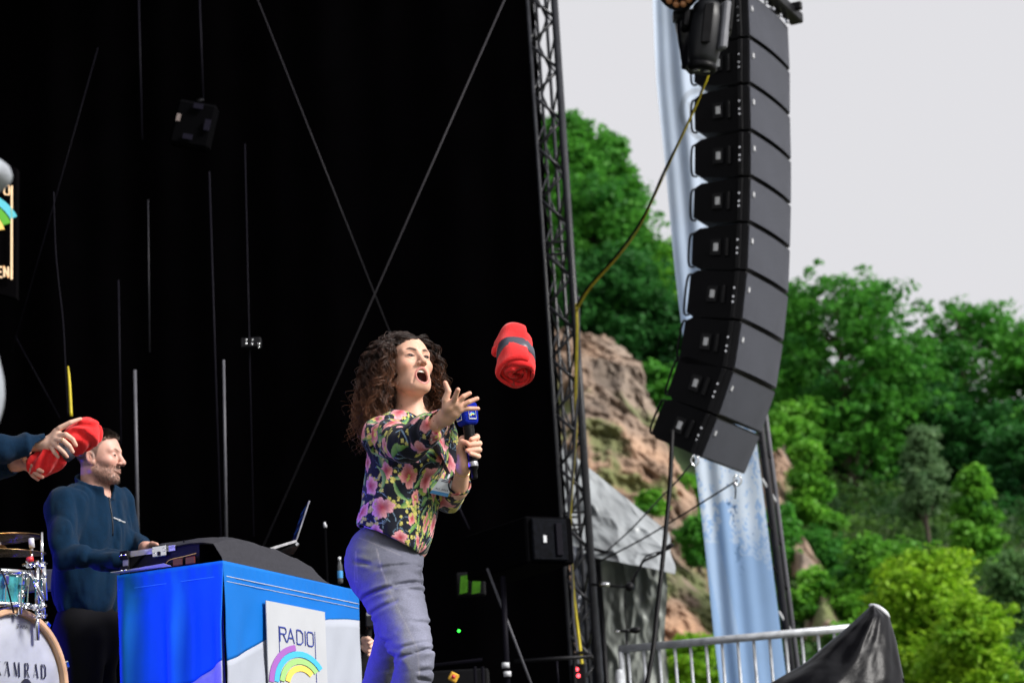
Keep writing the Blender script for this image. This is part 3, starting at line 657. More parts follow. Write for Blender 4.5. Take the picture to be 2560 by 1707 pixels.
col = np.where((ring | bars)[:, None], col * .72, col)
ang = ((v > .79) & (v < .93) & (np.abs(u - .10 - (v - .79) * 1.2) < .12)); col = np.where(ang[:, None], col * .75 + A(.7, .8, .9) * .25, col)
t = thing('banner', P(1880, 1720, YB) * A(1, 1, 0), 'tall pale blue banner printed with snowy firs, behind the hanging speakers', 'banner')
b2 = V + A(0, .008, 0)
obj('fabric', np.concatenate([V, b2]), np.concatenate([F, F[:, ::-1] + len(V)]), M['banner'], t, smooth=True, col=np.concatenate([col, col]))
pole0, pole1 = P(bx(1720, 1) + 14, 1720, YB + .06), P(bx(-160, 1) + 14, -160, YB + .06); pb = pole0 + (pole0 - pole1) * (pole0[2] / (pole1[2] - pole0[2]))
m = MB(); m.tube([pb, pole1], .03, 10); m.build('pole', M['dark_pole'], t, smooth=True)
m = MB(); m.tube([pb + A(.055, .05, 0), pole1 + A(.055, .05, 0)], .02, 10); m.build('pole', M['grey_pole'], t, smooth=True)
for k in range(26):
    f = .05 + k * .037; pp = pb + (pole1 - pb) * f
    if pp[2] < 2.5: continue
    m = MB(); m.tube([pp + A(.05, .04, 0), pp + A(-.05, -.05, .16)], .011, 6); m.build('tension_strap', M['label'] if k % 3 == 0 else M['black_metal'], t)
# ------------------------------------------------------------------ silver tarpaulin over the shelter beside the tower
M['tarp'] = mat('silver tarpaulin', (.27, .29, .305), .36, metal=.0, spec=.6, noise=(2.5, .25), bump=.15, bscale=3)
def sheet(name, label, cat, corners, Y, nu, nv, amp, seed, mt, thick=.01, colf=None, fr=6):
    """tarpaulin between four measured pixel corners (lower-left, lower-right, upper-right, upper-left)"""
    c = [P(x, y, Y[i]) for i, (x, y) in enumerate(corners)]
    def f(u, v):
        b = (c[0] * (1 - u)[:, None] + c[1] * u[:, None]) * (1 - v)[:, None] + (c[3] * (1 - u)[:, None] + c[2] * u[:, None]) * v[:, None]
        uv = np.stack([u * fr, v * fr * .8, u * 0 + seed], 1); wz = fbm(uv, .9, 3, seed); n = amp * (.7 * fbm(uv, 1.0, 4, seed + 5) + .30 * np.abs(np.sin(uv[:, 0] * 2.1 + uv[:, 1] * 1.2 + 4 * wz)) + .16 * np.abs(np.sin(uv[:, 1] * 4 - uv[:, 0] * 2.2 + 5 * wz))); b[:, 1] += n; b[:, 0] += .25 * n * np.sin(v * 9); return b
    V, F = grid(f, nu, nv); V2 = V + A(0, thick, 0)
    return tagp(obj(name, np.concatenate([V, V2]), np.concatenate([F, F[:, ::-1] + len(V)]), mt, smooth=True), label, cat)
M['tarp_dull'] = mat('grey green tarpaulin', (.27, .29, .27), .38, metal=.1, noise=(2, .25), bump=.7, bscale=4)
M['tarp_dark'] = mat('dark foil', (.05, .055, .07), .22, metal=.3, noise=(3, .3), bump=.7, bscale=6)
sheet('silver_tarpaulin', 'wrinkled silver tarpaulin roof sloping down right of the truss tower', 'tarpaulin', [(1400, 1372), (1688, 1432), (1672, 1330), (1395, 1105)], [18.6, 18.0, 18.8, 19.2], 130, 110, .11, 3, M['tarp'], fr=3.2)
sheet('side_tarpaulin', 'dull grey green tarpaulin wall hanging below the silver one behind the railing', 'tarpaulin', [(1500, 1760), (1668, 1760), (1665, 1425), (1490, 1372)], [18.9, 18.9, 18.7, 18.9], 60, 70, .07, 8, M['tarp_dull'], fr=4)
sheet('dark_tarpaulin', 'dark shiny foil sheet hanging right beside the lower truss tower', 'tarpaulin', [(1450, 1760), (1515, 1760), (1500, 1380), (1425, 1360)], [18.4, 18.6, 18.6, 18.4], 40, 70, .09, 12, M['tarp_dark'], fr=4)
t = thing('shelter_pole', P(1530, 1760, 18.55) * A(1, 1, 0), 'black pole carrying the tarpaulins beside the truss tower', 'pole')
m = MB(); q0 = P(1520, 1760, 18.5); q1 = P(1494, 1385, 18.5); m.tube([q0 + (q0 - q1) * (q0[2] / (q1[2] - q0[2])), q1], .022, 8); m.build('upright', M['black_metal'], t, smooth=True)
m = MB(); m.tube([P(1470, 1368, 18.45), P(1600, 1402, 18.45)], .012, 6); m.build('crossbar', M['black_metal'], t, smooth=True)
# ------------------------------------------------------------------ railing
ZR = PZ(1550, 1622, 3.2)
ra = P(1552, 1622, 16.0); rb_ = PZ(2125, 1569, ra[2]); dr = nrm(rb_ - ra); Lr = np.linalg.norm(rb_ - ra)
t = thing('railing', (ra + rb_) / 2 * A(1, 1, 0) + UP * (ra[2] - 1.2), 'galvanised steel railing with upright bars at the bottom right', 'railing')
m = MB(); m.tube([ra - dr * .01, rb_], .026, 14); m.build('top_rail', M['steel'], t, smooth=True)
m = MB(); m.tube([ra - UP * 1.05, rb_ - UP * 1.05], .02, 10); m.build('bottom_rail', M['steel'], t, smooth=True)
k = 0; s = .05
while s < Lr:
    m = MB(); m.tube([ra + dr * s - UP * .02, ra + dr * s - UP * 1.05], .0105, 8); m.build('bar', M['steel'], t, smooth=True); s += .107
for s in (.0, Lr): 
    m = MB(); m.tube([ra + dr * s, ra + dr * s - UP * 1.25], .02, 10); m.build('post', M['steel'], t, smooth=True)
m = MB(); pp = P(1548, 1680, 15.7); m.tube([pp, pp - UP * 1.1], .028, 12); m.lathe(pp, UP, [(.028, 0), (.02, .018), (0, .022)], 12)
tagp(m.build('steel_post', M['steel'], smooth=True), 'short galvanised post in front of the left end of the railing', 'post')
t = thing('stair_platform', (ra + rb_) / 2 * A(1, 1, 0), 'dark platform that carries the railing, below the picture', 'platform')
m = MB(); m.box((ra + rb_) / 2 * A(1, 1, 0) + UP * (ra[2] - 1.3), dr * (Lr / 2 + .15), nrm(np.cross(dr, UP)) * .8, UP * .06); m.build('deck', M['deck'], t)
for s in (-1, 1):
    for e in (-1, 1):
        pp = (ra + rb_) / 2 + dr * s * Lr / 2 + nrm(np.cross(dr, UP)) * .7 * e; m = MB(); m.tube([pp * A(1, 1, 0), pp * A(1, 1, 0) + UP * (ra[2] - 1.36)], .03, 8); m.build('leg', M['steel'], t)
# ------------------------------------------------------------------ black plastic cover over equipment at the bottom right
YC = 12.6
def coverp():
    # ridge lines measured from the photograph: apex, left skirt, right skirt
    sil = [(2178, 1512), (2140, 1548), (2080, 1598), (2010, 1658), (1930, 1705), (1860, 1760)]
    silr = [(2178, 1512), (2222, 1545), (2240, 1610), (2256, 1690), (2262, 1740), (2266, 1790)]
    n, kk = 90, 40; V = []
    for j in range(kk):
        f = j / (kk - 1); l = A(np.interp(f, np.linspace(0, 1, 6), [p[0] for p in sil]), np.interp(f, np.linspace(0, 1, 6), [p[1] for p in sil]))
        r = A(np.interp(f, np.linspace(0, 1, 6), [p[0] for p in silr]), np.interp(f, np.linspace(0, 1, 6), [p[1] for p in silr]))
        pl = P(l[0], l[1], YC); pr = P(r[0], r[1], YC); z = (pl[2] + pr[2]) / 2
        for i in range(n):
            a = 2 * math.pi * i / n; c_ = (1 - math.cos(a)) / 2
            p = pl * (1 - c_) + pr * c_; dep = (.05 + .42 * f ** .8) * math.sin(a)
            fold = .006 * f ** .3 * (math.sin(a * 7 + 3 * f) + .6 * math.sin(a * 13 + 1.3 - 5 * f)) 
            ridge = .05 * f ** .5 * max(0, 1 - abs(a - 4.9) * 4)
            V.append(p - A(0, 1, 0) * -(dep + (fold + ridge) * math.copysign(1, math.sin(a) + 1e-6)) + UP * fold * .2)
    V = np.array(V); V += (fbm(V, 5, 4, 2, True) * .030)[:, None] * A(.2, 1, .15)
    F = [[j * n + i, j * n + (i + 1) % n, (j + 1) * n + (i + 1) % n, (j + 1) * n + i] for j in range(kk - 1) for i in range(n)]
    F.append(list(range(n))); F.append([(kk - 1) * n + i for i in range(n)][::-1])
    t = thing('covered_equipment', P(2140, 1790, YC) * A(1, 1, 0), 'pointed heap of equipment under a creased black plastic sheet, bottom right', 'cover')
    M['foil'] = mat('black plastic sheet', (.004, .004, .0055), .38, spec=.16, bump=.8, bscale=5)
    obj('plastic_sheet', V, F, M['foil'], t, smooth=True)
    ap = [P(2172, 1512, YC - .03), P(2192, 1518, YC - .04), P(2212, 1532, YC - .04), P(2222, 1546, YC - .03)]
    m = MB(); m.tube(spline(ap, 12), np.array([.006, .012, .015, .017, .018, .018, .018, .018, .017, .015, .012, .005]), 8); m.build('light_patch', M['label'], t, smooth=True)
    m = MB(); q = P(2170, 1745, YC); m.tube([q * A(1, 1, 0), q + UP * .05], .03, 8); m.build('stand', M['black_metal'], t)
    fl = [P(2222, 1660, YC - .1), P(2236, 1655, YC - .14), P(2250, 1672, YC - .12), P(2258, 1690, YC - .1)]
    V, F = grid(lambda u, v: np.array([spline(fl, 20)[min(19, int(a * 19))] + UP * (-.05 * b - .02 * math.sin(a * 9)) + A(0, -.03 * math.sin(b * 5 + a * 7), 0) for a, b in zip(u, v)]), 20, 8)
    obj('torn_flap', np.concatenate([V, V + A(0, .004, 0)]), np.concatenate([F, F[:, ::-1] + len(V)]), M['foil'], t, smooth=True)
coverp()
# ------------------------------------------------------------------ cables, ropes, wires
def cable(name, label, pts, r, mt, n=40, cat='cable', group=None, sides=7):
    m = MB(); m.tube(spline([P(*p) for p in pts], n), r, sides); return tagp(m.build(name, mt, smooth=True), label, cat, group)
cable('black_cable', 'long black cable looping from the truss tower up to the spotlight', [(1440, 768, 16.8), (1470, 718, 16.6), (1540, 640, 16.2), (1610, 540, 15.8), (1660, 430, 15.3), (1705, 340, 15.0), (1750, 240, 14.8), (1790, 130, 14.7), (1822, 20, 14.6), (1830, -60, 14.6)], .0088, M['rubber'])
cable('yellow_cable', 'yellow cable bound to the black one between truss tower and spotlight', [(1441, 778, 16.78), (1474, 722, 16.55), (1545, 642, 16.15), (1600, 566, 15.8), (1662, 437, 15.25), (1712, 327, 14.95), (1755, 232, 14.75), (1795, 118, 14.62), (1820, 30, 14.5), (1826, 5, 14.5)], np.interp(np.linspace(0, 9, 60), [0, 1, 2.6, 3.4, 4.6, 5, 5.5, 6, 6.4, 7, 9], [.0085, .0088, .0070, .003, .003, .0060, .0060, .003, .008, .0092, .0092]), M['yellow'], 60)
m = MB(); m.tube([P(1822, 22, 14.48), P(1826, 4, 14.48)], .022, 8); M['red'] = mat('red plastic', (.55, .03, .03), .4); tagp(m.build('red_plug', M['red'], smooth=True), 'small red plug on the yellow cable at the top edge', 'plug')
cable('tower_cable', 'yellow cable tied down the outside of the truss tower', [(1441, 760, 16.8), (1443, 830, 16.75), (1440, 960, 16.75), (1440, 1080, 16.75), (1432, 1180, 16.75), (1425, 1310, 16.75), (1428, 1400, 16.75), (1436, 1500, 16.75), (1448, 1600, 16.75), (1462, 1720, 16.75)], .0105, M['yellow'])
cable('grey_cable', 'grey cable running beside the yellow one down the truss tower', [(1446, 740, 16.85), (1447, 900, 16.8), (1437, 1100, 16.7), (1428, 1220, 16.7), (1421, 1330, 16.68), (1430, 1440, 16.72), (1433, 1540, 16.72), (1442, 1620, 16.74), (1450, 1720, 16.74)], .009, M['grey_pole'])
cable('speaker_cable', 'thick black cable hanging from the lowest speaker past the railing', [(1681, 1075, 15.45), (1679, 1120, 15.4), (1676, 1200, 15.3), (1668, 1290, 15.2), (1655, 1420, 15.0), (1643, 1530, 14.9), (1633, 1620, 14.8), (1612, 1740, 14.7)], .0155, M['rubber'])
cable('tie_rope', 'thin black rope from the rear of the lowest speaker down to the tarpaulin', [(1737, 1148, 15.35), (1690, 1205, 16.0), (1660, 1235, 16.5), (1580, 1320, 17.6), (1512, 1382, 18.4)], .006, M['rubber'], group='ropes under the speakers', cat='rope')
cable('tie_rope', 'thin black rope from the front of the lowest speaker down to the truss tower', [(1843, 1200, 15.6), (1812, 1220, 15.8), (1700, 1290, 16.3), (1600, 1350, 16.8), (1480, 1412, 17.0)], .006, M['rubber'], group='ropes under the speakers', cat='rope')
for (px, lab) in (((1735, 1150), 'rear'), ((1842, 1199), 'front')):
    m = MB(); c_ = P(px[0], px[1], 15.35 if lab == 'rear' else 15.6); m.tube(spline([c_ + A(.02, 0, .03), c_ + A(.03, 0, -.01), c_ + A(0, 0, -.04), c_ + A(-.02, 0, 0), c_ + A(.0, 0, .035)], 14), .006, 6)
    tagp(m.build('shackle', M['chrome'], smooth=True), 'small steel shackle holding the %s rope under the lowest speaker' % lab, 'shackle')
cable('rope_end', 'loose black rope end dangling before the banner under the lowest speaker', [(1834, 1210, 15.55), (1839, 1222, 15.55), (1838, 1246, 15.55)], .005, M['rubber'], 12, 'rope')
# brace wires and hung tubes inside the stage (steel, one thing each)
M['wire'] = mat('steel wire rope', (.026, .0245, .029), .45, spec=.10); M['shade_tube'] = mat('stage-shaded steel tube', (.006, .0055, .009), .5, spec=.04)  # shade of the dim stage put into both steel colours
def wire(a, b, Y, r, label, mt=None, name='brace_wire', cat='wire', group='steel wires and tubes in the dark stage'):
    m = MB(); m.tube([P(a[0], a[1], Y), P(b[0], b[1], Y)], r, 6); tagp(m.build(name, mt or M['wire'], smooth=True), label, cat, group)
wire((1290, -65), (655, 1372), 14.5, .0062, 'long brace wire falling left from the top past the woman to the laptop')
wire((640, -10), (1010, 920), 15.0, .0042, 'thin brace wire falling right, crossing the long one above the woman')
wire((1130, 1230), (1172, 1322), 15.0, .0075, 'short visible end of a brace wire right of the woman', M['shade_tube'])
wire((245, 120), (30, 880), 15.5, .003, 'thin wire falling left over the far left of the stage', M['shade_tube'])
wire((38, 840), (150, 1045), 15.5, .003, 'thin wire falling right towards the held blanket', M['shade_tube'])
wire((346, -20), (355, 350), 14.6, .007, 'vertical hoist line at the upper left, ending above the man', M['shade_tube'], 'hoist_line')
wire((498, -20), (508, 255), 14.6, .007, 'vertical hoist line ending at the dim hanging lamp', M['shade_tube'], 'hoist_line')
wire((337, 925), (345, 1350), 13.0, .0095, 'pale upright tube behind the man', M['grey_pole'], 'upright_tube', 'tube')
wire((559, 900), (566, 1345), 13.4, .0078, 'pale upright tube behind the flight case', M['grey_pole'], 'upright_tube', 'tube')
wire((523, 430), (552, 1345), 13.6, .006, 'dark upright tube just left of the pale one behind the case', M['shade_tube'], 'upright_tube', 'tube')
wire((296, 700), (302, 1110), 13.5, .006, 'dark upright tube left of the pale tube behind the man', M['shade_tube'], 'upright_tube', 'tube')
wire((612, 360), (634, 1340), 13.9, .0045, 'thin upright tube with a clamp right of the flight case', M['shade_tube'], 'upright_tube', 'tube')
wire((370, 500), (374, 880), 14.0, .0045, 'faint upright tube high above the man', M['dark_pole'], 'upright_tube', 'tube')
cable('hanging_cable', 'thin grey cable hanging down to the yellow strap above the held blanket', [(134, 480, 13), (140, 640, 13), (157, 800, 13), (163, 905, 13), (170, 1040, 13)], .0045, M['shade_tube'])
cable('yellow_strap', 'short yellow strap behind the held red blanket', [(170, 915, 13), (174, 960, 13), (178, 1040, 13)], np.interp(np.linspace(0, 1, 12), [0, .3, 1], [.003, .007, .009]), M['yellow'], 12, 'strap')
t = thing('tube_clamp', P(632, 860, 13.9), 'dark clamp with small bright bolts on the thin upright tube', 'clamp')
m = MB(); m.box(P(628, 858, 13.85), A(.06, 0, 0), A(0, .03, 0), UP * .03, bev=.006); m.build('body', M['black_metal'], t)
for (x, y) in ((615, 850), (631, 850), (615, 859), (630, 860), (647, 860), (647, 868)):
    m = MB(); m.lathe(P(x, y, 13.8), A(0, -1, 0), [(.008, 0), (.006, .008), (0, .009)], 8); m.build('bolt', M['chrome'], t, smooth=True)
# dim hanging blinder lamp
Yb = 14.4; bc = P(482, 308, Yb)
t = thing('blinder_light', P(482, 360, Yb), 'dim unlit four panel lamp hanging in the upper left darkness', 'stage light')
rot = R(14); e1 = A(math.cos(rot), 0, math.sin(-rot)); e2 = A(math.sin(rot), 0, math.cos(rot))
m = MB(); m.box(bc + A(0, .06, 0), e1 * .13, A(0, .05, 0), e2 * .15, bev=.02); m.build('housing', M['shade_black'], t)
M['pane'] = mat('dim lamp panel', (.010, .009, .017), .5, spec=.05); M['pane2'] = mat('bare lamp panel', (.20, .16, .15), .5)
for (x, y, a, b, mm) in ((496, 266, .030, .017, 'pane'), (446, 294, .012, .024, 'pane2'), (518, 313, .018, .036, 'pane'), (469, 342, .030, .017, 'pane')):
    m = MB(); m.box(P(x, y, Yb - .01), e1 * a, A(0, .006, 0), e2 * b); m.build('panel', M[mm], t)
m = MB(); m.tube([bc + e2 * .15, P(507, 250, Yb + .1)], .01, 6); m.build('hook', M['black_metal'], t)
# ------------------------------------------------------------------ microphones on clamp arms by the tarpaulin
def micarm(name, label, pts, Y, head0, head1, hr):
    t = thing(name, P(pts[0][0], pts[0][1], Y), label, 'microphone')
    m = MB(); m.tube([P(x, y, Y) for x, y in pts], .010, 8); m.build('arm', M['black_metal'], t, smooth=True)
    a, b = P(*head0, Y), P(*head1, Y); dd = nrm(b - a); L = np.linalg.norm(b - a)
    m = MB(); m.tube([a, b], np.array([.009, .013]), 8); m.build('body', M['black_metal'], t, smooth=True)
    m = MB(); m.lathe(b - dd * .01, dd, [(.012, 0), (hr, .02), (hr * 1.1, .045), (hr * .8, .07), (0, .08)], 12); m.build('windscreen', M['rubber'], t, smooth=True); return t
t = micarm('clamp_microphone', 'black microphone on a jointed arm reaching out from the truss tower', [(1478, 1460), (1515, 1463), (1572, 1467), (1592, 1430), (1608, 1402), (1640, 1388)], 16.7, (1640, 1388), (1664, 1372), .017)
m = MB(); m.lathe(P(1574, 1466, 16.66), A(0, -1, 0), [(.028, -.02), (.034, 0), (.02, .02), (0, .022)], 10); m.build('joint_knob', M['black_metal'], t, smooth=True)
m = MB(); m.tube([P(1500, 1459, 16.68), P(1524, 1461, 16.68)], .016, 8); m.build('chrome_sleeve', M['chrome'], t, smooth=True)
m = MB(); m.tube(spline([P(1664, 1376, 16.68), P(1625, 1385, 16.68), P(1606, 1402, 16.68), P(1590, 1440, 16.68), P(1577, 1470, 16.68)], 20), .005, 6); m.build('lead', M['rubber'], t, smooth=True)
t = micarm('stand_microphone', 'black microphone on a short stand before the tarpaulin wall', [(1570, 1720), (1568, 1640), (1566, 1580)], 16.9, (1540, 1578), (1578, 1575), .022)
m = MB(); m.tube([P(1536, 1579, 16.9), P(1552, 1577, 16.9)], .010, 8); m.build('plug', M['chrome'], t, smooth=True)
q = P(1570, 1720, 16.9); m = MB(); m.tube([A(q[0], q[1], STAGE), q], .011, 8); m.build('stand', M['black_metal'], t)
cable('microphone_lead', 'thin lead hanging from the clamp arm to the stand microphone', [(1563, 1475, 16.72), (1563, 1520, 16.75), (1567, 1570, 16.8), (1568, 1600, 16.85)], .0045, M['rubber'])
# small fixtures by the foot of the tower
t = thing('power_distributor', P(1446, 1720, 16.6), 'black loop cabled box with two red lamps at the foot of the truss tower', 'box')
m = MB(); m.tube(spline([P(1438, 1720, 16.6), P(1436, 1650, 16.6), P(1445, 1632, 16.6), P(1470, 1634, 16.6), P(1482, 1645, 16.6)], 20), .014, 8); m.build('loop', M['rubber'], t, smooth=True)
m = MB(); m.box(P(1448, 1710, 16.66), A(.05, 0, 0), A(0, .03, 0), UP * .14, bev=.01); m.build('body', M['black_plastic'], t)
M['redlamp'] = mat('lit red indicator', (.6, .02, .03), .4, emit=(1, .06, .08, 1.6))
for y in (1672, 1688):
    m = MB(); m.lathe(P(1442 + (y - 1672) * .25, y, 16.62), A(0, -1, 0), [(.013, 0), (.010, .01), (0, .012)], 10); m.build('indicator', M['redlamp'], t, smooth=True)
M['shade_panel'] = mat('stage-shaded black panel', (.0035, .004, .006), .7, spec=.04, noise=(40, .6))  # black panel with the roof's shade put into its colour
# dark loudspeaker on a tripod, drape windows, switch box
t = thing('side_fill_speaker', P(1270, 1420, 13.2), 'dark loudspeaker box on a tripod stand behind the woman', 'loudspeaker')
a, b = P(1160, 1318, 13.6), P(1312, 1302, 13.0); d_ = nrm((b - a) * A(1, 1, 0)); nn = nrm(np.cross(d_, UP)); nn = nn if nn[1] < 0 else -nn
Ls = np.linalg.norm(b - a); cc = (a + b) / 2 - UP * .14
m = MB(); m.box(cc - nn * .15, d_ * Ls / 2, nn * .15, UP * .13, bev=.01); m.build('cabinet', M['shade_black'], t)
e = cc + d_ * (Ls / 2); m = MB(); m.box(e - nn * .14 + d_ * .012, d_ * .014, nn * .11, UP * .115, bev=.006); m.build('rear_panel', M['shade_panel'], t)
m = MB(); m.box(e - nn * .10 + d_ * .03, d_ * .006, nn * .010, UP * .020); m.build('socket', M['label'], t)
m = MB(); m.box(e - nn * .19 + d_ * .03, d_ * .01, nn * .02, UP * .09, bev=.004); m.build('handle', M['shade_tube'], t)
t = thing('speaker_tripod', P(1270, 1720, 13.2) * A(1, 1, 0) + UP * STAGE, 'dark tripod stand with bright collars under the side loudspeaker', 'stand')
q0 = P(1257, 1440, 13.2); q1 = P(1271, 1760, 13.2); m = MB(); m.tube([q0, q1 + (q1 - q0) * .2], .016, 8); m.build('pole', M['shade_tube'], t, smooth=True)
for y in (1662, 1684):
    m = MB(); c_ = P(1264 + (y - 1662) * .2, y, 13.18); m.tube([c_ + UP * .014, c_ - UP * .014], .022, 10); m.build('collar', M['label'], t, smooth=True)
wire((1218, 1420), (1332, 1720), 13.3, .0075, 'slanting grey tube leaning across the tripod stand', M['grey_pole'], 'slanting_tube', 'tube')
wire((1285, 1652), (1480, 1640), 14.5, .012, 'low dark horizontal tube behind the tripod', M['black_metal'], 'low_tube', 'tube')
wire((1392, 1652), (1396, 1720), 14.4, .007, 'short dark upright under the low tube', M['shade_tube'], 'upright_tube', 'tube')
M['glow'] = mat('green monitor picture', (.02, .07, .004), .6, spec=.1, noise=(26, .5), emit=(.07, .26, .01, .05))  # glow added to stand in for foliage seen through a drape gap
t = thing('foliage_panes', P(1180, 1500, 14.6), 'two small glowing panes standing in for foliage through the drape, behind the woman', 'foliage')
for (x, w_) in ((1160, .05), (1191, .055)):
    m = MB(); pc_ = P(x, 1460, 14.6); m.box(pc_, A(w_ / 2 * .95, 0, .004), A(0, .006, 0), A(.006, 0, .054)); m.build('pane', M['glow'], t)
m = MB(); m.box(P(1177, 1460, 14.65), A(.09, 0, 0), A(0, .02, 0), UP * .075, bev=.01); m.build('case', M['black_plastic'], t)  # dark backing box added behind the panes
M['greenled'] = mat('green indicator', (.02, .5, .03), .4, emit=(.03, 1, .05, 1.5))
m = MB(); m.lathe(P(1147, 1576, 14.4), A(0, -1, 0), [(.008, 0), (.006, .006), (0, .007)], 8); tagp(m.build('indicator_lamp', M['greenled'], smooth=True), 'tiny green lamp glowing in the dark behind the woman', 'indicator')
t = thing('emergency_switch', P(1134, 1722, 13.0), 'yellow switch box with a red mushroom button low behind the woman', 'switch')
c_ = P(1134, 1692, 13.0); e1 = A(.86, 0, -.5); e2 = A(.5, 0, .86); M['ybox'] = mat('yellow enclosure', (.75, .42, .04), .45, noise=(20, .1))
m = MB(); m.box(c_, e1 * .024, A(0, .02, 0), e2 * .024, bev=.005); m.build('box', M['ybox'], t)
m = MB(); m.lathe(c_ - A(0, .02, 0), A(0, -1, 0), [(.006, 0), (.006, .008), (.012, .01), (.011, .018), (0, .02)], 14); m.build('button', M['red'], t, smooth=True)
t = thing('equipment_rack', P(1130, 1740, 13.6), 'low dark rack with faint metal edges behind the woman', 'rack')
m = MB(); m.tube([P(1085, 1662, 13.6), P(1206, 1648, 13.6)], .010, 6); m.build('edge', M['shade_tube'], t)
m = MB(); m.box(P(1150, 1720, 13.9), A(.17, 0, 0), A(0, .1, 0), UP * .1, bev=.01); m.build('case', M['black_plastic'], t)
for x in (1187, 1206):
    m = MB(); m.tube([P(x, 1665, 13.58), P(x + 2, 1710, 13.58)], .009, 6); m.build('upright', M['shade_tube'], t)
# screen with the station emblem at the far left
Ysn = 14.0
t = thing('led_screen', P(-60, 720, Ysn), 'black screen with arcs and letters cut by the left edge', 'screen')
def sp(px, py, dd=0.0): return P(px, py, Ysn + dd)
m = MB(); m.prism([sp(-260, 330, .03), sp(42, 420, .03), sp(40, 745, .03), sp(-262, 660, .03)], A(0, .08, 0)); m.build('panel', M['black_cloth'], t)
def em(name, c, s=.16): return mat(name, c, .5, emit=(*c, s))
m = MB(); m.prism([sp(27, 464), sp(31, 464), sp(31, 698), sp(26, 698)], A(0, .01, 0)); m.build('border_line', em('lit cream', (.80, .58, .36)), t)
def arcband(cx, cy, r0, r1, a0, a1, nm, c):
    mm = MB(); kk = 14
    for j in range(kk):
        f0 = R(a0 + (a1 - a0) * j / kk); f1 = R(a0 + (a1 - a0) * (j + 1) / kk)
        mm.prism([sp(cx + r * math.cos(f), cy - r * math.sin(f) + (r * math.cos(f)) * .12) for r, f in ((r0, f0), (r1, f0), (r1, f1), (r0, f1))], A(0, .012, 0))
    mm.build('arc', em(nm, c), t)
arcband(-45, 580, 82, 101, 30, 150, 'lit teal', (.10, .48, .58)); arcband(-45, 580, 58, 79, 24, 150, 'lit green', (.10, .36, .03)); arcband(-45, 580, 40, 57, 14, 150, 'lit yellow', (.85, .55, .15))
def strokes(mb, L, org, ex, ey, nz, th, w):
    """flat letter strokes: polylines in letter space -> thin raised bars"""
    for pl in L:
        wd = w
        if isinstance(pl, tuple): wd, pl = pl[0] , pl[1]
        pts = [org + ex * x + ey * y for x, y in pl]
        for p0, p1 in zip(pts[:-1], pts[1:]):
            d = nrm(p1 - p0); s = np.cross(nz, d) * wd / 2; e = d * wd * .25
            mb.prism([p0 - s - e, p1 - s + e, p1 + s + e, p0 + s - e], nz * th)
ex, ey, nz = nrm(sp(30, 0) - sp(0, -4)), nrm(sp(0, 0) - sp(2, 60)), A(0, -1, 0)
px1 = Ysn / FPX
m = MB()
for (x0, L) in ((-27, [[(17, 24), (8, 27), (2, 22), (2, 4), (8, 0), (15, 2), (15, 12), (9, 12)]]), (-4, [[(11, 27), (0, 27), (0, 0), (11, 0)], [(0, 14), (9, 14)]]), (12, [[(0, 0), (0, 27), (11, 0), (11, 27)]])):
    strokes(m, [[(x * px1, y * px1) for x, y in pl] for pl in L], sp(x0 - 1, 692), ex, ey, nz, .008, 4.2 * px1)
m.build('lettering', em('lit cream letters', (.80, .58, .36)), t)
m = MB(); strokes(m, [[(-12 * px1, 0), (-2 * px1, 0), (0, 4 * px1), (0, 22 * px1), (-2 * px1, 26 * px1), (-12 * px1, 26 * px1), (-14 * px1, 20 * px1), (-14 * px1, 5 * px1), (-12 * px1, 0)]], sp(24, 488), ex, ey, nz, .008, 3.4 * px1); m.build('lettering', em('lit cream letter o', (.80, .58, .36)), t)
# ------------------------------------------------------------------ people
M['skin'] = mat('skin', (1, 1, 1), .48, spec=.4, attr=True, noise=(60, .06), bump=.08, bscale=350)
M['skin'].node_tree.nodes['Principled BSDF'].inputs['Subsurface Weight'].default_value = .12
M['skin'].node_tree.nodes['Principled BSDF'].inputs['Subsurface Radius'].default_value = (.012, .005, .003)
M['hair'] = mat('hair', (1, 1, 1), .38, spec=.5, attr=True)
M['eye'] = mat('eye', (1, 1, 1), .25, spec=.15, attr=True)
M['teeth'] = mat('teeth', (.75, .70, .62), .3)
M['cloth_attr'] = mat('printed fabric', (1, 1, 1), .75, spec=.25, attr=True, sheen=.1, noise=(90, .08), bump=.15, bscale=500)
class Frame:
    """local axes of a body part: x to the person's right, y forward, z up"""
    def __init__(s, c, yaw, pitch=0, tilt=0, scale=1.0):
        y, p, t = R(yaw), R(pitch), R(tilt); f = A(math.sin(y) * math.cos(p), -math.cos(y) * math.cos(p), math.sin(p))
        r = nrm(np.cross(f, UP)); u = np.cross(r, f); r2 = r * math.cos(t) + u * math.sin(t); u2 = np.cross(r2, f)
        s.c = np.asarray(c, float); s.M = np.stack([r2, f, u2]); s.s = scale
    def loc(s, p): return (p - s.c) @ s.M.T / s.s
    def w(s, *l): return s.c + (A(*l) * s.s) @ s.M
    def dir(s, *l): return A(*l) @ s.M
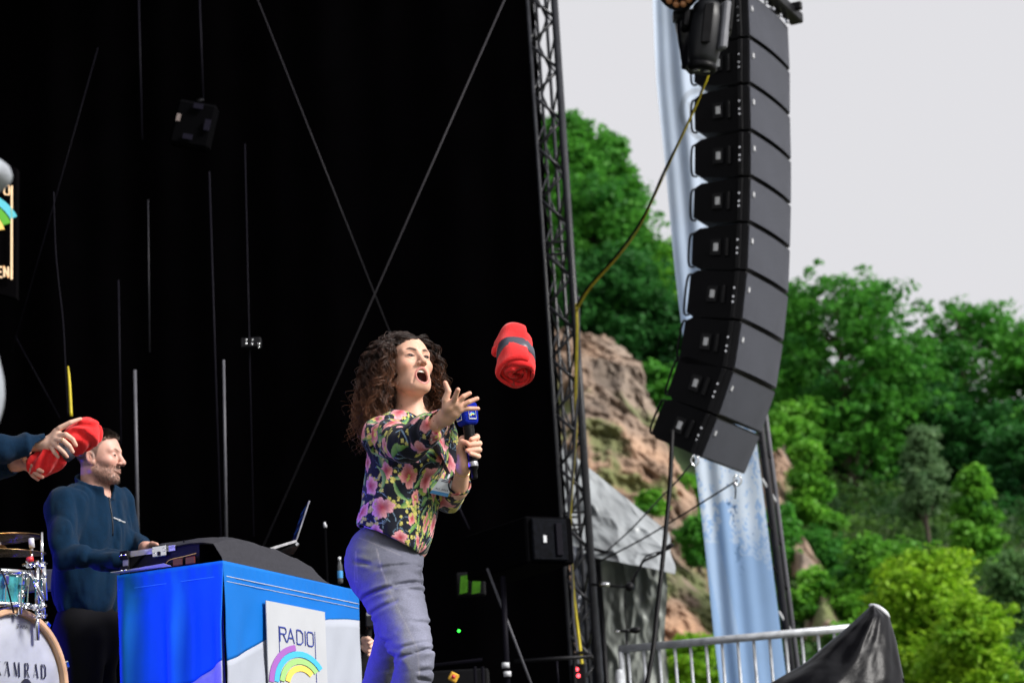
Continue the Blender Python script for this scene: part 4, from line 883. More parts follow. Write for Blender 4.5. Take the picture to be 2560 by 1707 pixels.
def head_sdf(q, mouth='closed', fem=True, ears=True):
    a = q.copy(); a[:, 0] = np.abs(a[:, 0]); zc = -.012 if mouth == 'open' else 0
    jw = .046 if fem else .054
    d = ell(q, (0, -.018, .035), (.075, .092, .083))
    d = smin(d, ell(q, (0, .02, .022), (.064, .068, .075)), .03)
    d = smin(d, ell(q, (0, .028, -.03), (.059, .057, .072)), .03)
    d = smin(d, ell(q, (0, .026, -.074 + zc * .7), (jw + .006, .052, .042)), .025)
    d = smin(d, cap(a, (jw, -.005, -.062 + zc * .5), (.02, .06, -.098 + zc), .020, .017), .022)
    d = smin(d, ell(q, (0, .068, -.101 + zc), (.022, .02, .016 if fem else .018)), .02)
    d = smin(d, ell(a, (.041, .053, -.026), (.022, .026, .020)), .018)
    br = .0095 if fem else .012
    d = smin(d, cap(a, (.008, .083, .022), (.046, .066, .022), br, br * .8), .016)
    d = smax(d, -ell(a, (.032, .099, .002), (.019, .02, .015)), .014)
    d = smin(d, ell(a, (.0318, .0725, 0), (.0152, .0145, .0138)), .005)                          # lids over the eyeball
    ap = .0042 if fem else .0040
    d = smax(d, -ell(a, (.0318, .089, -.001), (.0132, .012, ap)), .0025)
    nw = .0105 if fem else .013
    d = smin(d, cap(q, (0, .083, .014), (0, .106, -.027), .0068 if fem else .009, nw * .92), .010)
    d = smin(d, ell(q, (0, .108, -.033), (nw, .0115, .0095)), .008)
    d = smin(d, ell(a, (nw + .002, .097, -.037), (.0075, .0105, .0075)), .007)
    d = smax(d, -ell(a, (.0065, .104, -.0445), (.0036, .0055, .0045)), .003)
    if mouth == 'open':
        mz = -.081; e = np.sqrt((q[:, 0] / .0265) ** 2 + ((q[:, 2] - mz) / .0305) ** 2)
        d = smin(d, ell(q, (0, .055, mz), (.038, .036, .042)), .02)
        d = smax(d, -ell(q, (0, .088, mz), (.0235, .036, .0270)), .003)
        ys = .0885 - 14 * q[:, 0] ** 2 - .12 * np.maximum(0, mz - q[:, 2])
        ring = np.sqrt(((e - 1) * .0265) ** 2 + ((q[:, 1] - ys) * .75) ** 2) - .0046
        d = smin(d, ring, .006)
    else:
        d = smin(d, cap(a, (0, .0925, -.0615), (.0235, .081, -.0665), .0052, .003), .006)
        d = smin(d, cap(a, (0, .0915, -.0735), (.021, .081, -.069), .0066, .003), .006)
        d = smax(d, -cap(a, (0, .0980, -.0672), (.026, .0845, -.0672), .0012, .0008), .0025)
    d = smax(d, -cap(a, (.0185, .0975, -.043), (.036, .0745, -.088 + zc), .0008, .0008), .009)
    if ears:
        th = R(-12); ca, sa = math.cos(th), math.sin(th)
        e = a - A(.077, -.014, -.010); e = np.stack([e[:, 0] - .25 * -e[:, 1], e[:, 1] * ca - e[:, 2] * sa, e[:, 1] * sa + e[:, 2] * ca], 1)
        ear = ell(e, (0, 0, 0), (.0085, .0185, .032)); ear = smin(ear, ell(e, (0, .006, -.026), (.007, .009, .011)), .008)
        ear = smax(ear, -ell(e, (.010, .001, .004), (.008, .0115, .020)), .004)
        ear = smin(ear, ell(e, (.002, .002, -.003), (.004, .004, .012)), .004)
        d = smin(d, ear, .005)
    return d
def hairline(q):
    return np.minimum(np.minimum(q[:, 2] - np.interp(q[:, 1], [-.02, .008, .024, .04, .075], [-.050, -.020, .030, .062, .078]), .076 - q[:, 1]), .2)
def head_col(q, mouth, fem, skin, lip, brow, stubble=None, scalp=None):
    n = len(q); a = q.copy(); a[:, 0] = np.abs(a[:, 0]); c = np.tile(np.asarray(skin, float), (n, 1))
    def mix(m, col): 
        nonlocal c; m = np.clip(m, 0, 1)[:, None]; c = c * (1 - m) + np.asarray(col) * m
    g = lambda d, w_: np.exp(-np.clip(d, 0, None) ** 2 / (2 * w_ * w_))
    mix(.28 * g(np.linalg.norm(a - A(.042, .068, -.03), axis=1), .018), A(*skin) * A(1.05, .66, .62))
    mix(.3 * g(np.linalg.norm(a - A(.0, .11, -.035), axis=1), .010), A(*skin) * A(1.0, .66, .62))
    mix(.35 * g(np.linalg.norm((a - A(.085, -.012, -.01)) * A(1, 1, .6), axis=1), .012), A(*skin) * A(1.0, .6, .55))
    if mouth == 'open':
        mz = -.081; e = np.sqrt((q[:, 0] / .0265) ** 2 + ((q[:, 2] - mz) / .0305) ** 2)
        mix(np.clip(1 - np.abs(e - .98) / .20, 0, 1) * 1.3 * (q[:, 1] > .06), lip)
        mix(((e < .93) & (q[:, 1] < .083 - 12 * q[:, 0] ** 2) & (q[:, 1] > .03)) * 1.0, (.07, .010, .010))
    else:
        l = np.minimum(cap(a, (0, .0925, -.0625), (.0235, .081, -.0668), .0048, .002), cap(a, (0, .0915, -.0725), (.021, .081, -.069), .006, .002))
        mix(np.clip(1 - l / .0025, 0, 1) * .8, lip)
    if stubble is not None:
        m = np.clip((-.028 - q[:, 2] + .25 * np.clip(.06 - q[:, 1], -.02, .06)) / .02, 0, 1) * np.clip((q[:, 1] + .012) / .02, 0, 1) * np.clip((.075 - np.abs(q[:, 2] + .07)) / .02, 0, 1)
        m *= 1 - .75 * g(np.linalg.norm((a - A(.03, .07, -.035)) * A(1, 1, 1.2), axis=1), .014)
        m *= .55 + .35 * vnoise(q, 420, 3) + .2 * vnoise(q, 90, 5)
        mix(m * .95, stubble)
        mix(.75 * g(cap(a, (0, .1, -.052), (.022, .088, -.058), .003), .004), np.asarray(stubble) * 1.3)
    if scalp is not None:
        hm = hairline(q); mix(np.clip(hm / .010, 0, 1) * (a[:, 0] < .080) * (.70 + .22 * vnoise(q, 300, 4)), scalp)
    nzv = .5 * vnoise(q, 130, 7) + .5 * vnoise(q, 45, 8); c = c * (1 + .055 * nzv)[:, None]
    b = cap(a, (.012, .09, .0195), (.034, .085, .0265), .0036, .0038); b = np.minimum(b, cap(a, (.034, .085, .0265), (.053, .066, .021), .0034, .0014))
    mix(np.clip(1 - b / .0022, 0, 1) * (.9 if fem else .75), brow)
    if fem:
        li = np.abs(ell(a, (.0318, .089, -.001), (.0132, .012, .0052))); mix((li < .0034) * (a[:, 2] > -.002) * .95, (.02, .013, .012)); mix((li < .0020) * .6, (.06, .03, .025)); mix(.45 * g(np.linalg.norm((a - A(.033, .08, .009)) * A(.7, 1, 1.6), axis=1), .010), A(*skin) * A(.60, .48, .45))
    else:
        li = np.abs(ell(a, (.0318, .089, -.001), (.0132, .012, .004))); mix((li < .0018) * .6, (.10, .05, .035))
    return c
def eyes(parent, fr, look=(0, 1, 0), iris=(.10, .055, .03)):
    for s in (-1, 1):
        n, k = 18, 14; V = []; C = []
        ld = nrm(fr.dir(*look)); e1 = nrm(np.cross(ld, UP)); e2 = np.cross(ld, e1); c = fr.w(.0318 * s, .0722, 0)
        for i in range(k + 1):
            t = math.pi * i / k
            for j in range(n):
                a = 2 * math.pi * j / n; V.append(c + fr.s * .0126 * (ld * math.cos(t) + (e1 * math.cos(a) + e2 * math.sin(a)) * math.sin(t)))
                C.append((.003, .003, .003) if t < .26 else (iris if t < .62 else (.10, .085, .08)))
        F = [[i * n + j, i * n + (j + 1) % n, (i + 1) * n + (j + 1) % n, (i + 1) * n + j] for i in range(k) for j in range(n)]
        obj('eye', V, F, M['eye'], parent, smooth=True, col=np.array(C))
def bbox(pts, pad): pts = np.array(pts); return pts.min(0) - pad, pts.max(0) + pad
def chain(p, pts, rad):
    d = None
    for a, b, ra, rb in zip(pts[:-1], pts[1:], rad[:-1], rad[1:]):
        e = cap(p, a, b, ra, rb); d = e if d is None else np.minimum(d, e)
    return d
def hand_sdf(p, wrist, fore, fingers, palm, rw=.026, rf=.034):
    d = cap(p, fore, wrist, rf, rw)
    pl = None
    for c, r in palm:
        e = cap(p, c[0], c[1], r, r); pl = e if pl is None else smin(pl, e, .012)
    d = smin(d, pl, .022)
    for pts, rad in fingers: d = smin(d, chain(p, pts, rad), .0055)
    return d
def skin_hand(q, V, base, tips):
    c = np.tile(np.asarray(base, float), (len(V), 1)); n = vnoise(V, 55, 2)[:, None]; c = c * (1 + .10 * n)
    for t in tips:
        m = (.45 * np.exp(-np.linalg.norm(V - t, axis=1) ** 2 / (2 * .011 ** 2)))[:, None]; c = c * (1 - m) + np.asarray(base) * A(1.08, .72, .66) * m
    return c
def strandmesh(paths, rads, cols, n=3):
    Vs = []; Fs = []; Cs = []; off = 0
    for pts, r, c in zip(paths, rads, cols):
        k = len(pts); T = np.gradient(pts, axis=0); T /= np.maximum(1e-9, np.linalg.norm(T, axis=1))[:, None]
        e = np.cross(T, A(.37, .21, .9)); e /= np.maximum(1e-9, np.linalg.norm(e, axis=1))[:, None]; f = np.cross(T, e)
        ang = np.arange(n) * 2 * np.pi / n
        V = pts[:, None] + r[:, None, None] * (np.cos(ang)[None, :, None] * e[:, None] + np.sin(ang)[None, :, None] * f[:, None])
        Vs.append(V.reshape(-1, 3)); Cs.append(np.repeat(c, n, 0))
        i, j = np.meshgrid(np.arange(k - 1), np.arange(n), indexing='ij'); a = off + i * n + j; b = off + i * n + (j + 1) % n
        Fs.append(np.stack([a, b, b + n, a + n], -1).reshape(-1, 4)); off += k * n
    return np.concatenate(Vs), np.concatenate(Fs), np.concatenate(Cs)

# ================================================================== the woman
YW = 8.3
SKW = A(.72, .415, .30)
wt = thing('person', A(*(P(1000, 1700, YW) * A(1, 1, 0))) + UP * STAGE, 'woman in floral blouse and grey jeans throwing a red blanket, microphone in hand', 'person')
HF = Frame(P(1019, 917, YW), 33, 15, 2); TF = Frame(P(1022, 1135, YW), 48)
NB = P(1030, 1052, YW + .01)
FXw = {  # throwing hand, measured joints
    'wrist': P(1110, 1043, 7.80), 'fore': P(1040, 1100, 7.93)}
Yh = 7.74
fing_r = [([P(1117, 1020, Yh + .01), P(1113, 1000, Yh - .005), P(1121, 978, Yh - .015), P(1113, 957, Yh - .02)], [.015, .012, .0098, .0078]),
          ([P(1134, 1003, Yh - .01), P(1139, 990, Yh - .035), P(1145, 974, Yh - .055)], [.0105, .0092, .0075]),
          ([P(1144, 1006, Yh), P(1159, 991, Yh - .012), P(1174, 983, Yh - .008)], [.0105, .0088, .0072]),
          ([P(1151, 1014, Yh + .01), P(1173, 1004, Yh + .005), P(1193, 996, Yh + .012)], [.0100, .0084, .0070]),
          ([P(1152, 1023, Yh + .02), P(1173, 1021, Yh + .018), P(1195, 1021, Yh + .025)], [.0092, .0078, .0064])]
palm_r = [((P(1111, 1040, 7.79), P(1121, 1016, Yh + .005)), .019), ((P(1114, 1040, 7.79), P(1134, 1007, Yh)), .0165), ((P(1118, 1042, 7.79), P(1145, 1011, Yh + .008)), .0165),
          ((P(1121, 1044, 7.79), P(1148, 1022, Yh + .018)), .0155), ((P(1120, 1046, 7.80), P(1134, 1032, Yh + .025)), .018)]
Yg = 8.14                                                     # microphone hand
mic0, mic1 = P(1168, 1043, Yg), P(1187, 1196, Yg)
def mp(px, py, dd): return P(px, py, Yg + dd)
fing_l = [([mp(1160, 1098, .030), mp(1192, 1091, .022), mp(1193, 1093, -.012), mp(1178, 1098, -.030)], [.0105, .0105, .0098, .0082]),
          ([mp(1160, 1112, .032), mp(1198, 1108, .024), mp(1198, 1109, -.014), mp(1172, 1112, -.031)], [.0105, .0108, .0100, .0082]),
          ([mp(1160, 1126, .030), mp(1198, 1124, .024), mp(1197, 1124, -.012), mp(1168, 1126, -.030)], [.0105, .0105, .0098, .0080]),
          ([mp(1160, 1138, .028), mp(1196, 1140, .022), mp(1195, 1140, -.008), mp(1176, 1134, -.028)], [.0095, .0092, .0086, .0072]),
          ([mp(1152, 1140, .010), mp(1149, 1118, -.008), mp(1155, 1104, -.020), mp(1167, 1107, -.030)], [.014, .012, .0105, .0088])]
palm_l = [((mp(1157, 1160, .02), mp(1158, 1100, .026)), .017), ((mp(1160, 1160, .022), mp(1180, 1105, .034)), .015), ((mp(1162, 1162, .02), mp(1178, 1138, .030)), .016), ((mp(1156, 1158, .012), mp(1154, 1130, .008)), .015)]
wr_l, fo_l = mp(1157, 1172, .03), P(1148, 1225, Yg + .12)
def f_head(p):
    q = HF.loc(p); d = head_sdf(q, 'open', True)
    nk = cap(p, HF.w(0, -.022, -.055), NB - UP * .05, .048, .053)
    d = smin(d, nk, .022); return smin(d, cap(p, P(985, 1075, YW), P(1085, 1070, YW + .04), .05), .05)
lo, hi = bbox([HF.w(*c) for c in ((-.1, -.13, -.12), (.1, .13, .13), (.1, -.13, .13), (-.1, .13, -.15))] + [NB - UP * .04], .012)
Vh, Fh = nets(f_head, lo, hi, .0022)
def fr_(p): return hand_sdf(p, FXw['wrist'], FXw['fore'], fing_r, palm_r, .0245, .034)
def fl_(p): return hand_sdf(p, wr_l, fo_l, fing_l, palm_l, .0235, .031)
allr = [FXw['wrist'], FXw['fore']] + [x for f in fing_r for x in f[0]]; alll = [wr_l, fo_l] + [x for f in fing_l for x in f[0]]
V1, F1 = nets(fr_, *bbox(allr, .045), .0022); V2, F2 = nets(fl_, *bbox(alll, .045), .0022)
cH = head_col(HF.loc(Vh), 'open', True, SKW, (.50, .17, .155), (.030, .016, .012))
cR = skin_hand(None, V1, SKW, [f[0][-1] for f in fing_r]); cL = skin_hand(None, V2, SKW, [f[0][-1] for f in fing_l])
# torso and legs under the clothes close the body
def f_core(p):
    d = ell(p, TF.c, (.13, .09, .16), TF.M); d = smin(d, ell(p, P(985, 1300, YW + .03), (.12, .09, .2), TF.M), .05)
    d = smin(d, cap(p, P(960, 1085, 8.2), P(1105, 1085, 8.42), .05), .04)
    d = smin(d, chain(p, [P(958, 1087, 8.2), P(1018, 1112, 7.99), FXw['fore']], [.045, .038, .03]), .03)
    return smin(d, chain(p, [P(1105, 1085, 8.42), P(1121, 1243, 8.43), fo_l], [.04, .036, .03]), .03)
V3, F3 = nets(f_core, *bbox([P(940, 1060, 8.0), P(1130, 1060, 8.5), P(985, 1460, 8.35)], .1), .009)
Vb, Fb = join([(Vh, Fh), (V1, F1), (V2, F2), (V3, F3)])
body = obj('body', Vb, Fb, M['skin'], wt, smooth=True, col=np.concatenate([cH, cR, cL, np.tile(SKW, (len(V3), 1))]))
eyes(wt, HF, (-.10, 1, -.16), (.018, .010, .007))
def teeth(parent, fr):
    V = []; F = []
    for (z0, z1, y0) in ((-.0530, -.0640, .0845),):
        k = 13
        for i in range(k):
            x = -.019 + .038 * i / (k - 1); y = y0 - 16 * x * x; h = .0012 * (i % 2)
            V += [fr.w(x, y, z0), fr.w(x, y, z1 + h), fr.w(x, y - .005, z1 + h), fr.w(x, y - .005, z0)]
        for i in range(k - 1):
            for j in range(4): F.append([4 * i + j, 4 * i + (j + 1) % 4, 4 * i + 4 + (j + 1) % 4, 4 * i + 4 + j])
        F += [[3, 2, 1, 0], [4 * k - 4, 4 * k - 3, 4 * k - 2, 4 * k - 1]]
    obj('teeth', V, F, M['teeth'], parent)
teeth(wt, HF)
m = MB(); m.lathe(HF.w(0, .055, -.108), HF.dir(0, .5, .8), [(.018, 0), (.018, .008), (.012, .015), (0, .017)], 14); M['tongue'] = mat('tongue', (.42, .10, .09), .35); m.build('tongue', M['tongue'], wt, smooth=True)
# ---- blouse
SR, ER, CR = P(957, 1086, 8.2), P(1016, 1112, 7.99), P(1109, 1050, 7.80)
SL, EL, CL = P(1104, 1083, 8.42), P(1121, 1245, 8.43), P(1150, 1208, Yg + .085)
def hem_plane(p): # >0 below the hem
    a, b = P(893, 1312, 8.30), P(1066, 1392, 8.30); t = np.clip((p[:, 0] - a[0]) / (b[0] - a[0]), -.2, 1.15); return (a[2] + (b[2] - a[2]) * t) - p[:, 2]
def arms_r(p): return chain(p, [SR, ER, CR], [.070, .066, .047])
def arms_l(p): return chain(p, [SL, EL, CL], [.062, .058, .043])
def f_torso(p):
    d = ell(p, P(1020, 1135, YW), (.165, .115, .150), TF.M); d = smin(d, ell(p, P(998, 1250, YW + .01), (.150, .118, .17), TF.M), .06)
    d = smin(d, ell(p, P(976, 1345, YW + .03), (.148, .128, .12), TF.M), .06); d = smin(d, ell(p, TF.w(.02, .10, -.02), (.10, .05, .07), TF.M), .05)
    return smin(d, cap(p, P(985, 1070, YW - .03), P(1080, 1068, YW + .05), .058), .05)
def f_blouse(p):
    t = f_torso(p); r = arms_r(p); l = arms_l(p); d = smin(smin(t, r, .045), l, .03)
    w1 = fbm(p * A(1, 1, .45), 9, 3, 3, True); w2 = vnoise(p * A(1, 1, .6), 24, 6)
    ar = np.exp(-np.clip(r + .01, 0, 1) / .02); tt = (p - ER) @ nrm(CR - SR)
    d = d + .011 * w1 + .0035 * w2 + ar * .006 * np.sin(tt * 95 + 3 * w2)
    d = d - .010 * np.exp(-np.clip((hem_plane(p) + .03), -1, 1) ** 2 / .0004) * .0
    hp = hem_plane(p); cav = np.maximum(d + .010, -hp - .07); d = np.maximum(d, hp); d = np.maximum(d, -cav)
    for E, C, rr in ((ER, CR, .047), (EL, CL, .043)):       # open cuffs
        ax = nrm(C - E); h = (p - C) @ ax; rad = np.linalg.norm((p - C) - h[:, None] * ax, axis=1)
        near = rad < .075; cut = np.where(near & (h > -.2), h, -1.0); d = np.maximum(d, np.where(near, cut, -1.0))
        d = np.maximum(d, -np.where(near, np.maximum(rad - rr + .009, np.maximum(-h - .05, h - .05)), 1.0))
    nk = cap(p, HF.w(0, -.02, -.06), NB - UP * .02, .056, .064); return smax(d, -nk, .012)
Vc, Fc = nets(f_blouse, *bbox([P(885, 1060, 8.25), P(1175, 1060, 8.3), P(985, 1400, 8.6), P(985, 1400, 8.02), CR, P(1010, 1030, 7.9)], .06), .0035, 1.8)
# floral print: painted once on a canvas of millimetres, then laid round body and sleeves
def floral(W, H, seed):
    rg = np.random.RandomState(seed); I = np.tile(A(.004, .006, .016), (H, W, 1)).astype(np.float32)
    def stamp(cx, cy, ext, fn):
        x0, x1, y0, y1 = int(max(0, cx - ext)), int(min(W, cx + ext)), int(max(0, cy - ext)), int(min(H, cy + ext))
        if x1 <= x0 or y1 <= y0: return
        yy, xx = np.mgrid[y0:y1, x0:x1]; m, c = fn(xx - cx, yy - cy); I[y0:y1, x0:x1][m] = c[m]
    def scroll():
        cx, cy = rg.rand() * W, rg.rand() * H; a = rg.rand() * 6.3; kk = rg.choice([-1, 1]) * (.02 + .05 * rg.rand()); bl = A(.15, .23, .33) * (.6 + .8 * rg.rand())
        for i in range(70):
            cx += math.cos(a) * 1.2; cy += math.sin(a) * 1.2; a += kk
            stamp(cx, cy, 2, lambda x, y: (x * x + y * y < 1.7, np.broadcast_to(bl, x.shape + (3,))))
    def leaf():
        cx, cy = rg.rand() * W, rg.rand() * H; a = rg.rand() * 6.3; L = 28 + 26 * rg.rand(); wd = 6 + 6 * rg.rand(); bend = (rg.rand() - .5) * .02
        c0 = [A(.05, .17, .06), A(.10, .26, .06), A(.03, .13, .10)][rg.randint(3)]; c1 = [A(.38, .48, .10), A(.30, .46, .20), A(.22, .40, .10)][rg.randint(3)]
        def fn(x, y):
            u = x * math.cos(a) + y * math.sin(a); v = -x * math.sin(a) + y * math.cos(a) + bend * u * u; t = np.clip(1 - (u / L) ** 2, 0, 1)
            m = np.abs(v) < wd * t; g = np.clip(.5 + v / (wd * np.maximum(t, .1)) * .6, 0, 1)[..., None]; return m, c0 * (1 - g) + c1 * g
        stamp(cx, cy, L + 4, fn)
    def flower(cx, cy, Rr):
        a0 = rg.rand() * 6.3; np_ = rg.choice([3, 4, 5]); sq = .6 + .35 * rg.rand(); tone = rg.rand()
        dk = A(.50, .045, .055) * (1 - .5 * tone) + A(.36, .04, .13) * .5 * tone; lt = A(.80, .36, .36) * (1 - tone) + A(.80, .42, .50) * tone
        def fn(x, y):
            u = x * math.cos(a0) + y * math.sin(a0); v = (-x * math.sin(a0) + y * math.cos(a0)) / sq; th = np.arctan2(v, u); r = np.hypot(u, v)
            edge = Rr * (.66 + .28 * np.abs(np.cos(th * np_ / 2)) + .06 * np.sin(th * 9 + 2)); m = r < edge
            g = np.clip(r / edge, 0, 1); st = .5 + .5 * np.sin(th * 17 + 2 * np.sin(r * .3)); g2 = np.clip(g ** 1.2 * .85 + .35 * st * g - .02, 0, 1)[..., None]
            c = dk * (1 - g2) + lt * g2; inner = (np.hypot(u - Rr * .2, v + Rr * .15) / (Rr * .45))[..., None]
            return m, np.where(inner < 1, c * (.75 + .25 * inner), c)
        stamp(cx, cy, Rr * 1.1, fn)
    def dots():
        cx, cy = rg.rand() * W, rg.rand() * H
        for i in range(rg.randint(2, 6)):
            px, py = cx + rg.normal() * 14, cy + rg.normal() * 14; r = 4.6 + 2.6 * rg.rand(); c = A(.66, .60, .16) * (.7 + .4 * rg.rand())
            stamp(px, py, 10, lambda x, y: (np.hypot(x, y) < r * (1 + .14 * np.cos(5 * np.arctan2(y, x))), np.broadcast_to(c, x.shape + (3,)) * (1 - .25 * (np.hypot(x, y) < r * .3))[..., None]))
    area = W * H / 1e4
    for _ in range(int(area * 4.2)): scroll()
    for _ in range(int(area * 1.7)): leaf()
    for _ in range(int(area * 1.9)): dots()
    pts = []
    for _ in range(4000):
        c = A(rg.rand() * W, rg.rand() * H)
        if all(np.linalg.norm(c - q) > 74 for q in pts): pts.append(c)
    for c in pts: flower(c[0], c[1], 26 + 22 * rg.rand())
    for _ in range(int(area * .7)): leaf()
    for _ in range(int(area * 1.5)): dots()
    return I
CAN = floral(1300, 1000, 4)
def paint(V):
    t, r, l = f_torso(V), arms_r(V), arms_l(V); q = TF.loc(V); s = np.arctan2(q[:, 0], q[:, 1]) * 150 + 600; h = (V[:, 2] - V[:, 2].min()) * 1000
    def armuv(A0_, B0_, C0_, off):
        ax = nrm(C0_ - A0_); hh = (V - A0_) @ ax * 1000 + off; e1 = nrm(np.cross(ax, UP)); e2 = np.cross(ax, e1); m_ = V - A0_ - ((V - A0_) @ ax)[:, None] * ax; return np.arctan2(m_ @ e2, m_ @ e1) * 62 + 300, hh
    sr, hr = armuv(SR, ER, CR, 560); sl_, hl = armuv(SL, EL, CL, 300)
    isr = (r < t) & (r <= l); isl = (l < t) & (l < r)
    s = np.where(isr, sr, np.where(isl, sl_ + 500, s)); h = np.where(isr, hr, np.where(isl, hl, h))
    return CAN[np.clip(h, 0, 999).astype(int), np.mod(s, 1300).astype(int)]
cB = paint(Vc)
zip_px = [P(1098, 1090, 8.0), P(1088, 1180, 8.0), P(1092, 1300, 8.0), P(1075, 1385, 8.0)]
blouse = obj('blouse', Vc, Fc, M['cloth_attr'], wt, smooth=True, col=cB)
# lanyard and badge
def surf(px, py, f, off=.004, y0=7.6, y1=8.9):
    ys = np.linspace(y0, y1, 260); pts = np.array([P(px, py, y) for y in ys]); d = f(pts); k = np.argmax(d < off); return pts[k]
M['lan'] = mat('dark lanyard', (.035, .025, .045), .6); M['badge'] = mat('badge card', (.66, .74, .82), .3); M['badgeblue'] = mat('badge blue', (.05, .28, .62), .3); M['navyink'] = mat('navy ink', (.01, .015, .08), .5)
m = MB(); la = np.array([surf(x, y, f_blouse, .006) for x, y in ((1072, 1085), (1082, 1105), (1092, 1125), (1104, 1150), (1114, 1170), (1123, 1186))]); la = spline(la, 16)
sd = nrm(np.cross(la[-1] - la[0], A(0, 1, 0))) * .011; m.prism(list(la + sd * np.linspace(1, .5, 16)[:, None]) + list((la - sd * np.linspace(1, .5, 16)[:, None])[::-1]), A(0, -.003, 0)); m.build('lanyard', M['lan'], wt)
m = MB(); m.prism([la[2] + sd * .4, la[6] + sd * .3, la[6] - sd * .3, la[2] - sd * .4], A(0, -.005, 0)); m.build('lanyard_print', M['label'], wt)
bp = [surf(x, y, f_blouse, .012) for x, y in ((1103, 1196), (1137, 1201), (1118, 1240), (1076, 1232))]; bc_ = sum(bp) / 4
m = MB(); bn = A(.2, -.98, 0); yb = min(b[1] for b in bp) - .004; bp = [P(x, y, yb) for x, y in ((1100, 1195), (1137, 1201), (1119, 1242), (1074, 1232))]; m.prism(bp, A(0, .003, 0)); bo = m.build('badge', M['badge'], wt)
m = MB(); bq = [bp[3] * (1 - t) + bp[0] * t for t in (0, .2)] ; br_ = [bp[2] * (1 - t) + bp[1] * t for t in (0, .2)]; m.prism([bq[0], br_[0], br_[1], bq[1]], A(0, -.002, 0)); m.build('badge_stripe', M['badgeblue'], bo)
def text_mesh(txt, org, ex, ey, nz, size, mt, parent, name, th=.001):
    cu = bpy.data.curves.new('t', 'FONT'); cu.body = txt; cu.size = 1; cu.align_x = 'CENTER'; cu.resolution_u = 3; o = bpy.data.objects.new('t', cu); COL.objects.link(o)
    me = o.evaluated_get(bpy.context.evaluated_depsgraph_get()).to_mesh() if False else None
    bpy.context.view_layer.update(); dg = bpy.context.evaluated_depsgraph_get(); me = bpy.data.meshes.new_from_object(o.evaluated_get(dg))
    v = np.array([x.co[:] for x in me.vertices]); f = [list(p.vertices) for p in me.polygons]
    bpy.data.objects.remove(o); bpy.data.curves.remove(cu); bpy.data.meshes.remove(me)
    W_ = org + ex * v[:, :1] * size + ey * v[:, 1:2] * size + nz * th
    return obj(name, W_, f, mt, parent)
exb = nrm(bp[2] - bp[3]); eyb = nrm(bp[0] - bp[3]); text_mesh('ALL AREA', bp[3] * .35 + bp[2] * .35 + bp[0] * .15 + bp[1] * .15, exb, eyb, A(0, -1, 0), .0105, M['navyink'], bo, 'badge_text')
m = MB(); o_ = bp[0] * .42 + bp[1] * .42 + bp[2] * .08 + bp[3] * .08; strokes(m, [[(-.016, 0), (.006, 0)], [(-.016, .006), (.006, .006)], [(.010, -.002), (.013, .007), (.016, -.002)]], o_, exb, eyb, A(0, -1, 0), .001, .0022); m.build('badge_print', M['navyink'], bo)
m = MB(); c_ = (bp[0] + bp[1]) / 2; m.tube([c_, la[-1]], .004, 6); m.build('clip', M['label'], wt)
# bracelets
M['gold'] = mat('gold', (.75, .5, .22), .25, metal=1)
m = MB(); ax = nrm(wr_l - fo_l); m.lathe(wr_l - ax * .012, ax, [(.0255, -.002), (.027, 0), (.0255, .002), (.024, 0), (.0255, -.002)], 24); m.build('bracelet', M['gold'], wt, smooth=True)
m = MB(); ax = nrm(FXw['wrist'] - FXw['fore']); m.lathe(FXw['wrist'] - ax * .004, ax, [(.0265, -.006), (.0285, 0), (.0265, .006), (.025, 0), (.0265, -.006)], 24); m.build('wristband', M['rubber'], wt, smooth=True)
# ---- jeans
JR = [P(976, 1462, 8.27), P(1036, 1640, 8.10), P(1026, 1935, 8.14)]; JL = [P(990, 1450, 8.45), P(990, 1592, 8.42), P(950, 1715, 8.52), P(930, 1950, 8.6)]
CRS = [((898, 1495), (985, 1470), .007), ((985, 1470), (1062, 1452), .006), ((935, 1425), (1060, 1405), .004), ((905, 1545), (1000, 1505), .004), ((1045, 1440), (1078, 1395), .008), ((1000, 1655), (1092, 1628), .007), ((990, 1635), (1085, 1612), .004),
       ((1050, 1690), (1088, 1680), .005), ((1030, 1565), (1090, 1560), .003), ((1020, 1480), (1066, 1475), .003), ((940, 1640), (1000, 1650), .005), ((925, 1600), (985, 1612), .004), ((880, 1400), (930, 1412), .003), ((1045, 1705), (1085, 1712), .005)]
CRP = [(P(*a, 8.2), P(*b, 8.2), s) for a, b, s in CRS]
def f_jeans(p):
    d = ell(p, P(963, 1395, YW + .04), (.150, .118, .13), TF.M); d = smin(d, ell(p, P(935, 1428, YW + .0), (.095, .080, .10), TF.M), .05)
    d = smin(d, ell(p, P(950, 1425, YW + .14), (.09, .086, .09), TF.M), .05)
    d = smin(d, chain(p, JR, [.113, .068, .046]), .035); d = smin(d, cap(p, P(1022, 1720, 8.13), P(1020, 1760, 8.14), .064, .060), .03)
    d = smin(d, chain(p, JL, [.098, .072, .066, .045]), .02)
    front = 1 / (1 + np.exp((p[:, 1] - 8.33) * 60))
    q = p.copy(); q[:, 1] = 8.2
    for a, b, s in CRP:
        ab = b - a; tt = (q - a) @ ab / (ab @ ab); fade = np.clip(4 * tt * (1 - tt), 0, 1) ** .7; e = np.linalg.norm(q - a - np.clip(tt, 0, 1)[:, None] * ab, axis=1); t = e / .0068; d = d + front * fade * s * 1.9 * (1.1 * np.exp(-t * t) - .6 * np.exp(-((e - .014) / .009) ** 2))
    return d + .0018 * vnoise(p * A(1, 1, 1.6), 38, 4) + .003 * vnoise(p * A(1, 1, 2), 14, 5)
Vj, Fj = nets(f_jeans, *bbox([P(865, 1330, 8.2), P(1095, 1330, 8.6), P(1000, 1950, 8.1), P(900, 1950, 8.65)], .06), .0049, 1.6)
zlo = P(1000, 1330, 8.3)[2]
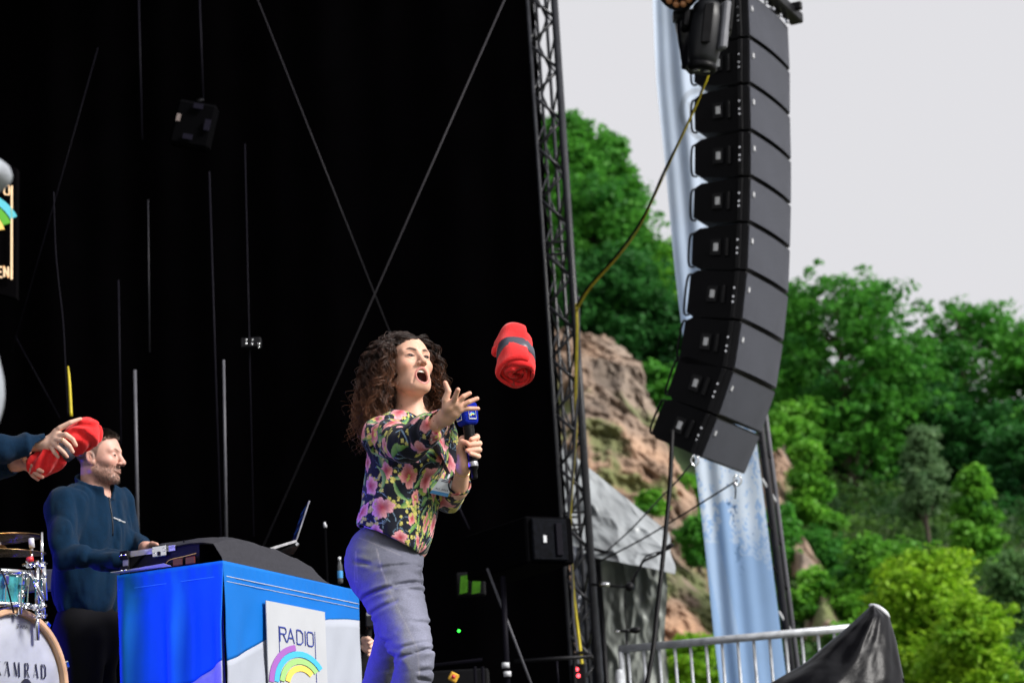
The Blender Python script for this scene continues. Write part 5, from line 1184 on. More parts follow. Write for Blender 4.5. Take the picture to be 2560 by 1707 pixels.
q = Vj.copy(); q[:, 1] = 8.2; cj = np.tile(A(.118, .122, .165), (len(Vj), 1)); cj *= (1 + .10 * vnoise(Vj, 9, 3) + .05 * vnoise(Vj * A(1, 1, .2), 160, 4))[:, None]
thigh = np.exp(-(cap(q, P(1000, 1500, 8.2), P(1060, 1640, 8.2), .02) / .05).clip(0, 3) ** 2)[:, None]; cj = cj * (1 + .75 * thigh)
def seam(pts, wd, k):
    global cj
    for a, b in zip(pts[:-1], pts[1:]):
        m_ = (np.exp(-(np.clip(cap(q, P(*a, 8.2), P(*b, 8.2), 0), 0, 1) / wd) ** 2) * (Vj[:, 1] < 8.36))[:, None]; cj = cj * (1 - m_ * abs(k)) + (A(.30, .29, .33) if k > 0 else A(.05, .05, .06)) * m_ * abs(k)
seam([(942, 1372), (955, 1425), (985, 1500), (1020, 1570), (1052, 1640), (1055, 1707)], .0024, .55); seam([(888, 1375), (885, 1450), (893, 1452)], .002, .4); seam([(889, 1377), (893, 1445)], .002, .45)
seam([(1066, 1400), (1050, 1440)], .004, -.7); seam([(895, 1340), (935, 1358), (1000, 1385)], .002, .35); seam([(962, 1640), (962, 1707)], .0022, -.5)
M['denim'] = mat('grey denim', (1, 1, 1), .8, spec=.2, attr=True, noise=(220, .14), bump=.25, bscale=700)
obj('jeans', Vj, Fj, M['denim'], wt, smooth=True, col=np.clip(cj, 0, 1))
for (a, b) in ((JR[-1], A(.12, -.10, 0)), (JL[-1], A(.12, -.10, 0))):
    e = A(a[0], a[1], STAGE + .045); V_, F_ = nets(lambda p: np.maximum(smin(cap(p, e, e + b, .045, .038), cap(p, e, a, .045), .02), STAGE + .002 - p[:, 2]), *bbox([e, e + b, a], .06), .008); obj('shoe', V_, F_, M['rubber'], wt, smooth=True)
# ---- hair
def woman_hair():
    rg = np.random.RandomState(21); fr = HF; N = 250; n = 46; K = 13
    cen = A(0, -.018, .035); rad = A(.079, .097, .087)
    d = rg.normal(size=(6000, 3)); d /= np.linalg.norm(d, axis=1)[:, None]; p = cen + d * rad
    ok = (p[:, 1] < .022 + 1.05 * np.clip(p[:, 2] - .015, 0, 1)) & (p[:, 2] > -.065); d = d[ok][:N]; p = p[ok][:N]; N = len(p)
    L = .20 + .15 * rg.rand(N); st = (L / n)[:, None]; part = np.sign(p[:, 0] + .018)[:, None]
    def nz_(v): return v / np.maximum(1e-9, np.linalg.norm(v, axis=1))[:, None]
    out = nz_(d * A(1, .9, 0) + np.concatenate([part * .35, np.full((N, 1), -.25), np.zeros((N, 1))], 1)); g_l = fr.M @ A(0, 0, -1.0); back = fr.M @ nrm(A(-.9, .25, 0))
    frontal = (p[:, 1] > .045)[:, None]
    dr = nz_(d * .55 + np.concatenate([part * .8, np.where(frontal, -.35, -.1), np.full((N, 1), .15)], 1)); wv = rg.rand(N, 3) * 9; flare = (.02 + .40 * rg.rand(N) ** 1.3)[:, None]
    X = [p]
    for i in range(n - 1):
        s = i / n; dr = nz_(dr + g_l * (.20 + .20 * s) + out * flare * (.10 + .14 * s) + back * .045 * s + np.sin(s * 9 + wv) * .07)
        p = p + dr * st; k = np.linalg.norm((p - cen) / (rad * 1.07), axis=1)[:, None]; p = np.where(k < 1, cen + (p - cen) / k, p)
        lim = .075 + .006 * np.sin(p[:, 2] * 60) + .005 * (p[:, 2] < 0)                       # keep the face clear
        face = (p[:, 1] > 0) & (p[:, 2] < .075) & (p[:, 2] > -.14) & (np.abs(p[:, 0]) < lim)
        p[:, 0] = np.where(face, np.where(np.abs(p[:, 0]) > .01, np.sign(p[:, 0]), part[:, 0]) * lim, p[:, 0])
        p[:, 1] = np.where((p[:, 1] > .060) & (p[:, 2] < .07), .060, p[:, 1])
        pw = fr.c + p @ fr.M; c0 = P(1020, 1135, YW); kk = ell(pw, c0, (.175, .125, .16), TF.M)[:, None]
        pw = np.where(kk < .012, pw + nz_(pw - c0) * (.012 - kk), pw); p = (pw - fr.c) @ fr.M.T
        X.append(p.copy())
    X = np.stack(X, 1); s = np.linspace(0, 1, n); paths = []; rads = []; cols = []
    for q in range(N):                                                                       # each guide carries one lock of curls
        base = X[q] @ fr.M + fr.c; ph = rg.rand() * 6.28; pitch = .036 + .045 * rg.rand(); crad = .006 + .009 * rg.rand(); tone = rg.rand(); hand = rg.choice([-1, 1])
        T = np.gradient(base, axis=0); T /= np.linalg.norm(T, axis=1)[:, None]; e = np.cross(T, A(.2, .5, .8)); e /= np.linalg.norm(e, axis=1)[:, None]; f = np.cross(T, e)
        for z in range(K):
            cr = crad * (.75 + .5 * rg.rand()) * np.clip(s * 3.2, 0, 1); w_ = 2 * np.pi * L[q] / (pitch * (.93 + .14 * rg.rand())); p2 = ph + .5 * rg.normal(); ro = rg.normal(size=3) * .0050; stray = rg.normal(size=3) * (.030 if rg.rand() < .10 else .013 if rg.rand() < .35 else .005)
            pts = base + cr[:, None] * (np.cos(w_ * s + p2)[:, None] * e + hand * np.sin(w_ * s + p2)[:, None] * f) + ro * (.5 + .5 * s)[:, None] + stray * (s ** 2)[:, None]
            m_ = max(20, int(n * (.72 + .28 * rg.rand()))); paths.append(pts[:m_]); s2 = s[:m_] / s[m_ - 1]; rads.append(np.interp(s2, [0, .1, .8, 1], [.0009, .00115, .0009, .0002]))
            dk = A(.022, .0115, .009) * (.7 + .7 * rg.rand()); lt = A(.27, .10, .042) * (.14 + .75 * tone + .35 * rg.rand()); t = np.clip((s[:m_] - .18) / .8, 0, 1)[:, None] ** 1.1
            cols.append(dk * (1 - t) + lt * t)
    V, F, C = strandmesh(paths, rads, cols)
    # close-lying cap of hair under the curls
    def f_cap(p):
        q = fr.loc(p); d = ell(q, (0, -.02, .036), (.0815, .100, .0885)); d = d + .0025 * np.sin(q[:, 0] * 260 + 40 * q[:, 1]) 
        cutf = q[:, 1] - (.020 + 1.05 * np.clip(q[:, 2] - .015, 0, 1)); d = np.maximum(d, cutf); b = ell(q, (0, -.075, -.07), (.075, .045, .10)); return smin(d, b, .03)
    lo, hi = bbox([fr.w(*c) for c in ((-.1, -.13, -.2), (.1, .13, .13), (.1, -.13, .13), (-.1, .1, -.1))], .02)
    Vq, Fq = nets(f_cap, lo, hi, .004); cq = np.tile(A(.014, .008, .007), (len(Vq), 1))
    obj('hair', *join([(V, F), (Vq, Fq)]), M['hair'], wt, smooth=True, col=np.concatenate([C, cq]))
woman_hair()
# ---- microphone in her left hand
mt_ = thing('hand_microphone', mic1, 'black microphone with a blue foam cube held by the woman', 'microphone')
ax = nrm(mic0 - mic1); Lm = np.linalg.norm(mic0 - mic1)
m = MB(); m.lathe(mic1, ax, [(0, 0), (.0095, .0), (.011, .004), (.011, .03), (.0165, .034), (.0165, .06), (.0175, .08), (.0195, Lm - .02), (.021, Lm + .01)], 20); m.build('handle', M['black_plastic'], mt_, smooth=True)
m = MB(); m.lathe(mic1, ax, [(.0172, .042), (.0176, .044), (.0176, .056), (.0172, .058)], 20); m.build('grey_band', M['alu'], mt_, smooth=True)
M['foam'] = mat('blue foam', (.006, .018, .30), .95, spec=.1, noise=(60, .1), bump=.5, bscale=300)
cm = mic0 + ax * .010; e1 = nrm(np.cross(ax, A(0, 1, 0))); e1 = nrm(e1 * .80 + np.cross(ax, e1) * .55); e2 = np.cross(ax, e1)
def f_foam(p):
    q = np.stack([(p - cm) @ e1, (p - cm) @ e2, (p - cm) @ ax], 1); tb = .034 - .10 * np.clip(-q[:, 2], 0, .05) * .6
    return np.linalg.norm(np.maximum(np.abs(q) - np.stack([tb - .016, tb - .016, np.full(len(q), .038 - .012)], 1), 0), axis=1) - .014
V_, F_ = nets(f_foam, cm - .062, cm + .062, .003); obj('foam_cube', V_, F_, M['foam'], mt_, smooth=True)
cols_ = [('purple', (.30, .10, .42)), ('cyan', (.05, .42, .72)), ('green', (.30, .52, .18)), ('amber', (.85, .60, .10))]
for nme, c_ in cols_: M['ink_' + nme] = mat('ink ' + nme, c_, .55)
def emblem(parent, org, ex, ey, nz, s, th, mats, line, words=None):
    """station emblem: word, four rainbow arcs, a frame line at each side; s is the width in metres"""
    for k, (r, mm) in enumerate(zip((.50, .42, .33, .24), mats)):
        m = MB(); a0, a1 = [(100, 178), (38, 176), (40, 172), (45, 168)][k]; n = 14; wd = .075 * s
        for j in range(n):
            p = []
            for (f, rr) in ((j / n, r * s - wd / 2), (j / n, r * s + wd / 2), ((j + 1) / n, r * s + wd / 2), ((j + 1) / n, r * s - wd / 2)):
                a = R(a0 + (a1 - a0) * f); p.append(org + ex * (math.cos(a) * rr * (1.15) + .10 * s) + ey * (math.sin(a) * rr * 1.15))
            m.prism(p, nz * th)
        m.build('arc', mm, parent)
for s in (1, -1):
    nz_ = -e2 if np.dot(-e2, A(0, -1, 0)) > 0 else e2; ex_ = e1 if e1[0] > 0 else -e1
    if s == -1: nz_, ex_ = (-ex_, nz_) if np.dot(-ex_, A(0, -1, 0)) > 0 else (ex_, -nz_)
    og = cm + nz_ * .0335 - ax * .004
    emblem(mt_, og - ax * .010 - ex_ * .002, ex_, ax, nz_, .026, .0012, [M['ink_purple'], M['ink_cyan'], M['ink_green'], M['ink_amber']], None)
    m = MB(); strokes(m, [[(-.014, -.018), (.014, -.018)], (.0012, [(.0145, -.018), (.0145, .016)]), (.0012, [(-.0145, -.018), (-.0145, .016)])], og, ex_, ax, nz_, .0012, .004); m.build('emblem_frame', M['white'], mt_)
    text_mesh('RADIO', og + ax * .012, ex_, ax, nz_, .0105, M['white'], mt_, 'emblem_word', .0012)
# ================================================================== the man at the desk
SKM = A(.60, .335, .265)
M['fleece'] = mat('dark blue fleece', (.0025, .0175, .044), .9, spec=.08, sheen=.06, noise=(60, .12), bump=.3, bscale=260)
M['navy'] = mat('navy sweatshirt', (.0030, .0165, .041), .9, spec=.08, sheen=.06, noise=(70, .12), bump=.3, bscale=240)
M['darkcloth'] = mat('black trousers', (.006, .006, .008), .85, spec=.15, noise=(20, .2))
YM = 9.95
mt = thing('person', P(240, 1700, YM) * A(1, 1, 0) + UP * STAGE, 'bearded man in dark blue zip pullover standing behind the desk', 'person')
MF = Frame(P(250, 1143, YM), 78, -2, -1, .96); MT = Frame(P(225, 1330, YM + .05), 60)
NBm = P(238, 1228, YM + .03)
def f_mh(p):
    d = head_sdf(MF.loc(p), 'closed', False); return smin(smin(d, cap(p, MF.w(0, -.025, -.05), NBm - UP * .06, .058, .064), .02), cap(p, P(205, 1262, YM - .05), P(270, 1260, YM + .12), .05), .05)
Vh, Fh = nets(f_mh, *bbox([MF.w(*c) for c in ((-.1, -.13, -.12), (.1, .13, .13), (.1, -.13, .13), (-.1, .13, -.14))] + [NBm - UP * .03], .012), .0024)
SMr, EMr, CMr = P(160, 1268, 9.84), P(168, 1392, 9.72), P(300, 1400, 9.66); SMl, EMl, CMl = P(292, 1262, 10.14), P(322, 1352, 10.16), P(362, 1368, 10.02)
hl = P(372, 1368, 9.98); fm_l = [([hl, P(388, 1364, 9.95 + k * .02), P(402, 1366, 9.93 + k * .02)], [.012, .0095, .008]) for k in range(4)] + [([hl, P(380, 1358, 9.93), P(392, 1360, 9.91)], [.012, .010, .008])]
def f_ml(p): return hand_sdf(p, P(366, 1369, 10.0), P(348, 1368, 10.06), fm_l, [((P(366, 1369, 9.99), P(384, 1366, 9.97)), .017), ((P(366, 1369, 10.01), P(384, 1366, 10.0)), .016)], .026, .03)
V1, F1 = nets(f_ml, *bbox([P(345, 1368, 10.06), P(405, 1366, 9.92)], .05), .0035)
def f_mcore(p):
    d = ell(p, MT.c, (.15, .085, .20), MT.M); return smin(smin(d, ell(p, P(222, 1450, YM + .05), (.14, .10, .18), MT.M), .05), smin(chain(p, [SMr, EMr, CMr], [.038, .026, .018]), chain(p, [SMl, EMl, CMl], [.038, .028, .024]), .01), .03)
V2, F2 = nets(f_mcore, *bbox([P(110, 1240, 9.7), P(370, 1240, 10.3), P(222, 1600, 10.1)], .08), .011)
Vb, Fb = join([(Vh, Fh), (V1, F1), (V2, F2)])
cm_ = head_col(MF.loc(Vh), 'closed', False, SKM, (.42, .17, .14), (.10, .06, .04), (.085, .050, .034), (.075, .056, .045))
obj('body', Vb, Fb, M['skin'], mt, smooth=True, col=np.concatenate([cm_, np.tile(SKM, (len(V1) + len(V2), 1))]))
eyes(mt, MF, (.0, 1, -.15), (.02, .022, .025))
def man_hair():
    rg = np.random.RandomState(5); paths = []; rads = []; cols = []; cen = A(0, -.018, .035); rad = A(.075, .092, .083)
    for k in range(7500):
        d = rg.normal(size=3); d /= np.linalg.norm(d); p = cen + d * rad * .995
        if hairline(p[None])[0] < .002 * rg.rand(): continue
        top = np.clip((p[2] - .045) / .05, 0, 1); L = .0040 + .024 * top * (.6 + .6 * rg.rand()); n = 5; t = np.linspace(0, 1, n)[:, None]
        dr = nrm(d * (1.0) + A(.25 * rg.normal(), .45 * top + .2 * rg.normal(), .25 + .2 * rg.normal())); bend = A(.3 * rg.normal(), .3, -.35) * L
        pts = (p + dr * L * t + bend * t ** 2) @ MF.M * MF.s + MF.c
        paths.append(pts); rads.append(np.array([.0011, .0011, .001, .0008, .0003])); g = .55 + .9 * rg.rand(); cols.append(np.tile((A(.030, .020, .015) * top + A(.085, .066, .052) * (1 - top)) * g, (n, 1)))
    V, F, C = strandmesh(paths, rads, cols); obj('hair', V, F, M['hair'], mt, smooth=True, col=C)
man_hair()
def man_beard():
    rg = np.random.RandomState(9); q = MF.loc(Vh); m_ = np.clip((-.030 - q[:, 2] + .25 * np.clip(.06 - q[:, 1], -.02, .06)) / .02, 0, 1) * np.clip((q[:, 1] + .010) / .02, 0, 1) * (q[:, 2] > -.118) * (np.linalg.norm((np.abs(q) * A(1, 1, 0) + q * A(0, 0, 1) - A(.0, .09, -.068)) * A(1, .4, 2.0), axis=1) > .026)
    idx = np.where(m_ > .35)[0]; paths = []; rads = []; cols = []; g0 = A(0, .01, -.04)
    for k in rg.choice(idx, 700):
        d_ = nrm(q[k] - g0); L = .003 + .004 * rg.rand(); t = np.linspace(0, 1, 3)[:, None]; pts = (q[k] + (d_ * .7 + A(.3 * rg.normal(), .15, -.7 + .3 * rg.normal())) * L * t) @ MF.M * MF.s + MF.c
        paths.append(pts); rads.append(np.array([.0006, .0005, .0002])); cols.append(np.tile((A(.075, .042, .026) if rg.rand() > .25 else A(.22, .19, .17)) * (.6 + .7 * rg.rand()), (3, 1)))
    V, F, C = strandmesh(paths, rads, cols); obj('beard', V, F, M['hair'], mt, smooth=True, col=C)
man_beard()
def arms_m(p): return smin(chain(p, [SMr, EMr, CMr], [.083, .064, .050]), chain(p, [SMl, EMl, CMl], [.08, .058, .044]), .01)
def f_pull(p):
    d = ell(p, P(222, 1335, YM + .05), (.205, .142, .19), MT.M); d = smin(d, ell(p, P(220, 1455, YM + .06), (.185, .150, .22), MT.M), .07); d = smin(d, cap(p, P(178, 1252, YM - .09), P(275, 1250, YM + .14), .074), .06)
    ar = arms_m(p); d = smin(d, ar, .035)
    el = np.linalg.norm(p - EMr, axis=1); q = p @ MT.M.T
    w1 = fbm(p * A(1, 1, .38), 8, 3, 8, True); d = d + .021 * w1 + .005 * np.sin(((p - SMr) @ nrm(A(.5, 0, -.85))) * 42 + 3 * w1) * np.exp(-(np.clip(ar, 0, 1) / .03)) * np.exp(-((el - .05) / .12) ** 2) * 1.6
    d = d + .004 * np.sin(q[:, 0] * 60 + p[:, 2] * 16 + 2 * w1)
    ax = nrm(MF.w(0, -.02, -.08) - (NBm - UP * .03)); B0 = NBm - UP * .02                            # standing collar with open front
    h = (p - B0) @ ax; rd = np.linalg.norm((p - B0) - h[:, None] * ax, axis=1); f = (p - B0) @ MT.M[1]; lat = (p - B0) @ MT.M[0]
    topz = .070 - .30 * np.clip(f, -.08, .09); col = np.maximum(np.abs(rd - (.074 + .10 * np.clip(h, 0, .1))) - .0055, np.maximum(h - topz, -h - .01))
    vee = np.abs(lat) - (.010 + .40 * np.clip(h + .03, 0, .2)); col = np.maximum(col, -np.where(f > 0, vee, 1.0))
    d = smin(d, col, .010); d = smax(d, -cap(p, MF.w(0, -.02, -.06), NBm - UP * .05, .063, .066), .006)
    for C_, E_ in ((CMl, EMl),):
        ax2 = nrm(C_ - E_); hh = (p - C_) @ ax2; rr = np.linalg.norm((p - C_) - hh[:, None] * ax2, axis=1); d = np.maximum(d, np.where((rr < .07) & (hh > -.1), hh, -1))
    return d
Vp, Fp = nets(f_pull, *bbox([P(110, 1220, 9.75), P(340, 1200, 10.3), P(222, 1590, 10.2), P(222, 1590, 9.85), CMl, CMr], .05), .0055, 1.8)
obj('pullover', Vp, Fp, M['fleece'], mt, smooth=True)
zz_ = [MT.w(0, .30, .0)]; 
m = MB(); zl = []
for h_ in np.linspace(.135, -.03, 14):
    ys = np.linspace(.30, .0, 200)[:, None]; pts = MT.c + (A(.002, 0, h_) + ys * A(0, 1, 0)) @ MT.M; dd = f_pull(pts); k = np.argmax(dd < .002); zl.append(pts[k] if dd[k] < .002 else pts[100])
M['zip'] = mat('dark zip', (.02, .02, .025), .35, metal=.5); m.tube(np.array(zl), .0035, 5); m.build('zip', M['zip'], mt, smooth=True)
m = MB()
for k in range(11):
    c_ = surf(286 + k * 2.6, 1294 + k * 1.1, f_pull, .004, 9.4, 10.6); r_ = .0045 if k == 5 else .0022 + .0008 * (k % 3 == 0); m.box(c_, A(.0026, .001, 0), A(0, .002, 0), UP * r_)
so_ = m.build('chest_print', M['white'], mt); so_['kind'] = 'stuff'
def f_trous(p):
    d = ell(p, P(220, 1580, YM + .06), (.17, .135, .16), MT.M); f1 = P(205, 1600, YM - .05); f2 = P(240, 1600, YM + .14)
    return smin(d, smin(cap(p, f1, A(f1[0], f1[1], STAGE + .08), .09, .06), cap(p, f2, A(f2[0], f2[1], STAGE + .08), .09, .06), .01), .05) + .006 * vnoise(p, 10, 2)
c_ = P(220, 1580, YM + .06); V_, F_ = nets(f_trous, A(c_[0] - .26, c_[1] - .3, STAGE + .06), A(c_[0] + .26, c_[1] + .3, c_[2] + .18), .011); obj('trousers', V_, F_, M['darkcloth'], mt, smooth=True)
for f_ in (P(205, 1600, YM - .05), P(240, 1600, YM + .14)):
    e = A(f_[0], f_[1], STAGE + .05); V_, F_ = nets(lambda p: np.maximum(cap(p, e, e + MT.M[1] * .16, .05, .042), STAGE + .002 - p[:, 2]), *bbox([e, e + MT.M[1] * .16], .06), .009); obj('shoe', V_, F_, M['rubber'], mt, smooth=True)

# ================================================================== person handing the blanket in from the left
YP = 9.40
bt = thing('person', P(-230, 1700, YP) * A(1, 1, 0) + UP * STAGE, 'person in navy sweatshirt at the left edge, both hands holding a red blanket', 'person')
Yf = YP - .075
fb = [([P(140, 1080, YP - .04), P(150, 1070, YP - .055), P(176, 1056, YP - .06), P(201, 1047, YP - .045)], [.014, .012, .0098, .0075]),
      ([P(146, 1088, YP - .055), P(165, 1086, YP - .085), P(182, 1098, YP - .088), P(190, 1113, YP - .078)], [.0115, .0105, .0092, .0078]),
      ([P(140, 1098, YP - .055), P(158, 1101, YP - .092), P(174, 1115, YP - .095), P(182, 1129, YP - .085)], [.0115, .0105, .0092, .0078]),
      ([P(134, 1108, YP - .05), P(147, 1119, YP - .088), P(160, 1131, YP - .092), P(168, 1141, YP - .084)], [.0108, .0098, .0086, .0072]),
      ([P(128, 1116, YP - .04), P(136, 1130, YP - .07), P(145, 1142, YP - .07)], [.010, .0086, .0068])]
pb_ = [((P(118, 1108, YP - .02), P(146, 1088, YP - .05)), .0175), ((P(116, 1112, YP - .02), P(140, 1098, YP - .05)), .0175), ((P(116, 1117, YP - .02), P(134, 1108, YP - .045)), .017), ((P(118, 1104, YP - .02), P(141, 1080, YP - .04)), .0155)]
def f_b1(p): return hand_sdf(p, P(116, 1112, YP - .02), P(60, 1108, YP), fb, pb_, .028, .034)
fb2 = [([P(76, 1160, YP + .02), P(63, 1150, YP + .0), P(58, 1141, YP - .02), P(74, 1131, YP - .03)], [.013, .0105, .009, .0075]),
       ([P(78, 1160, YP - .01), P(90, 1170, YP - .03), P(106, 1178, YP - .04)], [.011, .0095, .0078]), ([P(76, 1168, YP - .0), P(88, 1182, YP - .02), P(106, 1192, YP - .03)], [.011, .0095, .0078]),
       ([P(72, 1172, YP + .02), P(82, 1188, YP + .0), P(95, 1198, YP - .0)], [.0105, .009, .0075])]
pb2 = [((P(46, 1158, YP + .05), P(76, 1160, YP + .01)), .017), ((P(46, 1162, YP + .05), P(74, 1168, YP + .01)), .017)]
def f_b2(p): return hand_sdf(p, P(44, 1160, YP + .05), P(10, 1165, YP + .08), fb2, pb2, .027, .032)
V1, F1 = nets(f_b1, *bbox([x for f in fb for x in f[0]] + [P(60, 1108, YP)], .042), .003); V2, F2 = nets(f_b2, *bbox([x for f in fb2 for x in f[0]] + [P(10, 1165, YP + .08)], .042), .003)
PF = Frame(P(-255, 1000, YP + .03), 72); PT = Frame(P(-265, 1240, YP + .06), 70)
def f_b3(p): return smin(head_sdf(PF.loc(p), 'closed', False), cap(p, PF.w(0, -.025, -.05), P(-270, 1120, YP + .04), .058, .07), .02)
V3, F3 = nets(f_b3, *bbox([PF.w(*c) for c in ((-.1, -.13, -.14), (.1, .13, .13))] + [P(-270, 1110, YP + .04)], .03), .006)
def f_b4(p): return sunion([ell(p, PT.c, (.17, .12, .25), PT.M), cap(p, PF.w(0, -.03, -.1), PT.c, .06, .07), chain(p, [P(-200, 1160, YP - .08), P(-70, 1130, YP - .1), P(80, 1109, YP - .01)], [.06, .045, .034]), chain(p, [P(-250, 1170, YP + .2), P(-100, 1190, YP + .2), P(24, 1163, YP + .07)], [.06, .045, .032])], .03)
V4, F4 = nets(f_b4, *bbox([PT.c - .26, PT.c + .26, P(80, 1109, YP), PF.c], .08), .013)
Vb, Fb = join([(V1, F1), (V2, F2), (V3, F3), (V4, F4)]); SKP = A(.68, .43, .33)
cb = np.concatenate([skin_hand(None, V1, SKP, [f[0][-1] for f in fb]), skin_hand(None, V2, SKP * A(.92, .82, .78), [f[0][-1] for f in fb2]), head_col(PF.loc(V3), 'closed', False, SKP, (.45, .2, .17), (.08, .05, .03), None, (.05, .04, .03)), np.tile(SKP, (len(V4), 1))])
obj('body', Vb, Fb, M['skin'], bt, smooth=True, col=cb); eyes(bt, PF)
S1, E1, C1 = P(-200, 1150, YP - .12), P(-70, 1130, YP - .1), P(114, 1112, YP - .018); S2, E2, C2 = P(-260, 1170, YP + .25), P(-100, 1190, YP + .2), P(36, 1161, YP + .06)
def f_sw(p):
    d = ell(p, P(-265, 1240, YP + .06), (.21, .15, .22), PT.M); d = smin(d, ell(p, P(-262, 1370, YP + .06), (.19, .15, .25), PT.M), .06); d = smin(d, cap(p, S1, S2, .08), .06)
    a = chain(p, [S1, E1, C1], [.085, .070, .046]); d = smin(d, a, .04); d = smin(d, chain(p, [S2, E2, C2], [.08, .066, .045]), .03)
    t = (p - E1) @ nrm(C1 - E1); d = d + .008 * fbm(p, 9, 3, 4, True) + .004 * np.sin(t * 70 + 8 * p[:, 2]) * (a < .03)
    d = d - .007 * np.exp(-((t - .215) / .012) ** 2) * (a < .03)                               # rib where the cuff begins
    for C_, E_ in ((C1, E1), (C2, E2)):
        ax2 = nrm(C_ - E_); hh = (p - C_) @ ax2; rr = np.linalg.norm((p - C_) - hh[:, None] * ax2, axis=1); d = np.maximum(d, np.where((rr < .075) & (hh > -.12), hh, -1)); d = np.maximum(d, -np.where(rr < .08, np.maximum(rr - .038, np.maximum(-hh - .03, hh - .03)), 1.0))
    return d
Vp, Fp = nets(f_sw, *bbox([P(-420, 1080, YP), P(115, 1100, YP - .1), P(-262, 1560, YP), P(-262, 1300, YP + .35), P(-262, 1300, YP - .2)], .06), .0066, 1.8); obj('sweatshirt', Vp, Fp, M['navy'], bt, smooth=True)
m = MB(); c_ = P(157, 1101, YP - .092); m.lathe(c_, nrm(P(165, 1107, YP - .094) - c_), [(.0108, -.002), (.0118, 0), (.0108, .002)], 16); m.build('ring', M['gold'], bt, smooth=True)
hc_ = lambda p: np.maximum(ell(PF.loc(p), (0, -.025, .04), (.082, .1, .09)), PF.loc(p)[:, 1] - .02 - PF.loc(p)[:, 2] * .8)
V_, F_ = nets(hc_, *bbox([PF.w(*c) for c in ((-.1, -.13, -.1), (.1, .13, .14))], .03), .007); obj('hair', V_, F_, M['hair'], bt, smooth=True, col=np.tile(A(.04, .03, .022), (len(V_), 1)))
def f_leg(p):
    a, b = PT.w(.1, 0, -.35), PT.w(-.1, 0, -.35); return smin(cap(p, a, A(a[0], a[1], STAGE + .03), .1, .06), cap(p, b, A(b[0], b[1], STAGE + .03), .1, .06), .05)
c_ = PT.w(0, 0, -.35); V_, F_ = nets(f_leg, A(c_[0] - .26, c_[1] - .26, STAGE + .004), A(c_[0] + .26, c_[1] + .26, c_[2] + .12), .015); obj('trousers', V_, F_, M['darkcloth'], bt, smooth=True)

# ================================================================== person in the grey hooded jacket, close to the camera
YG = 4.7; M['greyjacket'] = mat('pale grey jacket', (.30, .32, .36), .7, spec=.25, noise=(30, .12), bump=.2, bscale=160)
gt = thing('person', P(-190, 1700, YG) * A(1, 1, 0), 'blurred person in pale grey hooded jacket cut off by the left edge', 'person')
GF = Frame(P(-225, 565, YG), 60)
def f_gh(p): return smin(head_sdf(GF.loc(p), 'closed', False), cap(p, GF.w(0, -.02, -.05), P(-235, 740, YG), .058, .07), .02)
V_, F_ = nets(f_gh, *bbox([GF.w(*c) for c in ((-.1, -.13, -.14), (.1, .13, .13))] + [P(-235, 740, YG)], .03), .007)
c_ = head_col(GF.loc(V_), 'closed', False, A(.5, .3, .22), (.4, .18, .15), (.06, .04, .03), None, (.04, .03, .02)); obj('body', V_, F_, M['skin'], gt, smooth=True, col=c_)
def f_gj(p):
    d = cap(p, P(-210, 780, YG), P(-150, 985, YG - .03), .125, .135); d = smin(d, ell(p, P(-270, 1150, YG + .05), (.20, .2, .38)), .06); d = smin(d, cap(p, P(-180, 990, YG - .05), P(-150, 1045, YG - .08), .115, .11), .03)
    d = d + .016 * fbm(p * A(1, 1, .7), 8, 3, 2, True)
    hood = ell(p, P(-46, 437, YG + .02), (.062, .08, .036)); hood = smin(hood, cap(p, P(-85, 450, YG + .03), P(-235, 560, YG + .06), .05, .10), .03); hood = np.maximum(hood, -ell(p, GF.w(0, .09, -.02), (.07, .09, .11)))
    return smin(d, np.maximum(hood, -ell(p, GF.w(0, -.01, .0), (.083, .105, .12))), .02)
V_, F_ = nets(f_gj, *bbox([P(-460, 420, YG), P(40, 400, YG - .2), P(-200, 1600, YG + .3)], .05), .009, 2.0); obj('jacket', V_, F_, M['greyjacket'], gt, smooth=True)
def f_gt(p): a = P(-270, 1400, YG + .05); return cap(p, a, A(a[0], a[1], .05), .17, .12)
a_ = P(-270, 1400, YG + .05); V_, F_ = nets(f_gt, A(a_[0] - .2, a_[1] - .2, .02), A(a_[0] + .2, a_[1] + .2, a_[2] + .2), .02); obj('trousers', V_, F_, M['darkcloth'], gt, smooth=True)

# ================================================================== crouching camera operator half hidden behind the desk
YO = 11.6
ot = thing('person', P(850, 1720, YO) * A(1, 1, 0) + UP * STAGE, 'person in black crouching behind the desk, one hand on a camera beside the woman', 'person')
OF = Frame(P(842, 1560, YO + .1), 70)
V0, F0 = nets(lambda p: smin(head_sdf(OF.loc(p), 'closed', False), cap(p, OF.w(0, -.02, -.05), P(835, 1625, YO + .12), .055, .06), .02), *bbox([OF.w(*c) for c in ((-.1, -.13, -.14), (.1, .13, .13))] + [P(835, 1620, YO + .12)], .03), .006)
fo = [([P(913, 1604, YO - .1), P(922, 1597 + k * 11, YO - .13), P(931, 1603 + k * 11, YO - .14), P(922 + (k == 1) * 4, 1607 + k * 10, YO - .155)], [.011, .0105, .0095, .008]) for k in range(4)]
pO = [((P(905, 1600, YO - .06), P(920, 1598, YO - .12)), .017), ((P(905, 1612, YO - .06), P(918, 1625, YO - .11)), .017)]
V1, F1 = nets(lambda p: hand_sdf(p, P(903, 1606, YO - .05), P(880, 1615, YO), fo, pO, .027, .032), *bbox([x for f in fo for x in f[0]] + [P(880, 1615, YO)], .042), .004)
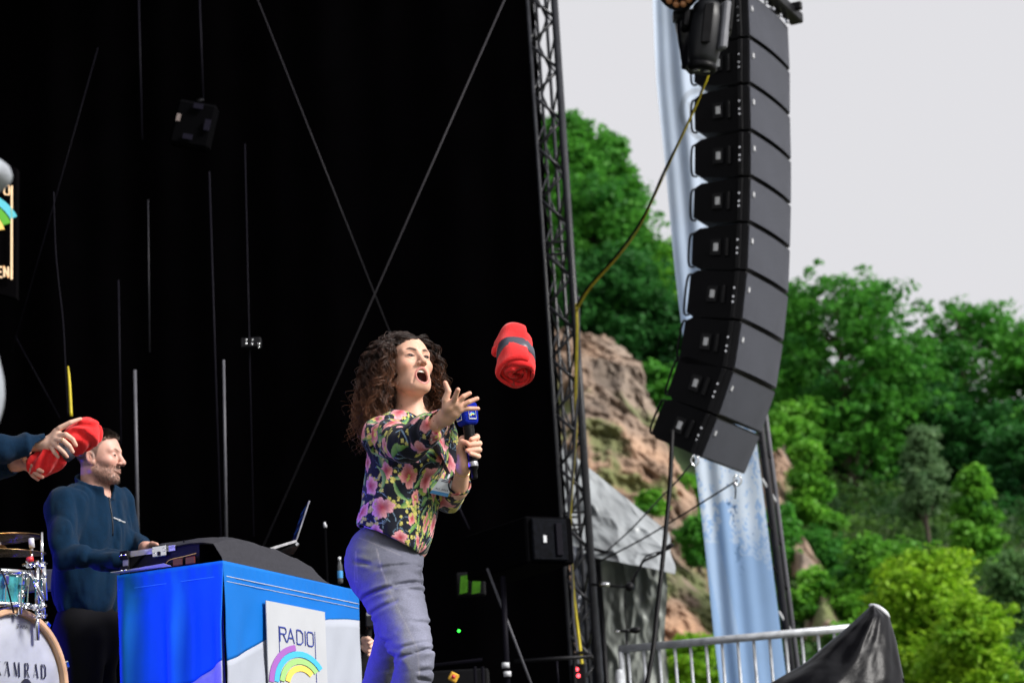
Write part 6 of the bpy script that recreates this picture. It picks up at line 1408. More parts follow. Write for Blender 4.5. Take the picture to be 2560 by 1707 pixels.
V9, F9 = nets(lambda p: smin(chain(p, [P(835, 1612, YO + .12), P(840, 1690, YO + .12), P(882, 1680, YO + .02), P(884, 1614, YO)], [.06, .1, .05, .035]), cap(p, P(884, 1614, YO), P(898, 1608, YO - .04), .03, .03), .02), *bbox([P(835, 1605, YO + .12), P(840, 1690, YO + .12), P(898, 1608, YO - .04)], .12), .012)
Vb, Fb = join([(V0, F0), (V1, F1), (V9, F9)]); obj('body', Vb, Fb, M['skin'], ot, smooth=True, col=np.concatenate([head_col(OF.loc(V0), 'closed', False, SKM, (.4, .18, .15), (.06, .04, .03), None, (.03, .02, .02)), np.tile(SKP, (len(V1) + len(V9), 1))]))
def f_oj(p): return sunion([ell(p, P(840, 1700, YO + .12), (.2, .15, .22)), chain(p, [P(875, 1650, YO + .05), P(885, 1690, YO), P(902, 1607, YO - .05)], [.075, .06, .045])], .04) + .006 * fbm(p, 10, 3, 3, True)
V_, F_ = nets(f_oj, *bbox([P(740, 1580, YO), P(905, 1580, YO), P(840, 1820, YO + .3), P(840, 1800, YO - .1)], .05), .009, 1.9); obj('jacket', V_, F_, M['darkcloth'], ot, smooth=True)
kt = thing('video_camera', P(926, 1600, YO - .1), 'small black and silver camera held in the gap between desk and woman', 'camera')
m = MB(); m.box(P(927, 1555, YO - .1), A(.022, 0, 0), A(0, .05, 0), UP * .028, bev=.006); m.build('body', M['dark_pole'], kt)
m = MB(); m.box(P(923, 1535, YO - .12), A(.014, 0, .005), A(0, .02, 0), UP * .012, bev=.003); m.build('viewfinder', M['alu'], kt)
m = MB(); m.tube([P(920, 1534, YO - .1), P(921, 1513, YO - .1)], np.array([.004, .006]), 8); m.build('antenna', M['alu'], kt)
m = MB(); m.tube([P(922, 1572, YO - .1), P(921, 1600, YO - .1)], .016, 10); m.build('grip', M['black_plastic'], kt)
# ================================================================== red blankets
M['fleece_red'] = mat('red fleece', (.74, .026, .028), .95, spec=.06, sheen=.2, noise=(50, .1), bump=.35, bscale=220)
M['strap'] = mat('grey strap', (.050, .053, .075), .42, spec=.5)
def rolled(name, label, c, ax, L, r, seed):
    """a fleece sheet rolled up: a real spiral section swept along the axis, with a strap"""
    t = thing(name, c - ax * L / 2, label, 'blanket', 'red blankets')
    e1 = nrm(np.cross(ax, A(.1, 1, .2))); e2 = np.cross(ax, e1); turns = 4.3; n = 150; hn = 15
    th = np.linspace(0, turns * 2 * np.pi, n); rr = .010 + (r - .010) * th / th[-1]; tk = (r - .010) / turns * .44
    def f(u, v):
        i = np.clip((u * (n - 1)).astype(int), 0, n - 1); a = th[i] + .5; q = rr[i] * (1 + .05 * np.sin(a * 2 + 1) + .03 * np.sin(a * 5 + seed))
        edge = np.minimum(v, 1 - v); sq = 1 - .05 * np.exp(-((v - .5) / .13) ** 2) - .5 * np.exp(-edge / .02) * .1; h = (v - .5) * L * (1 + .05 * np.sin(a * .9 + seed)) + .010 * np.sin(a * 1.7)
        q = q * sq + .004 * np.sin(a * 3 + v * 9); return c + ax * h[:, None] + (e1 * np.cos(a)[:, None] + e2 * np.sin(a)[:, None]) * q[:, None]
    V, F = grid(f, n, hn)
    i = np.arange(n).repeat(hn); a = th[i] + .5; nn = e1 * np.cos(a)[:, None] + e2 * np.sin(a)[:, None]; Vo = V + nn * tk; Vi = V - nn * tk
    N = len(V); FF = [F, F[:, ::-1] + N]
    ring = [(k, k + hn) for k in range(0, N - hn, hn)]; FF.append(np.array([[k, k + N, k + hn + N, k + hn] for k in range(0, N - hn, hn)])); FF.append(np.array([[k + hn - 1, k + 2 * hn - 1, k + 2 * hn - 1 + N, k + hn - 1 + N] for k in range(0, N - hn, hn)]))
    FF.append(np.array([[k, k + 1, k + 1 + N, k + N] for k in range(hn - 1)])); FF.append(np.array([[N - hn + k, N - hn + k + N, N - hn + k + 1 + N, N - hn + k + 1] for k in range(hn - 1)]))
    o = obj('fleece', np.concatenate([Vo, Vi]), np.concatenate(FF), M['fleece_red'], t, smooth=True)
    m = MB(); n2 = 40; V = []; aa = 2 * np.pi * np.arange(n2) / n2; tz = th[-1] - np.mod(th[-1] - (aa - .5), 2 * np.pi)
    qr = np.interp(tz, th, rr) * (1 + .05 * np.sin(aa * 2 + 1) + .03 * np.sin(aa * 5 + seed)) * .95 + .004 * np.sin(aa * 3 + 4.5) + tk; qs = qr.copy()
    for _ in range(6): qs = np.maximum(qr, (np.roll(qs, 1) + qs + np.roll(qs, -1)) / 3)
    for h in (-.028, -.023, .023, .028):
        for j in range(n2):
            a = 2 * math.pi * j / n2; q = qs[j] + (.0025 if abs(h) < .025 else -.003); V.append(c + ax * (h + .004 * math.sin(a)) + (e1 * math.cos(a) + e2 * math.sin(a)) * q)
    m.add(V, [[k * n2 + j, k * n2 + (j + 1) % n2, (k + 1) * n2 + (j + 1) % n2, (k + 1) * n2 + j] for k in range(3) for j in range(n2)]); m.build('strap', M['strap'], t, smooth=True)
    return t
ctr = P(1290, 892, 8.25); far = P(1288, 838, 8.25 + .055); axb = nrm(A(-.02, .62, .70))
rolled('rolled_blanket', 'rolled red fleece blanket with grey strap flying through the air', ctr, axb, .21, .068, 1)
m = MB(); cc = ctr + axb * .02 - A(.068, .0, -.012)
V_, F_ = nets(lambda p: ell(p, cc, (.016, .02, .022)) + .003 * vnoise(p, 90, 2), cc - .035, cc + .035, .004)
o = obj('folded_tab', V_, F_, M['fleece_red'], [x for x in bpy.data.objects if x.name == 'rolled_blanket'][0], smooth=True)
# the held one is crumpled
ha, hb = P(98, 1166, YP + .01), P(222, 1078, YP + .0); hd = nrm(hb - ha); hL = np.linalg.norm(hb - ha)
def f_hb(p):
    t = (p - ha) @ hd; rel = p - ha - t[:, None] * hd; e1 = nrm(np.cross(hd, A(0, 1, 0))); a = np.arctan2(rel @ np.cross(hd, e1), rel @ e1)
    d = cap(p, ha + hd * .01, hb - hd * .01, .056, .064); d = d + .016 * np.exp(-((t / hL - .50) / .12) ** 2)
    w_ = vnoise(p, 12, 3); d = d - .0060 * np.sin(t * 95 + 3.4 * np.sin(a * 1.5 + 1) + 3 * w_) * (t / hL > .58) - .0075 * np.sin(a * 5 + t * 40 + 3 * w_) * (t / hL < .42) + .010 * fbm(p, 11, 3, 5, True); return d
V_, F_ = nets(f_hb, *bbox([ha, hb], .095), .0038, 2.0)
ht = thing('rolled_blanket', ha, 'crumpled rolled red fleece blanket held by two hands at the left', 'blanket', 'red blankets'); obj('fleece', V_, F_, M['fleece_red'], ht, smooth=True)
m = MB(); n2 = 36; V = []; e1 = nrm(np.cross(hd, UP)); e2 = np.cross(hd, e1); c_ = ha + hd * hL * .5
for h, q in ((-.020, .046), (-.016, .053), (.016, .053), (.020, .046)):
    for j in range(n2): a = 2 * math.pi * j / n2; V.append(c_ + hd * h + (e1 * math.cos(a) + e2 * math.sin(a)) * q)
m.add(V, [[k * n2 + j, k * n2 + (j + 1) % n2, (k + 1) * n2 + (j + 1) % n2, (k + 1) * n2 + j] for k in range(3) for j in range(n2)]); m.build('strap', M['strap'], ht, smooth=True)

# ================================================================== desk with printed cloth
ZT = 2.95
K0, K1, K2 = PZ(557, 1404, ZT), PZ(893, 1478, ZT), PZ(296, 1441, ZT); dl, ds = nrm(K1 - K0), nrm(K2 - K0); LL, LS = np.linalg.norm(K1 - K0), np.linalg.norm(K2 - K0); K3 = K1 + K2 - K0
nf, nl = nrm(np.cross(dl, UP)), nrm(np.cross(UP, ds)); nf = nf if nf[0] > 0 else -nf; nl = nl if nl[1] < 0 else -nl
dk = thing('desk', A((K0 + K3)[0] / 2, (K0 + K3)[1] / 2, STAGE), 'desk hung with a blue and white printed cloth bearing the radio emblem', 'desk')
m = MB(); m.box((K0 + K3) / 2 - UP * .02, dl * (LL / 2 - .01), ds * (LS / 2 - .01), UP * .018); m.build('table_top', M['black_plastic'], dk)
for a in (.06, LL - .06):
    for b in (.06, LS - .06):
        q = K0 + dl * a + ds * b; m = MB(); m.tube([A(q[0], q[1], STAGE), q - UP * .04], .018, 8); m.build('leg', M['alu'], dk)
M['blue'] = mat('blue printed fabric', (.004, .135, .50), .65, spec=.15, noise=(3, .08), bump=.12, bscale=300)
M['whitec'] = mat('white printed fabric', (.36, .385, .45), .65, spec=.15, noise=(4, .05), bump=.12, bscale=300)
HC = ZT - STAGE - .03
def wave(u): return -float(np.interp(u, [0, .12, .3, .45, .6, .75, .9, 1], [.385, .345, .27, .225, .178, .148, .132, .127]))        # height of the white edge along the long side, below the top
def cloth_panel(o0, dr_, Ln, nrm_, fold, wv, name, flat=None):
    nu, na, nb = 120, 26, 26; us = np.linspace(0, 1, nu); V = []; F = []; mi = []
    for u in us:
        w0 = wv(u); zs = np.concatenate([np.linspace(.004, w0, na), np.linspace(w0, -HC, nb)])
        for z in zs:
            k = min(1, max(0, -z / .25)); s = u * (Ln + .007) - .007; f = fold(u, -z) * k
            pk = .0035 * math.sin(s * 110) * max(0, 1 - abs(z + .035) / .04) * (fold(u, .9) is not None)
            V.append(o0 + dr_ * s + UP * z + nrm_ * (.006 + f + pk * .5))
    n = na + nb
    for i in range(nu - 1):
        for j in range(n - 1):
            if j == na - 1: continue
            F.append([i * n + j, i * n + j + 1, (i + 1) * n + j + 1, (i + 1) * n + j]); mi.append(0 if j < na - 1 else 1)
    V = np.array(V); o = obj(name, V, F, None, dk, smooth=True, mats=[M['blue'], M['whitec']], mi=mi)
    md = o.modifiers.new('thickness', 'SOLIDIFY'); md.thickness = .003; md.offset = -1; return o
long_ = cloth_panel(K0, dl, LL, nf, lambda u, z: .010 * math.sin(u * 17 + 1) * max(0, .45 - abs(u - .22)) * 2 + .0035 * math.sin(u * 41 + z * 9) * math.sin(z * 13 + u * 5) + .012 * math.sin(u * 31) * z * (u < .45), wave, 'front_cloth')
short_ = cloth_panel(K0, ds, LS, nl, lambda u, z: .020 * math.sin(u * 15 + .6 + z * .8) + .012 * math.sin(u * 27 + 2 - z), lambda u: -(.385 + .20 * u), 'end_cloth')
# seams on the cloth
m = MB(); m.box((K0 + K1) / 2 + nf * .0085 - UP * .055, dl * (LL / 2 - .01), nf * .001, UP * .0012); m.build('hem_seam', M['label'], dk)
m = MB(); m.box((K0 + K1) / 2 + nf * .0085 - UP * .075, dl * (LL / 2 - .01), nf * .001, UP * .0008); m.build('hem_seam', M['label'], dk)
m = MB(); m.box((K0 + K2) / 2 + nl * .0095 - UP * .055, ds * (LS / 2 - .01), nl * .001, UP * .0008); m.build('hem_seam', M['ink_cyan'], dk)
# white card with the emblem
def fp(px, py, off=.022):
    d = CM[:3, :3] @ A((px - 1280) / FPX, -(py - 853.5) / FPX, -1.0); o = CM[:3, 3]; q = K0 + nf * off; return o + d * (np.dot(q - o, nf) / np.dot(d, nf))
pa, pb2_ = fp(665, 1500), fp(812, 1526); cw = np.dot(pb2_ - pa, dl); pc_ = pa - UP * .62
m = MB(); m.prism([pa, pa + dl * cw, pa + dl * cw - UP * .62, pc_], -nf * .004); m.build('emblem_card', M['white'], dk)
M['ink_blue'] = mat('ink blue', (.015, .035, .28), .5)
l0, l1 = fp(697, 1563, .024), fp(787, 1575, .024); sA = l0 + dl * 0; wR = np.dot(l1 - l0, dl)
cap0 = fp(700, 1603, .024); hR = np.dot(fp(701, 1568, .024) - cap0, UP)
m = MB()
for x0, L in ((.035, [[(0, 0), (0, 1), (.55, 1), (.68, .88), (.68, .66), (.55, .54), (0, .54)], [(.36, .54), (.70, 0)]]), (.25, [[(-.06, 0), (.32, 1), (.70, 0)], [(.08, .34), (.56, .34)]]),
              (.50, [[(0, 0), (0, 1), (.40, 1), (.66, .80), (.66, .20), (.40, 0), (0, 0)]]), (.735, [[(0, 0), (0, 1)]]), (.79, [[(.12, 0), (.55, 0), (.68, .14), (.68, .86), (.55, 1), (.12, 1), (0, .86), (0, .14), (.12, 0)]])):
    m = MB(); strokes(m, [[(x * wR * .25, y * hR) for x, y in pl] for pl in L], fp(697, 1601, .024) + dl * (x0 * wR), dl, UP, nf, .0015, .0055); m.build('emblem_letter', M['ink_blue'], dk)
for px in (697, 787):
    q = fp(px, 1563 + (px - 697) * .17, .024); m = MB(); m.box(q - UP * .26, dl * .0012, nf * .001, UP * .26); m.build('emblem_line', M['ink_blue'], dk)
emblem(dk, fp(742, 1715, .024), dl * 1.55, UP * .92, nf, .30, .002, [M['ink_purple'], M['ink_cyan'], M['ink_green'], M['ink_amber']], None)
# flight case with console on the desk
ct = thing('flight_case', K2 + dl * .1, 'black flight case with aluminium edges standing on the left of the desk', 'case')
f0, f1 = PZ(303, 1434, ZT + .005), PZ(560, 1402, ZT + .005); o0 = K2 + dl * .0 + ds * -.02; cwid = LS - .02
hC = .085
def cs(a, b, z): return K0 + ds * (a * LS) + dl * b + UP * (.006 + z)      # a across the short side (0 corner, 1 left), b along the desk
cdep = .50
m = MB(); m.prism([cs(.24, .02, 0), cs(.96, .02, 0), cs(.96, cdep, 0), cs(.24, cdep, 0)], UP * hC); m.build('shell', M['black_plastic'], ct)
m = MB(); m.prism([cs(.46, .012, hC - .016), cs(.965, .012, hC - .016), cs(.965, .012, hC + .006), cs(.46, .012, hC + .006)], dl * .02); m.build('edge_profile', M['alu'], ct)
m = MB(); m.prism([cs(.915, .011, 0), cs(.968, .011, 0), cs(.968, .011, hC), cs(.915, .011, hC)], dl * .02); m.build('edge_profile', M['alu'], ct)
m = MB(); m.prism([cs(.97, .011, hC - .016), cs(.97, cdep, hC - .016), cs(.97, cdep, hC + .006), cs(.97, .011, hC + .006)], -ds * .02); m.build('edge_profile', M['alu'], ct)
for (a, z) in ((.945, hC - .008), (.945, .016)):
    m = MB(); m.box(cs(a, .004, z), ds * .022, dl * .006, UP * .018, bev=.004); cn = m.build('corner', M['black_metal'], ct)
    for s in (-.011, .011):
        m = MB(); m.lathe(cs(a, -.003, z) + ds * s, nl, [(.005, 0), (.004, .004), (0, .005)], 8); m.build('rivet', M['chrome'], cn, smooth=True)
m = MB(); m.box(cs(.60, .003, hC - .012), ds * .034, dl * .005, UP * .022, bev=.003); lt = m.build('latch', M['chrome'], ct)
for s in (-.026, 0, .026):
    m = MB(); m.box(cs(.60, -.004, hC - .010 - .012 * (s == 0)) + ds * s, ds * .006, dl * .004, UP * .008, bev=.002); m.build('latch_bolt', M['black_metal'] if s == 0 else M['chrome'], lt)
m = MB(); m.tube([cs(.42, .05, hC), cs(.42, .05, hC + .026)], .003, 6); m.build('knob', M['black_metal'], ct)
for k in range(7):
    m = MB(); c_ = cs(.25 + .09 * k, .12, hC); m.lathe(c_, UP, [(.010, 0), (.008, .016), (0, .017)], 10); m.build('knob', M['black_plastic'], ct, smooth=True)
# black cloth over the gear
def gear(u, v):
    # u along the desk from the corner, v from the front edge over the top to the rear
    top = (1 + .10 * fbm(np.stack([u * 9, v * 2, u * 0 + 3], 1), 1, 3, 2)) * np.interp(u, [0, .08, .2, .42, .60, .72, .80, 1.0], [.080, .115, .128, .125, .105, .075, .020, .014]); zf = np.interp(v, [0, .10, .28, .45, .8, 1], [.004, .25, .86, 1, .98, .3])
    dep = np.interp(v, [0, .10, .28, .45, .8, 1], [-.002, .012, .045, .10, .36, .45]); n = fbm(np.stack([u * 6, v * 3, u * 0], 1), 1, 4, 6, True)
    return K0 + dl * (.01 + u * (LL - .015))[:, None] + ds * (dep + .008 * n)[:, None] + UP * (.006 + top * zf + .010 * n * (zf > .1) * (top > .03))[:, None]
V, F = grid(gear, 70, 40); M['gcloth'] = mat('charcoal cover cloth', (.036, .036, .044), .85, spec=.12, noise=(60, .15), bump=.2, bscale=400)
V2 = V - UP * .005; o = tagp(obj('gear_cover', np.concatenate([V, V2]), np.concatenate([F, F[:, ::-1] + len(V)]), M['gcloth'], smooth=True), 'charcoal cloth draped over equipment along the desk front', 'cloth')
m = MB(); m.prism([K2 + UP * .012 - ds * .0 + nl * .05, K2 + UP * .010 + nl * .012 - ds * .02, K2 - ds * .27 + UP * .010 + nl * .012, K2 - ds * .24 + UP * .022 + nl * .02, K2 - ds * .05 + UP * .014 + nl * .035], UP * .002)
tagp(m.build('paper_sheet', M['white']), 'white paper sheets sticking out under the flight case', 'paper')
M['redlens'] = mat('dark red lens', (.12, .012, .01), .2, spec=.6)
gl = thing('sunglasses', cs(.35, -.005, 0), 'red tinted sunglasses lying before the flight case', 'glasses')
for a in (.42, .30):
    m = MB(); m.box(cs(a, -.004, .018), ds * .024, dl * .003, UP * .015, bev=.003); m.build('lens', M['redlens'], gl)
m = MB(); m.tube(spline([cs(.55, -.004, .004), cs(.50, -.004, .030), cs(.36, -.006, .036), cs(.24, -.004, .042)], 14), .002, 6); m.build('temple', M['gold'], gl)
# laptop on its stand at the rear of the desk
lt_ = thing('laptop', P(715, 1372, 10.1), 'open silver laptop seen edge on at the back of the desk', 'laptop')
YLp = 10.0; a0, a1, a2 = P(676, 1368, YLp - .04), P(742, 1348, YLp + .0), P(774, 1251, YLp + .0); wv_ = A(-.10, -.30, .0)
sw = A(-.06, .30, 0.0)
m = MB(); m.prism([a0, a1, a1 + A(-.04, -.0, 0) * 0 - UP * .011, a0 - UP * .011], sw); m.build('base', M['alu'], lt_)
sv = nrm(a2 - a1); sn = nrm(np.cross(sv, sw)); m = MB(); m.prism([a1 + sn * .003, a2 + sn * .003, a2 - sn * .003, a1 - sn * .003], sw); m.build('lid', M['alu'], lt_)
M['screen'] = mat('dark laptop screen', (.003, .004, .008), .4, spec=.05, emit=(.004, .008, .04, .08)); sgn = -1 if np.dot(sn, A(-1, 0, 0)) < 0 else 1
m = MB(); b1 = a1 + sv * .008 + sw * .04 + sn * sgn * .0045; b2 = a2 - sv * .008 + sw * .04 + sn * sgn * .0045; m.prism([b1, b2, b2 + sw * .92, b1 + sw * .92], sn * sgn * .001); sc_ = m.build('screen', M['screen'], lt_)
M['scrline'] = mat('screen lines', (.02, .08, .25), .3, emit=(.02, .12, .4, .10))
for f in (.3, .62, .88):
    m = MB(); q = b1 + (b2 - b1) * f + sn * sgn * .002; m.prism([q, q + sv * .002, q + sv * .002 + sw * .7, q + sw * .7], sn * sgn * .0006); m.build('screen_line', M['scrline'], sc_)
m = MB(); m.prism([P(700, 1374, YLp), P(748, 1356, YLp), P(750, 1360, YLp), P(702, 1378, YLp)], sw * .9); m.build('stand_plate', M['black_metal'], lt_)
m = MB(); m.tube([P(715, 1372, YLp) + sw * .5, K0 + dl * .62 + ds * .36 + UP * .01], .012, 8); m.build('stand_post', M['black_metal'], lt_)
m = MB(); m.tube([P(746, 1357, YLp), P(740, 1362, YLp)], .006, 8); m.build('stand_foot', M['label'], lt_)
bt_ = thing('water_bottle', P(851, 1458, 11.4), 'clear bottle with blue label standing dim behind the desk', 'bottle')
M['bottle'] = mat('clear plastic', (.05, .055, .06), .15, spec=.7); c_ = P(851, 1458, 11.4)
m = MB(); m.lathe(c_, UP, [(0, 0), (.012, 0), (.013, .01), (.013, .085), (.006, .11), (.006, .115), (0, .115)], 14); m.build('body', M['bottle'], bt_, smooth=True)
m = MB(); m.lathe(c_, UP, [(.0135, .025), (.0138, .03), (.0138, .055), (.0135, .06)], 14); m.build('label', M['badgeblue'], bt_, smooth=True)
m = MB(); m.lathe(c_ + UP * .115, UP, [(.008, 0), (.008, .012), (0, .013)], 12); m.build('cap', M['label'], bt_, smooth=True)
# dim gear in the gap between laptop and woman
gm_ = thing('dim_microphone_stand', P(812, 1500, 11.8) * A(1, 1, 0) + UP * STAGE, 'dim microphone stand with pale clip behind the desk, left of the woman', 'stand')
q = P(812, 1310, 11.8); m = MB(); m.tube([A(q[0], q[1], STAGE), q - UP * .02], .008, 8); m.build('pole', M['shade_black'], gm_)
m = MB(); m.tube([P(811, 1305, 11.8), P(814, 1318, 11.8)], np.array([.006, .010]), 8); m.build('clip', M['label'], gm_, smooth=True)

# ================================================================== drum kit
YD = 9.15
rt = thing('drum_riser', P(-60, 1700, YD) * A(1, 1, 0) + UP * STAGE, 'black riser carrying the drum kit, below the picture', 'riser')
nD = nrm(A(.87, -.49, 0)); bD = P(34, 1712, YD); RB = .283
eR = nrm(np.cross(nD, UP)); eR = eR if eR[0] > 0 else -eR
zr = bD[2] - RB - .03
m = MB(); m.box(A(bD[0] - .9, bD[1] + .3, (STAGE + zr) / 2), A(1.15, 0, 0), A(0, .95, 0), UP * ((zr - STAGE) / 2)); m.build('deck', M['deck'], rt)
bdt = thing('bass_drum', A(bD[0], bD[1], zr), 'bass drum with white head and wooden hoop at the bottom left', 'drum')
M['head'] = mat('frosted drum head', (.34, .355, .41), .55, noise=(9, .16)); M['wood'] = mat('maple hoop', (.56, .34, .19), .4, noise=(14, .18), coat=.3)
M['teal'] = mat('teal pearl shell', (.03, .20, .22), .22, noise=(26, .75), coat=.6)
m = MB(); m.lathe(bD, nD, [(RB - .012, -.42), (RB - .010, -.01)], 64); m.build('shell', M['teal'], bdt, smooth=True)
m = MB(); m.lathe(bD, nD, [(0, .004), (RB * .5, .004), (RB - .02, .002), (RB - .012, -.004)], 64); m.build('head', M['head'], bdt, smooth=True)
m = MB(); m.lathe(bD, nD, [(RB + .004, -.03), (RB + .008, -.026), (RB + .008, .024), (RB + .003, .028), (RB - .010, .028), (RB - .015, .024), (RB - .015, -.01)], 72); m.build('hoop', M['wood'], bdt, smooth=False)
for k in range(10):
    a = R(18 + 36 * k); dd = eR * math.cos(a) + UP * math.sin(a); c_ = bD + dd * (RB + .012)
    m = MB(); m.box(c_ + nD * .012, dd * .010, nD * .018, np.cross(dd, nD) * .014, bev=.004); m.tube([c_ - nD * .01, c_ - nD * .12], .005, 6); m.build('claw', M['chrome'], bdt)
def bpix(px, py):
    d = CM[:3, :3] @ A((px - 1280) / FPX, -(py - 853.5) / FPX, -1.0); o = CM[:3, 3]; q = bD + nD * .0085; return o + d * (np.dot(q - o, nD) / np.dot(d, nD))
M['ink'] = mat('black ink', (.012, .012, .018), .5)
text_mesh('TAMA', bpix(57, 1570), eR, UP, nD, .022, M['ink'], bdt, 'maker_mark', .0)
m = MB(); strokes(m, [[(0, 0), (.006, .012)], [(0, .006), (.007, .006)], [(0, .011), (.007, .001)]], bpix(42, 1571), eR, UP, nD, .0006, .0012); m.build('maker_star', M['ink'], bdt)
o0_ = bpix(-11, 1686); hK = np.dot(bpix(0, 1651) - bpix(0, 1686), UP) * 1.0; wK = np.dot(bpix(124, 1686) - o0_, eR); m = MB(); th_, tn = .0062, .0016
LET = [(0.0, [(th_, [(.06, 0), (.06, 1)]), (tn, [(.10, .45), (.62, 1)]), (th_ * .8, [(.24, .58), (.66, 0)])]), (.165, [(tn, [(.02, 0), (.36, 1)]), (th_, [(.36, 1), (.62, 0)]), (tn, [(.36, 1), (.06, 1.0), (.0, .8)]), (tn, [(.14, .36), (.52, .36)])]),
       (.335, [(tn, [(.03, 0), (.08, 1)]), (th_, [(.08, 1), (.38, .05)]), (tn, [(.38, .05), (.66, 1)]), (th_, [(.66, 1), (.72, 0)])]), (.535, [(th_, [(.06, 0), (.06, 1)]), (tn, [(.06, 1), (.36, 1)]), (th_ * .9, [(.36, 1), (.46, .85), (.46, .65), (.36, .5)]), (tn, [(.36, .5), (.06, .5)]), (th_ * .8, [(.24, .5), (.56, 0)])]),
       (.695, [(tn, [(.02, 0), (.34, 1)]), (th_, [(.34, 1), (.60, 0)]), (tn, [(.10, .22), (.34, .22)])]), (.845, [(th_, [(.06, 0), (.06, 1)]), (tn, [(.06, 1), (.34, 1)]), (th_, [(.34, 1), (.56, .78), (.56, .22), (.34, 0)]), (tn, [(.34, 0), (.06, 0)])])]
for x0, L in LET: strokes(m, [(w_, [(x * hK * .82, y * hK) for x, y in pl]) for w_, pl in L], o0_ + eR * (x0 * wK), eR, UP, nD, .0006, tn)
m.build('band_name', M['ink'], bdt)
m = MB(); m.lathe(bpix(66, 1716), nD, [(0, .002), (.03, .002), (.032, .0)], 24); m.build('port_hole', M['ink'], bdt)
# rack tom
tc = P(-28, 1468, YD + .02); ta = nrm(A(.10, -.10, 1)); tt = thing('rack_tom', tc - ta * .07, 'teal pearl tom drum with chrome lugs above the bass drum', 'drum')
m = MB(); m.lathe(tc, ta, [(.138, -.062), (.138, .062)], 40); m.build('shell', M['teal'], tt, smooth=True)
for s in (-1, 1):
    m = MB(); m.lathe(tc + ta * .062 * s, ta, [(.139, -.010), (.148, -.010), (.150, 0), (.148, .010), (.139, .010)], 40); m.build('rim', M['chrome'], tt, smooth=True)
m = MB(); m.lathe(tc + ta * .066, ta, [(.138, 0), (0, .001)], 30); m.build('head', M['head'], tt, smooth=True)
te1 = nrm(np.cross(ta, A(0, 1, 0))); te2 = np.cross(ta, te1)
for k in range(12):
    a = 6.283 * k / 12 + .15; dd = te1 * math.cos(a) + te2 * math.sin(a); c_ = tc + dd * .146
    m = MB(); m.box(c_ + ta * .03, dd * .010, np.cross(ta, dd) * .009, ta * .018, bev=.003); m.build('lug', M['chrome'], tt); m = MB(); m.tube([c_ + dd * .003 + ta * .07, c_ + dd * .003 - ta * .07], .003, 6); m.build('tension_rod', M['chrome'], tt)
# cymbals
M['brass'] = mat('cymbal bronze', (.52, .33, .15), .28, metal=1.0, noise=(30, .2))
def cymbal(label, c, ax, r, ztop):
    t = thing('cymbal', c, label, 'cymbal', 'cymbals'); m = MB(); m.lathe(c, ax, [(.008, .018), (.03, .016), (.042, .004), (r * .6, -.004), (r, -.012), (r, -.0135), (r * .6, -.006), (.042, .0025), (.03, .0145), (.008, .0165)], 56); m.build('disc', M['brass'], t, smooth=True)
    m = MB(); m.lathe(c + ax * .017, ax, [(.016, 0), (.016, .012), (.005, .014), (.005, .03), (.002, .032), (0, .032)], 12); m.build('felt_nut', M['label'], t, smooth=True)
cymbal('upper bronze cymbal lit blue at the left edge', P(-30, 1341, YD + .25), nrm(A(-.03, -.05, 1)), .215, 0)
cymbal('lower bronze cymbal just above the chrome stand at the left edge', P(-8, 1373, YD + .12), nrm(A(.06, -.05, 1)), .19, 0)
st_ = thing('drum_hardware', P(85, 1520, YD + .05), 'chrome stand of tubes and clamps between tom and man', 'stand')
def rod(a, b, r, Y0, Y1, mm='chrome', nm='tube'):
    m = MB(); m.tube([P(*a, Y0), P(*b, Y1)], r, 10); m.build(nm, M[mm], st_, smooth=True)
rod((104, 1330), (106, 1420), .0065, YD + .1, YD + .1); rod((78, 1345), (80, 1368), .011, YD + .05, YD + .05, 'label', 'wing_nut'); rod((79, 1366), (77, 1420), .007, YD + .05, YD + .05)
rod((92, 1400), (93, 1530), .0095, YD + .08, YD + .08); rod((107, 1405), (112, 1500), .0125, YD + .03, YD + .03); rod((72, 1425), (108, 1498), .0085, YD, YD); rod((52, 1512), (106, 1520), .011, YD, YD + .02); rod((105, 1500), (110, 1545), .010, YD + .03, YD + .05); rod((92, 1520), (93, 1600), .0095, YD + .08, YD + .08)
rod((48, 1480), (50, 1535), .009, YD - .02, YD - .02)
for (x, y, s) in ((70, 1408, .022), (92, 1408, .018), (106, 1412, .02), (92, 1448, .018), (50, 1478, .022), (48, 1492, .024), (66, 1514, .02), (88, 1516, .02), (104, 1517, .02), (108, 1540, .016), (98, 1538, .018), (20, 1540, .018), (36, 1534, .018), (112, 1440, .012)):
    m = MB(); q_ = P(x, y, YD - .01); dv = nrm(A(math.sin(x * 3.1), -.6, math.cos(y * 1.7))); m.lathe(q_ - dv * s * .7, dv, [(0, 0), (s * .45, 0), (s * .55, s * .3), (s * .55, s * .8), (s * .3, s * .95), (s * .3, s * 1.3), (0, s * 1.35)], 10); m.tube([q_ - A(s, 0, s * .3), q_ + A(s, 0, s * .3)], s * .22, 6); m.build('clamp', M['chrome'], st_)
m = MB(); m.tube([P(74, 1392, YD - .01), P(76, 1404, YD - .01)], .014, 10); m.build('red_felt', M['red'], st_, smooth=True)
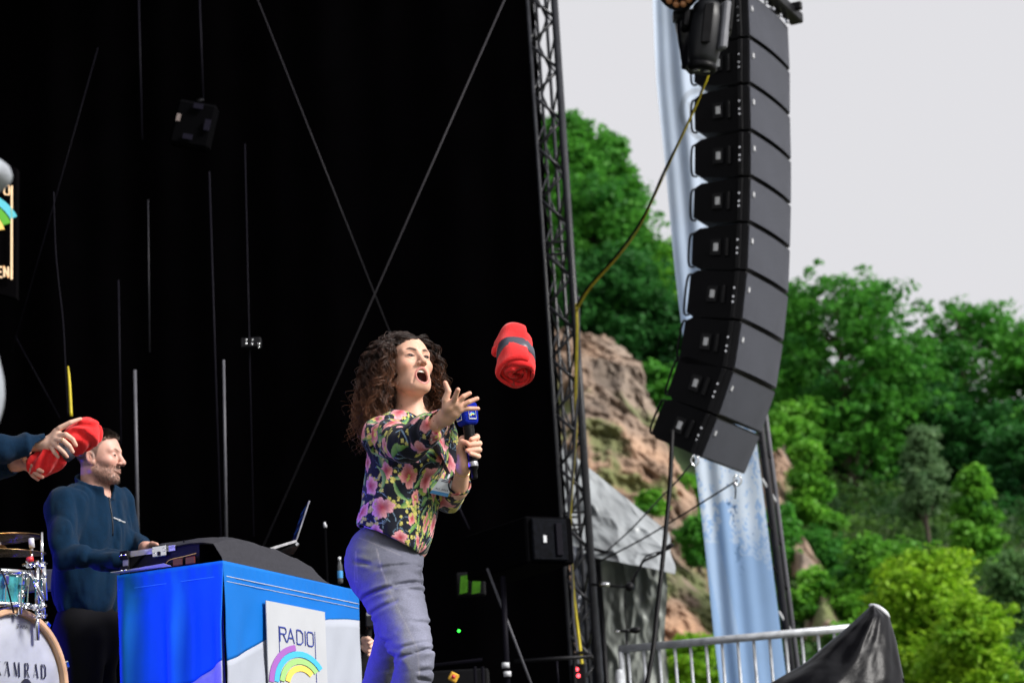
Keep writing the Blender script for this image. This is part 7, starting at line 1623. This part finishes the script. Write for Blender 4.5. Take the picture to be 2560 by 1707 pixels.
cable('drum_cable', 'thin black cable falling across the tom drum', [(0, 1420, YD - .16), (12, 1445, YD - .17), (24, 1490, YD - .16), (34, 1530, YD - .1)], .0035, M['rubber'])
m = MB(); pcx = P(90, 1452, YD + .9); m.box(pcx, A(.09, 0, 0), A(0, .02, 0), UP * .045, bev=.006); M['pale_violet'] = mat('pale plastic panel', (.35, .34, .45), .4); tagp(m.build('keyboard_end', M['pale_violet']), 'pale panel behind the chrome drum hardware', 'panel')

# ================================================================== blue stage lamp washing the stage from the left
def blue_lamp(name, label, pos, aim, energy, size):
    pos = np.asarray(pos, float); f = nrm(np.asarray(aim) - pos); t = thing(name, pos, label, 'stage light', 'blue stage lamps out of the picture')
    m = MB(); m.lathe(pos - f * .28, f, [(0, 0), (.10, 0), (.13, .08), (.14, .24), (.135, .25), (.13, .22), (0, .22)], 24); m.build('housing', M['black_plastic'], t, smooth=True)
    M['bluelens'] = M.get('bluelens') or mat('lit blue lens', (.02, .02, .3), .2, emit=(.03, .03, 1, 4)); m = MB(); m.lathe(pos - f * .05, f, [(.125, 0), (0, .004)], 24); m.build('lens', M['bluelens'], t)
    m = MB(); q = pos - f * .15; m.tube([q - UP * .16, A(q[0], q[1], STAGE)], .02, 8); m.build('stand', M['black_metal'], t)
    l = bpy.data.lights.new('blue_wash', 'SPOT'); l.energy = energy; l.color = (.035, .02, 1); l.spot_size = R(size); l.spot_blend = .5; l.shadow_soft_size = .3
    o = bpy.data.objects.new('blue_wash', l); COL.objects.link(o); o.parent = t; o.rotation_euler = Vector(-f).to_track_quat('Z', 'Y').to_euler(); o.location = (f * .02).tolist()
blue_lamp('blue_wash_light', 'blue stage wash lamp on the left, outside the picture', (-4.3, 6.6, 2.25), (-1.42, 9.3, 2.45), 340, 20)
blue_lamp('blue_wash_light', 'third blue stage lamp low at the left, outside the picture', (-4.7, 8.55, 2.5), (-.45, 8.38, 2.42), 560, 18)
blue_lamp('blue_wash_light', 'second blue stage lamp behind the drum kit, outside the picture', (-4.9, 10.9, 2.6), (-1.9, 10.0, 2.75), 230, 26)
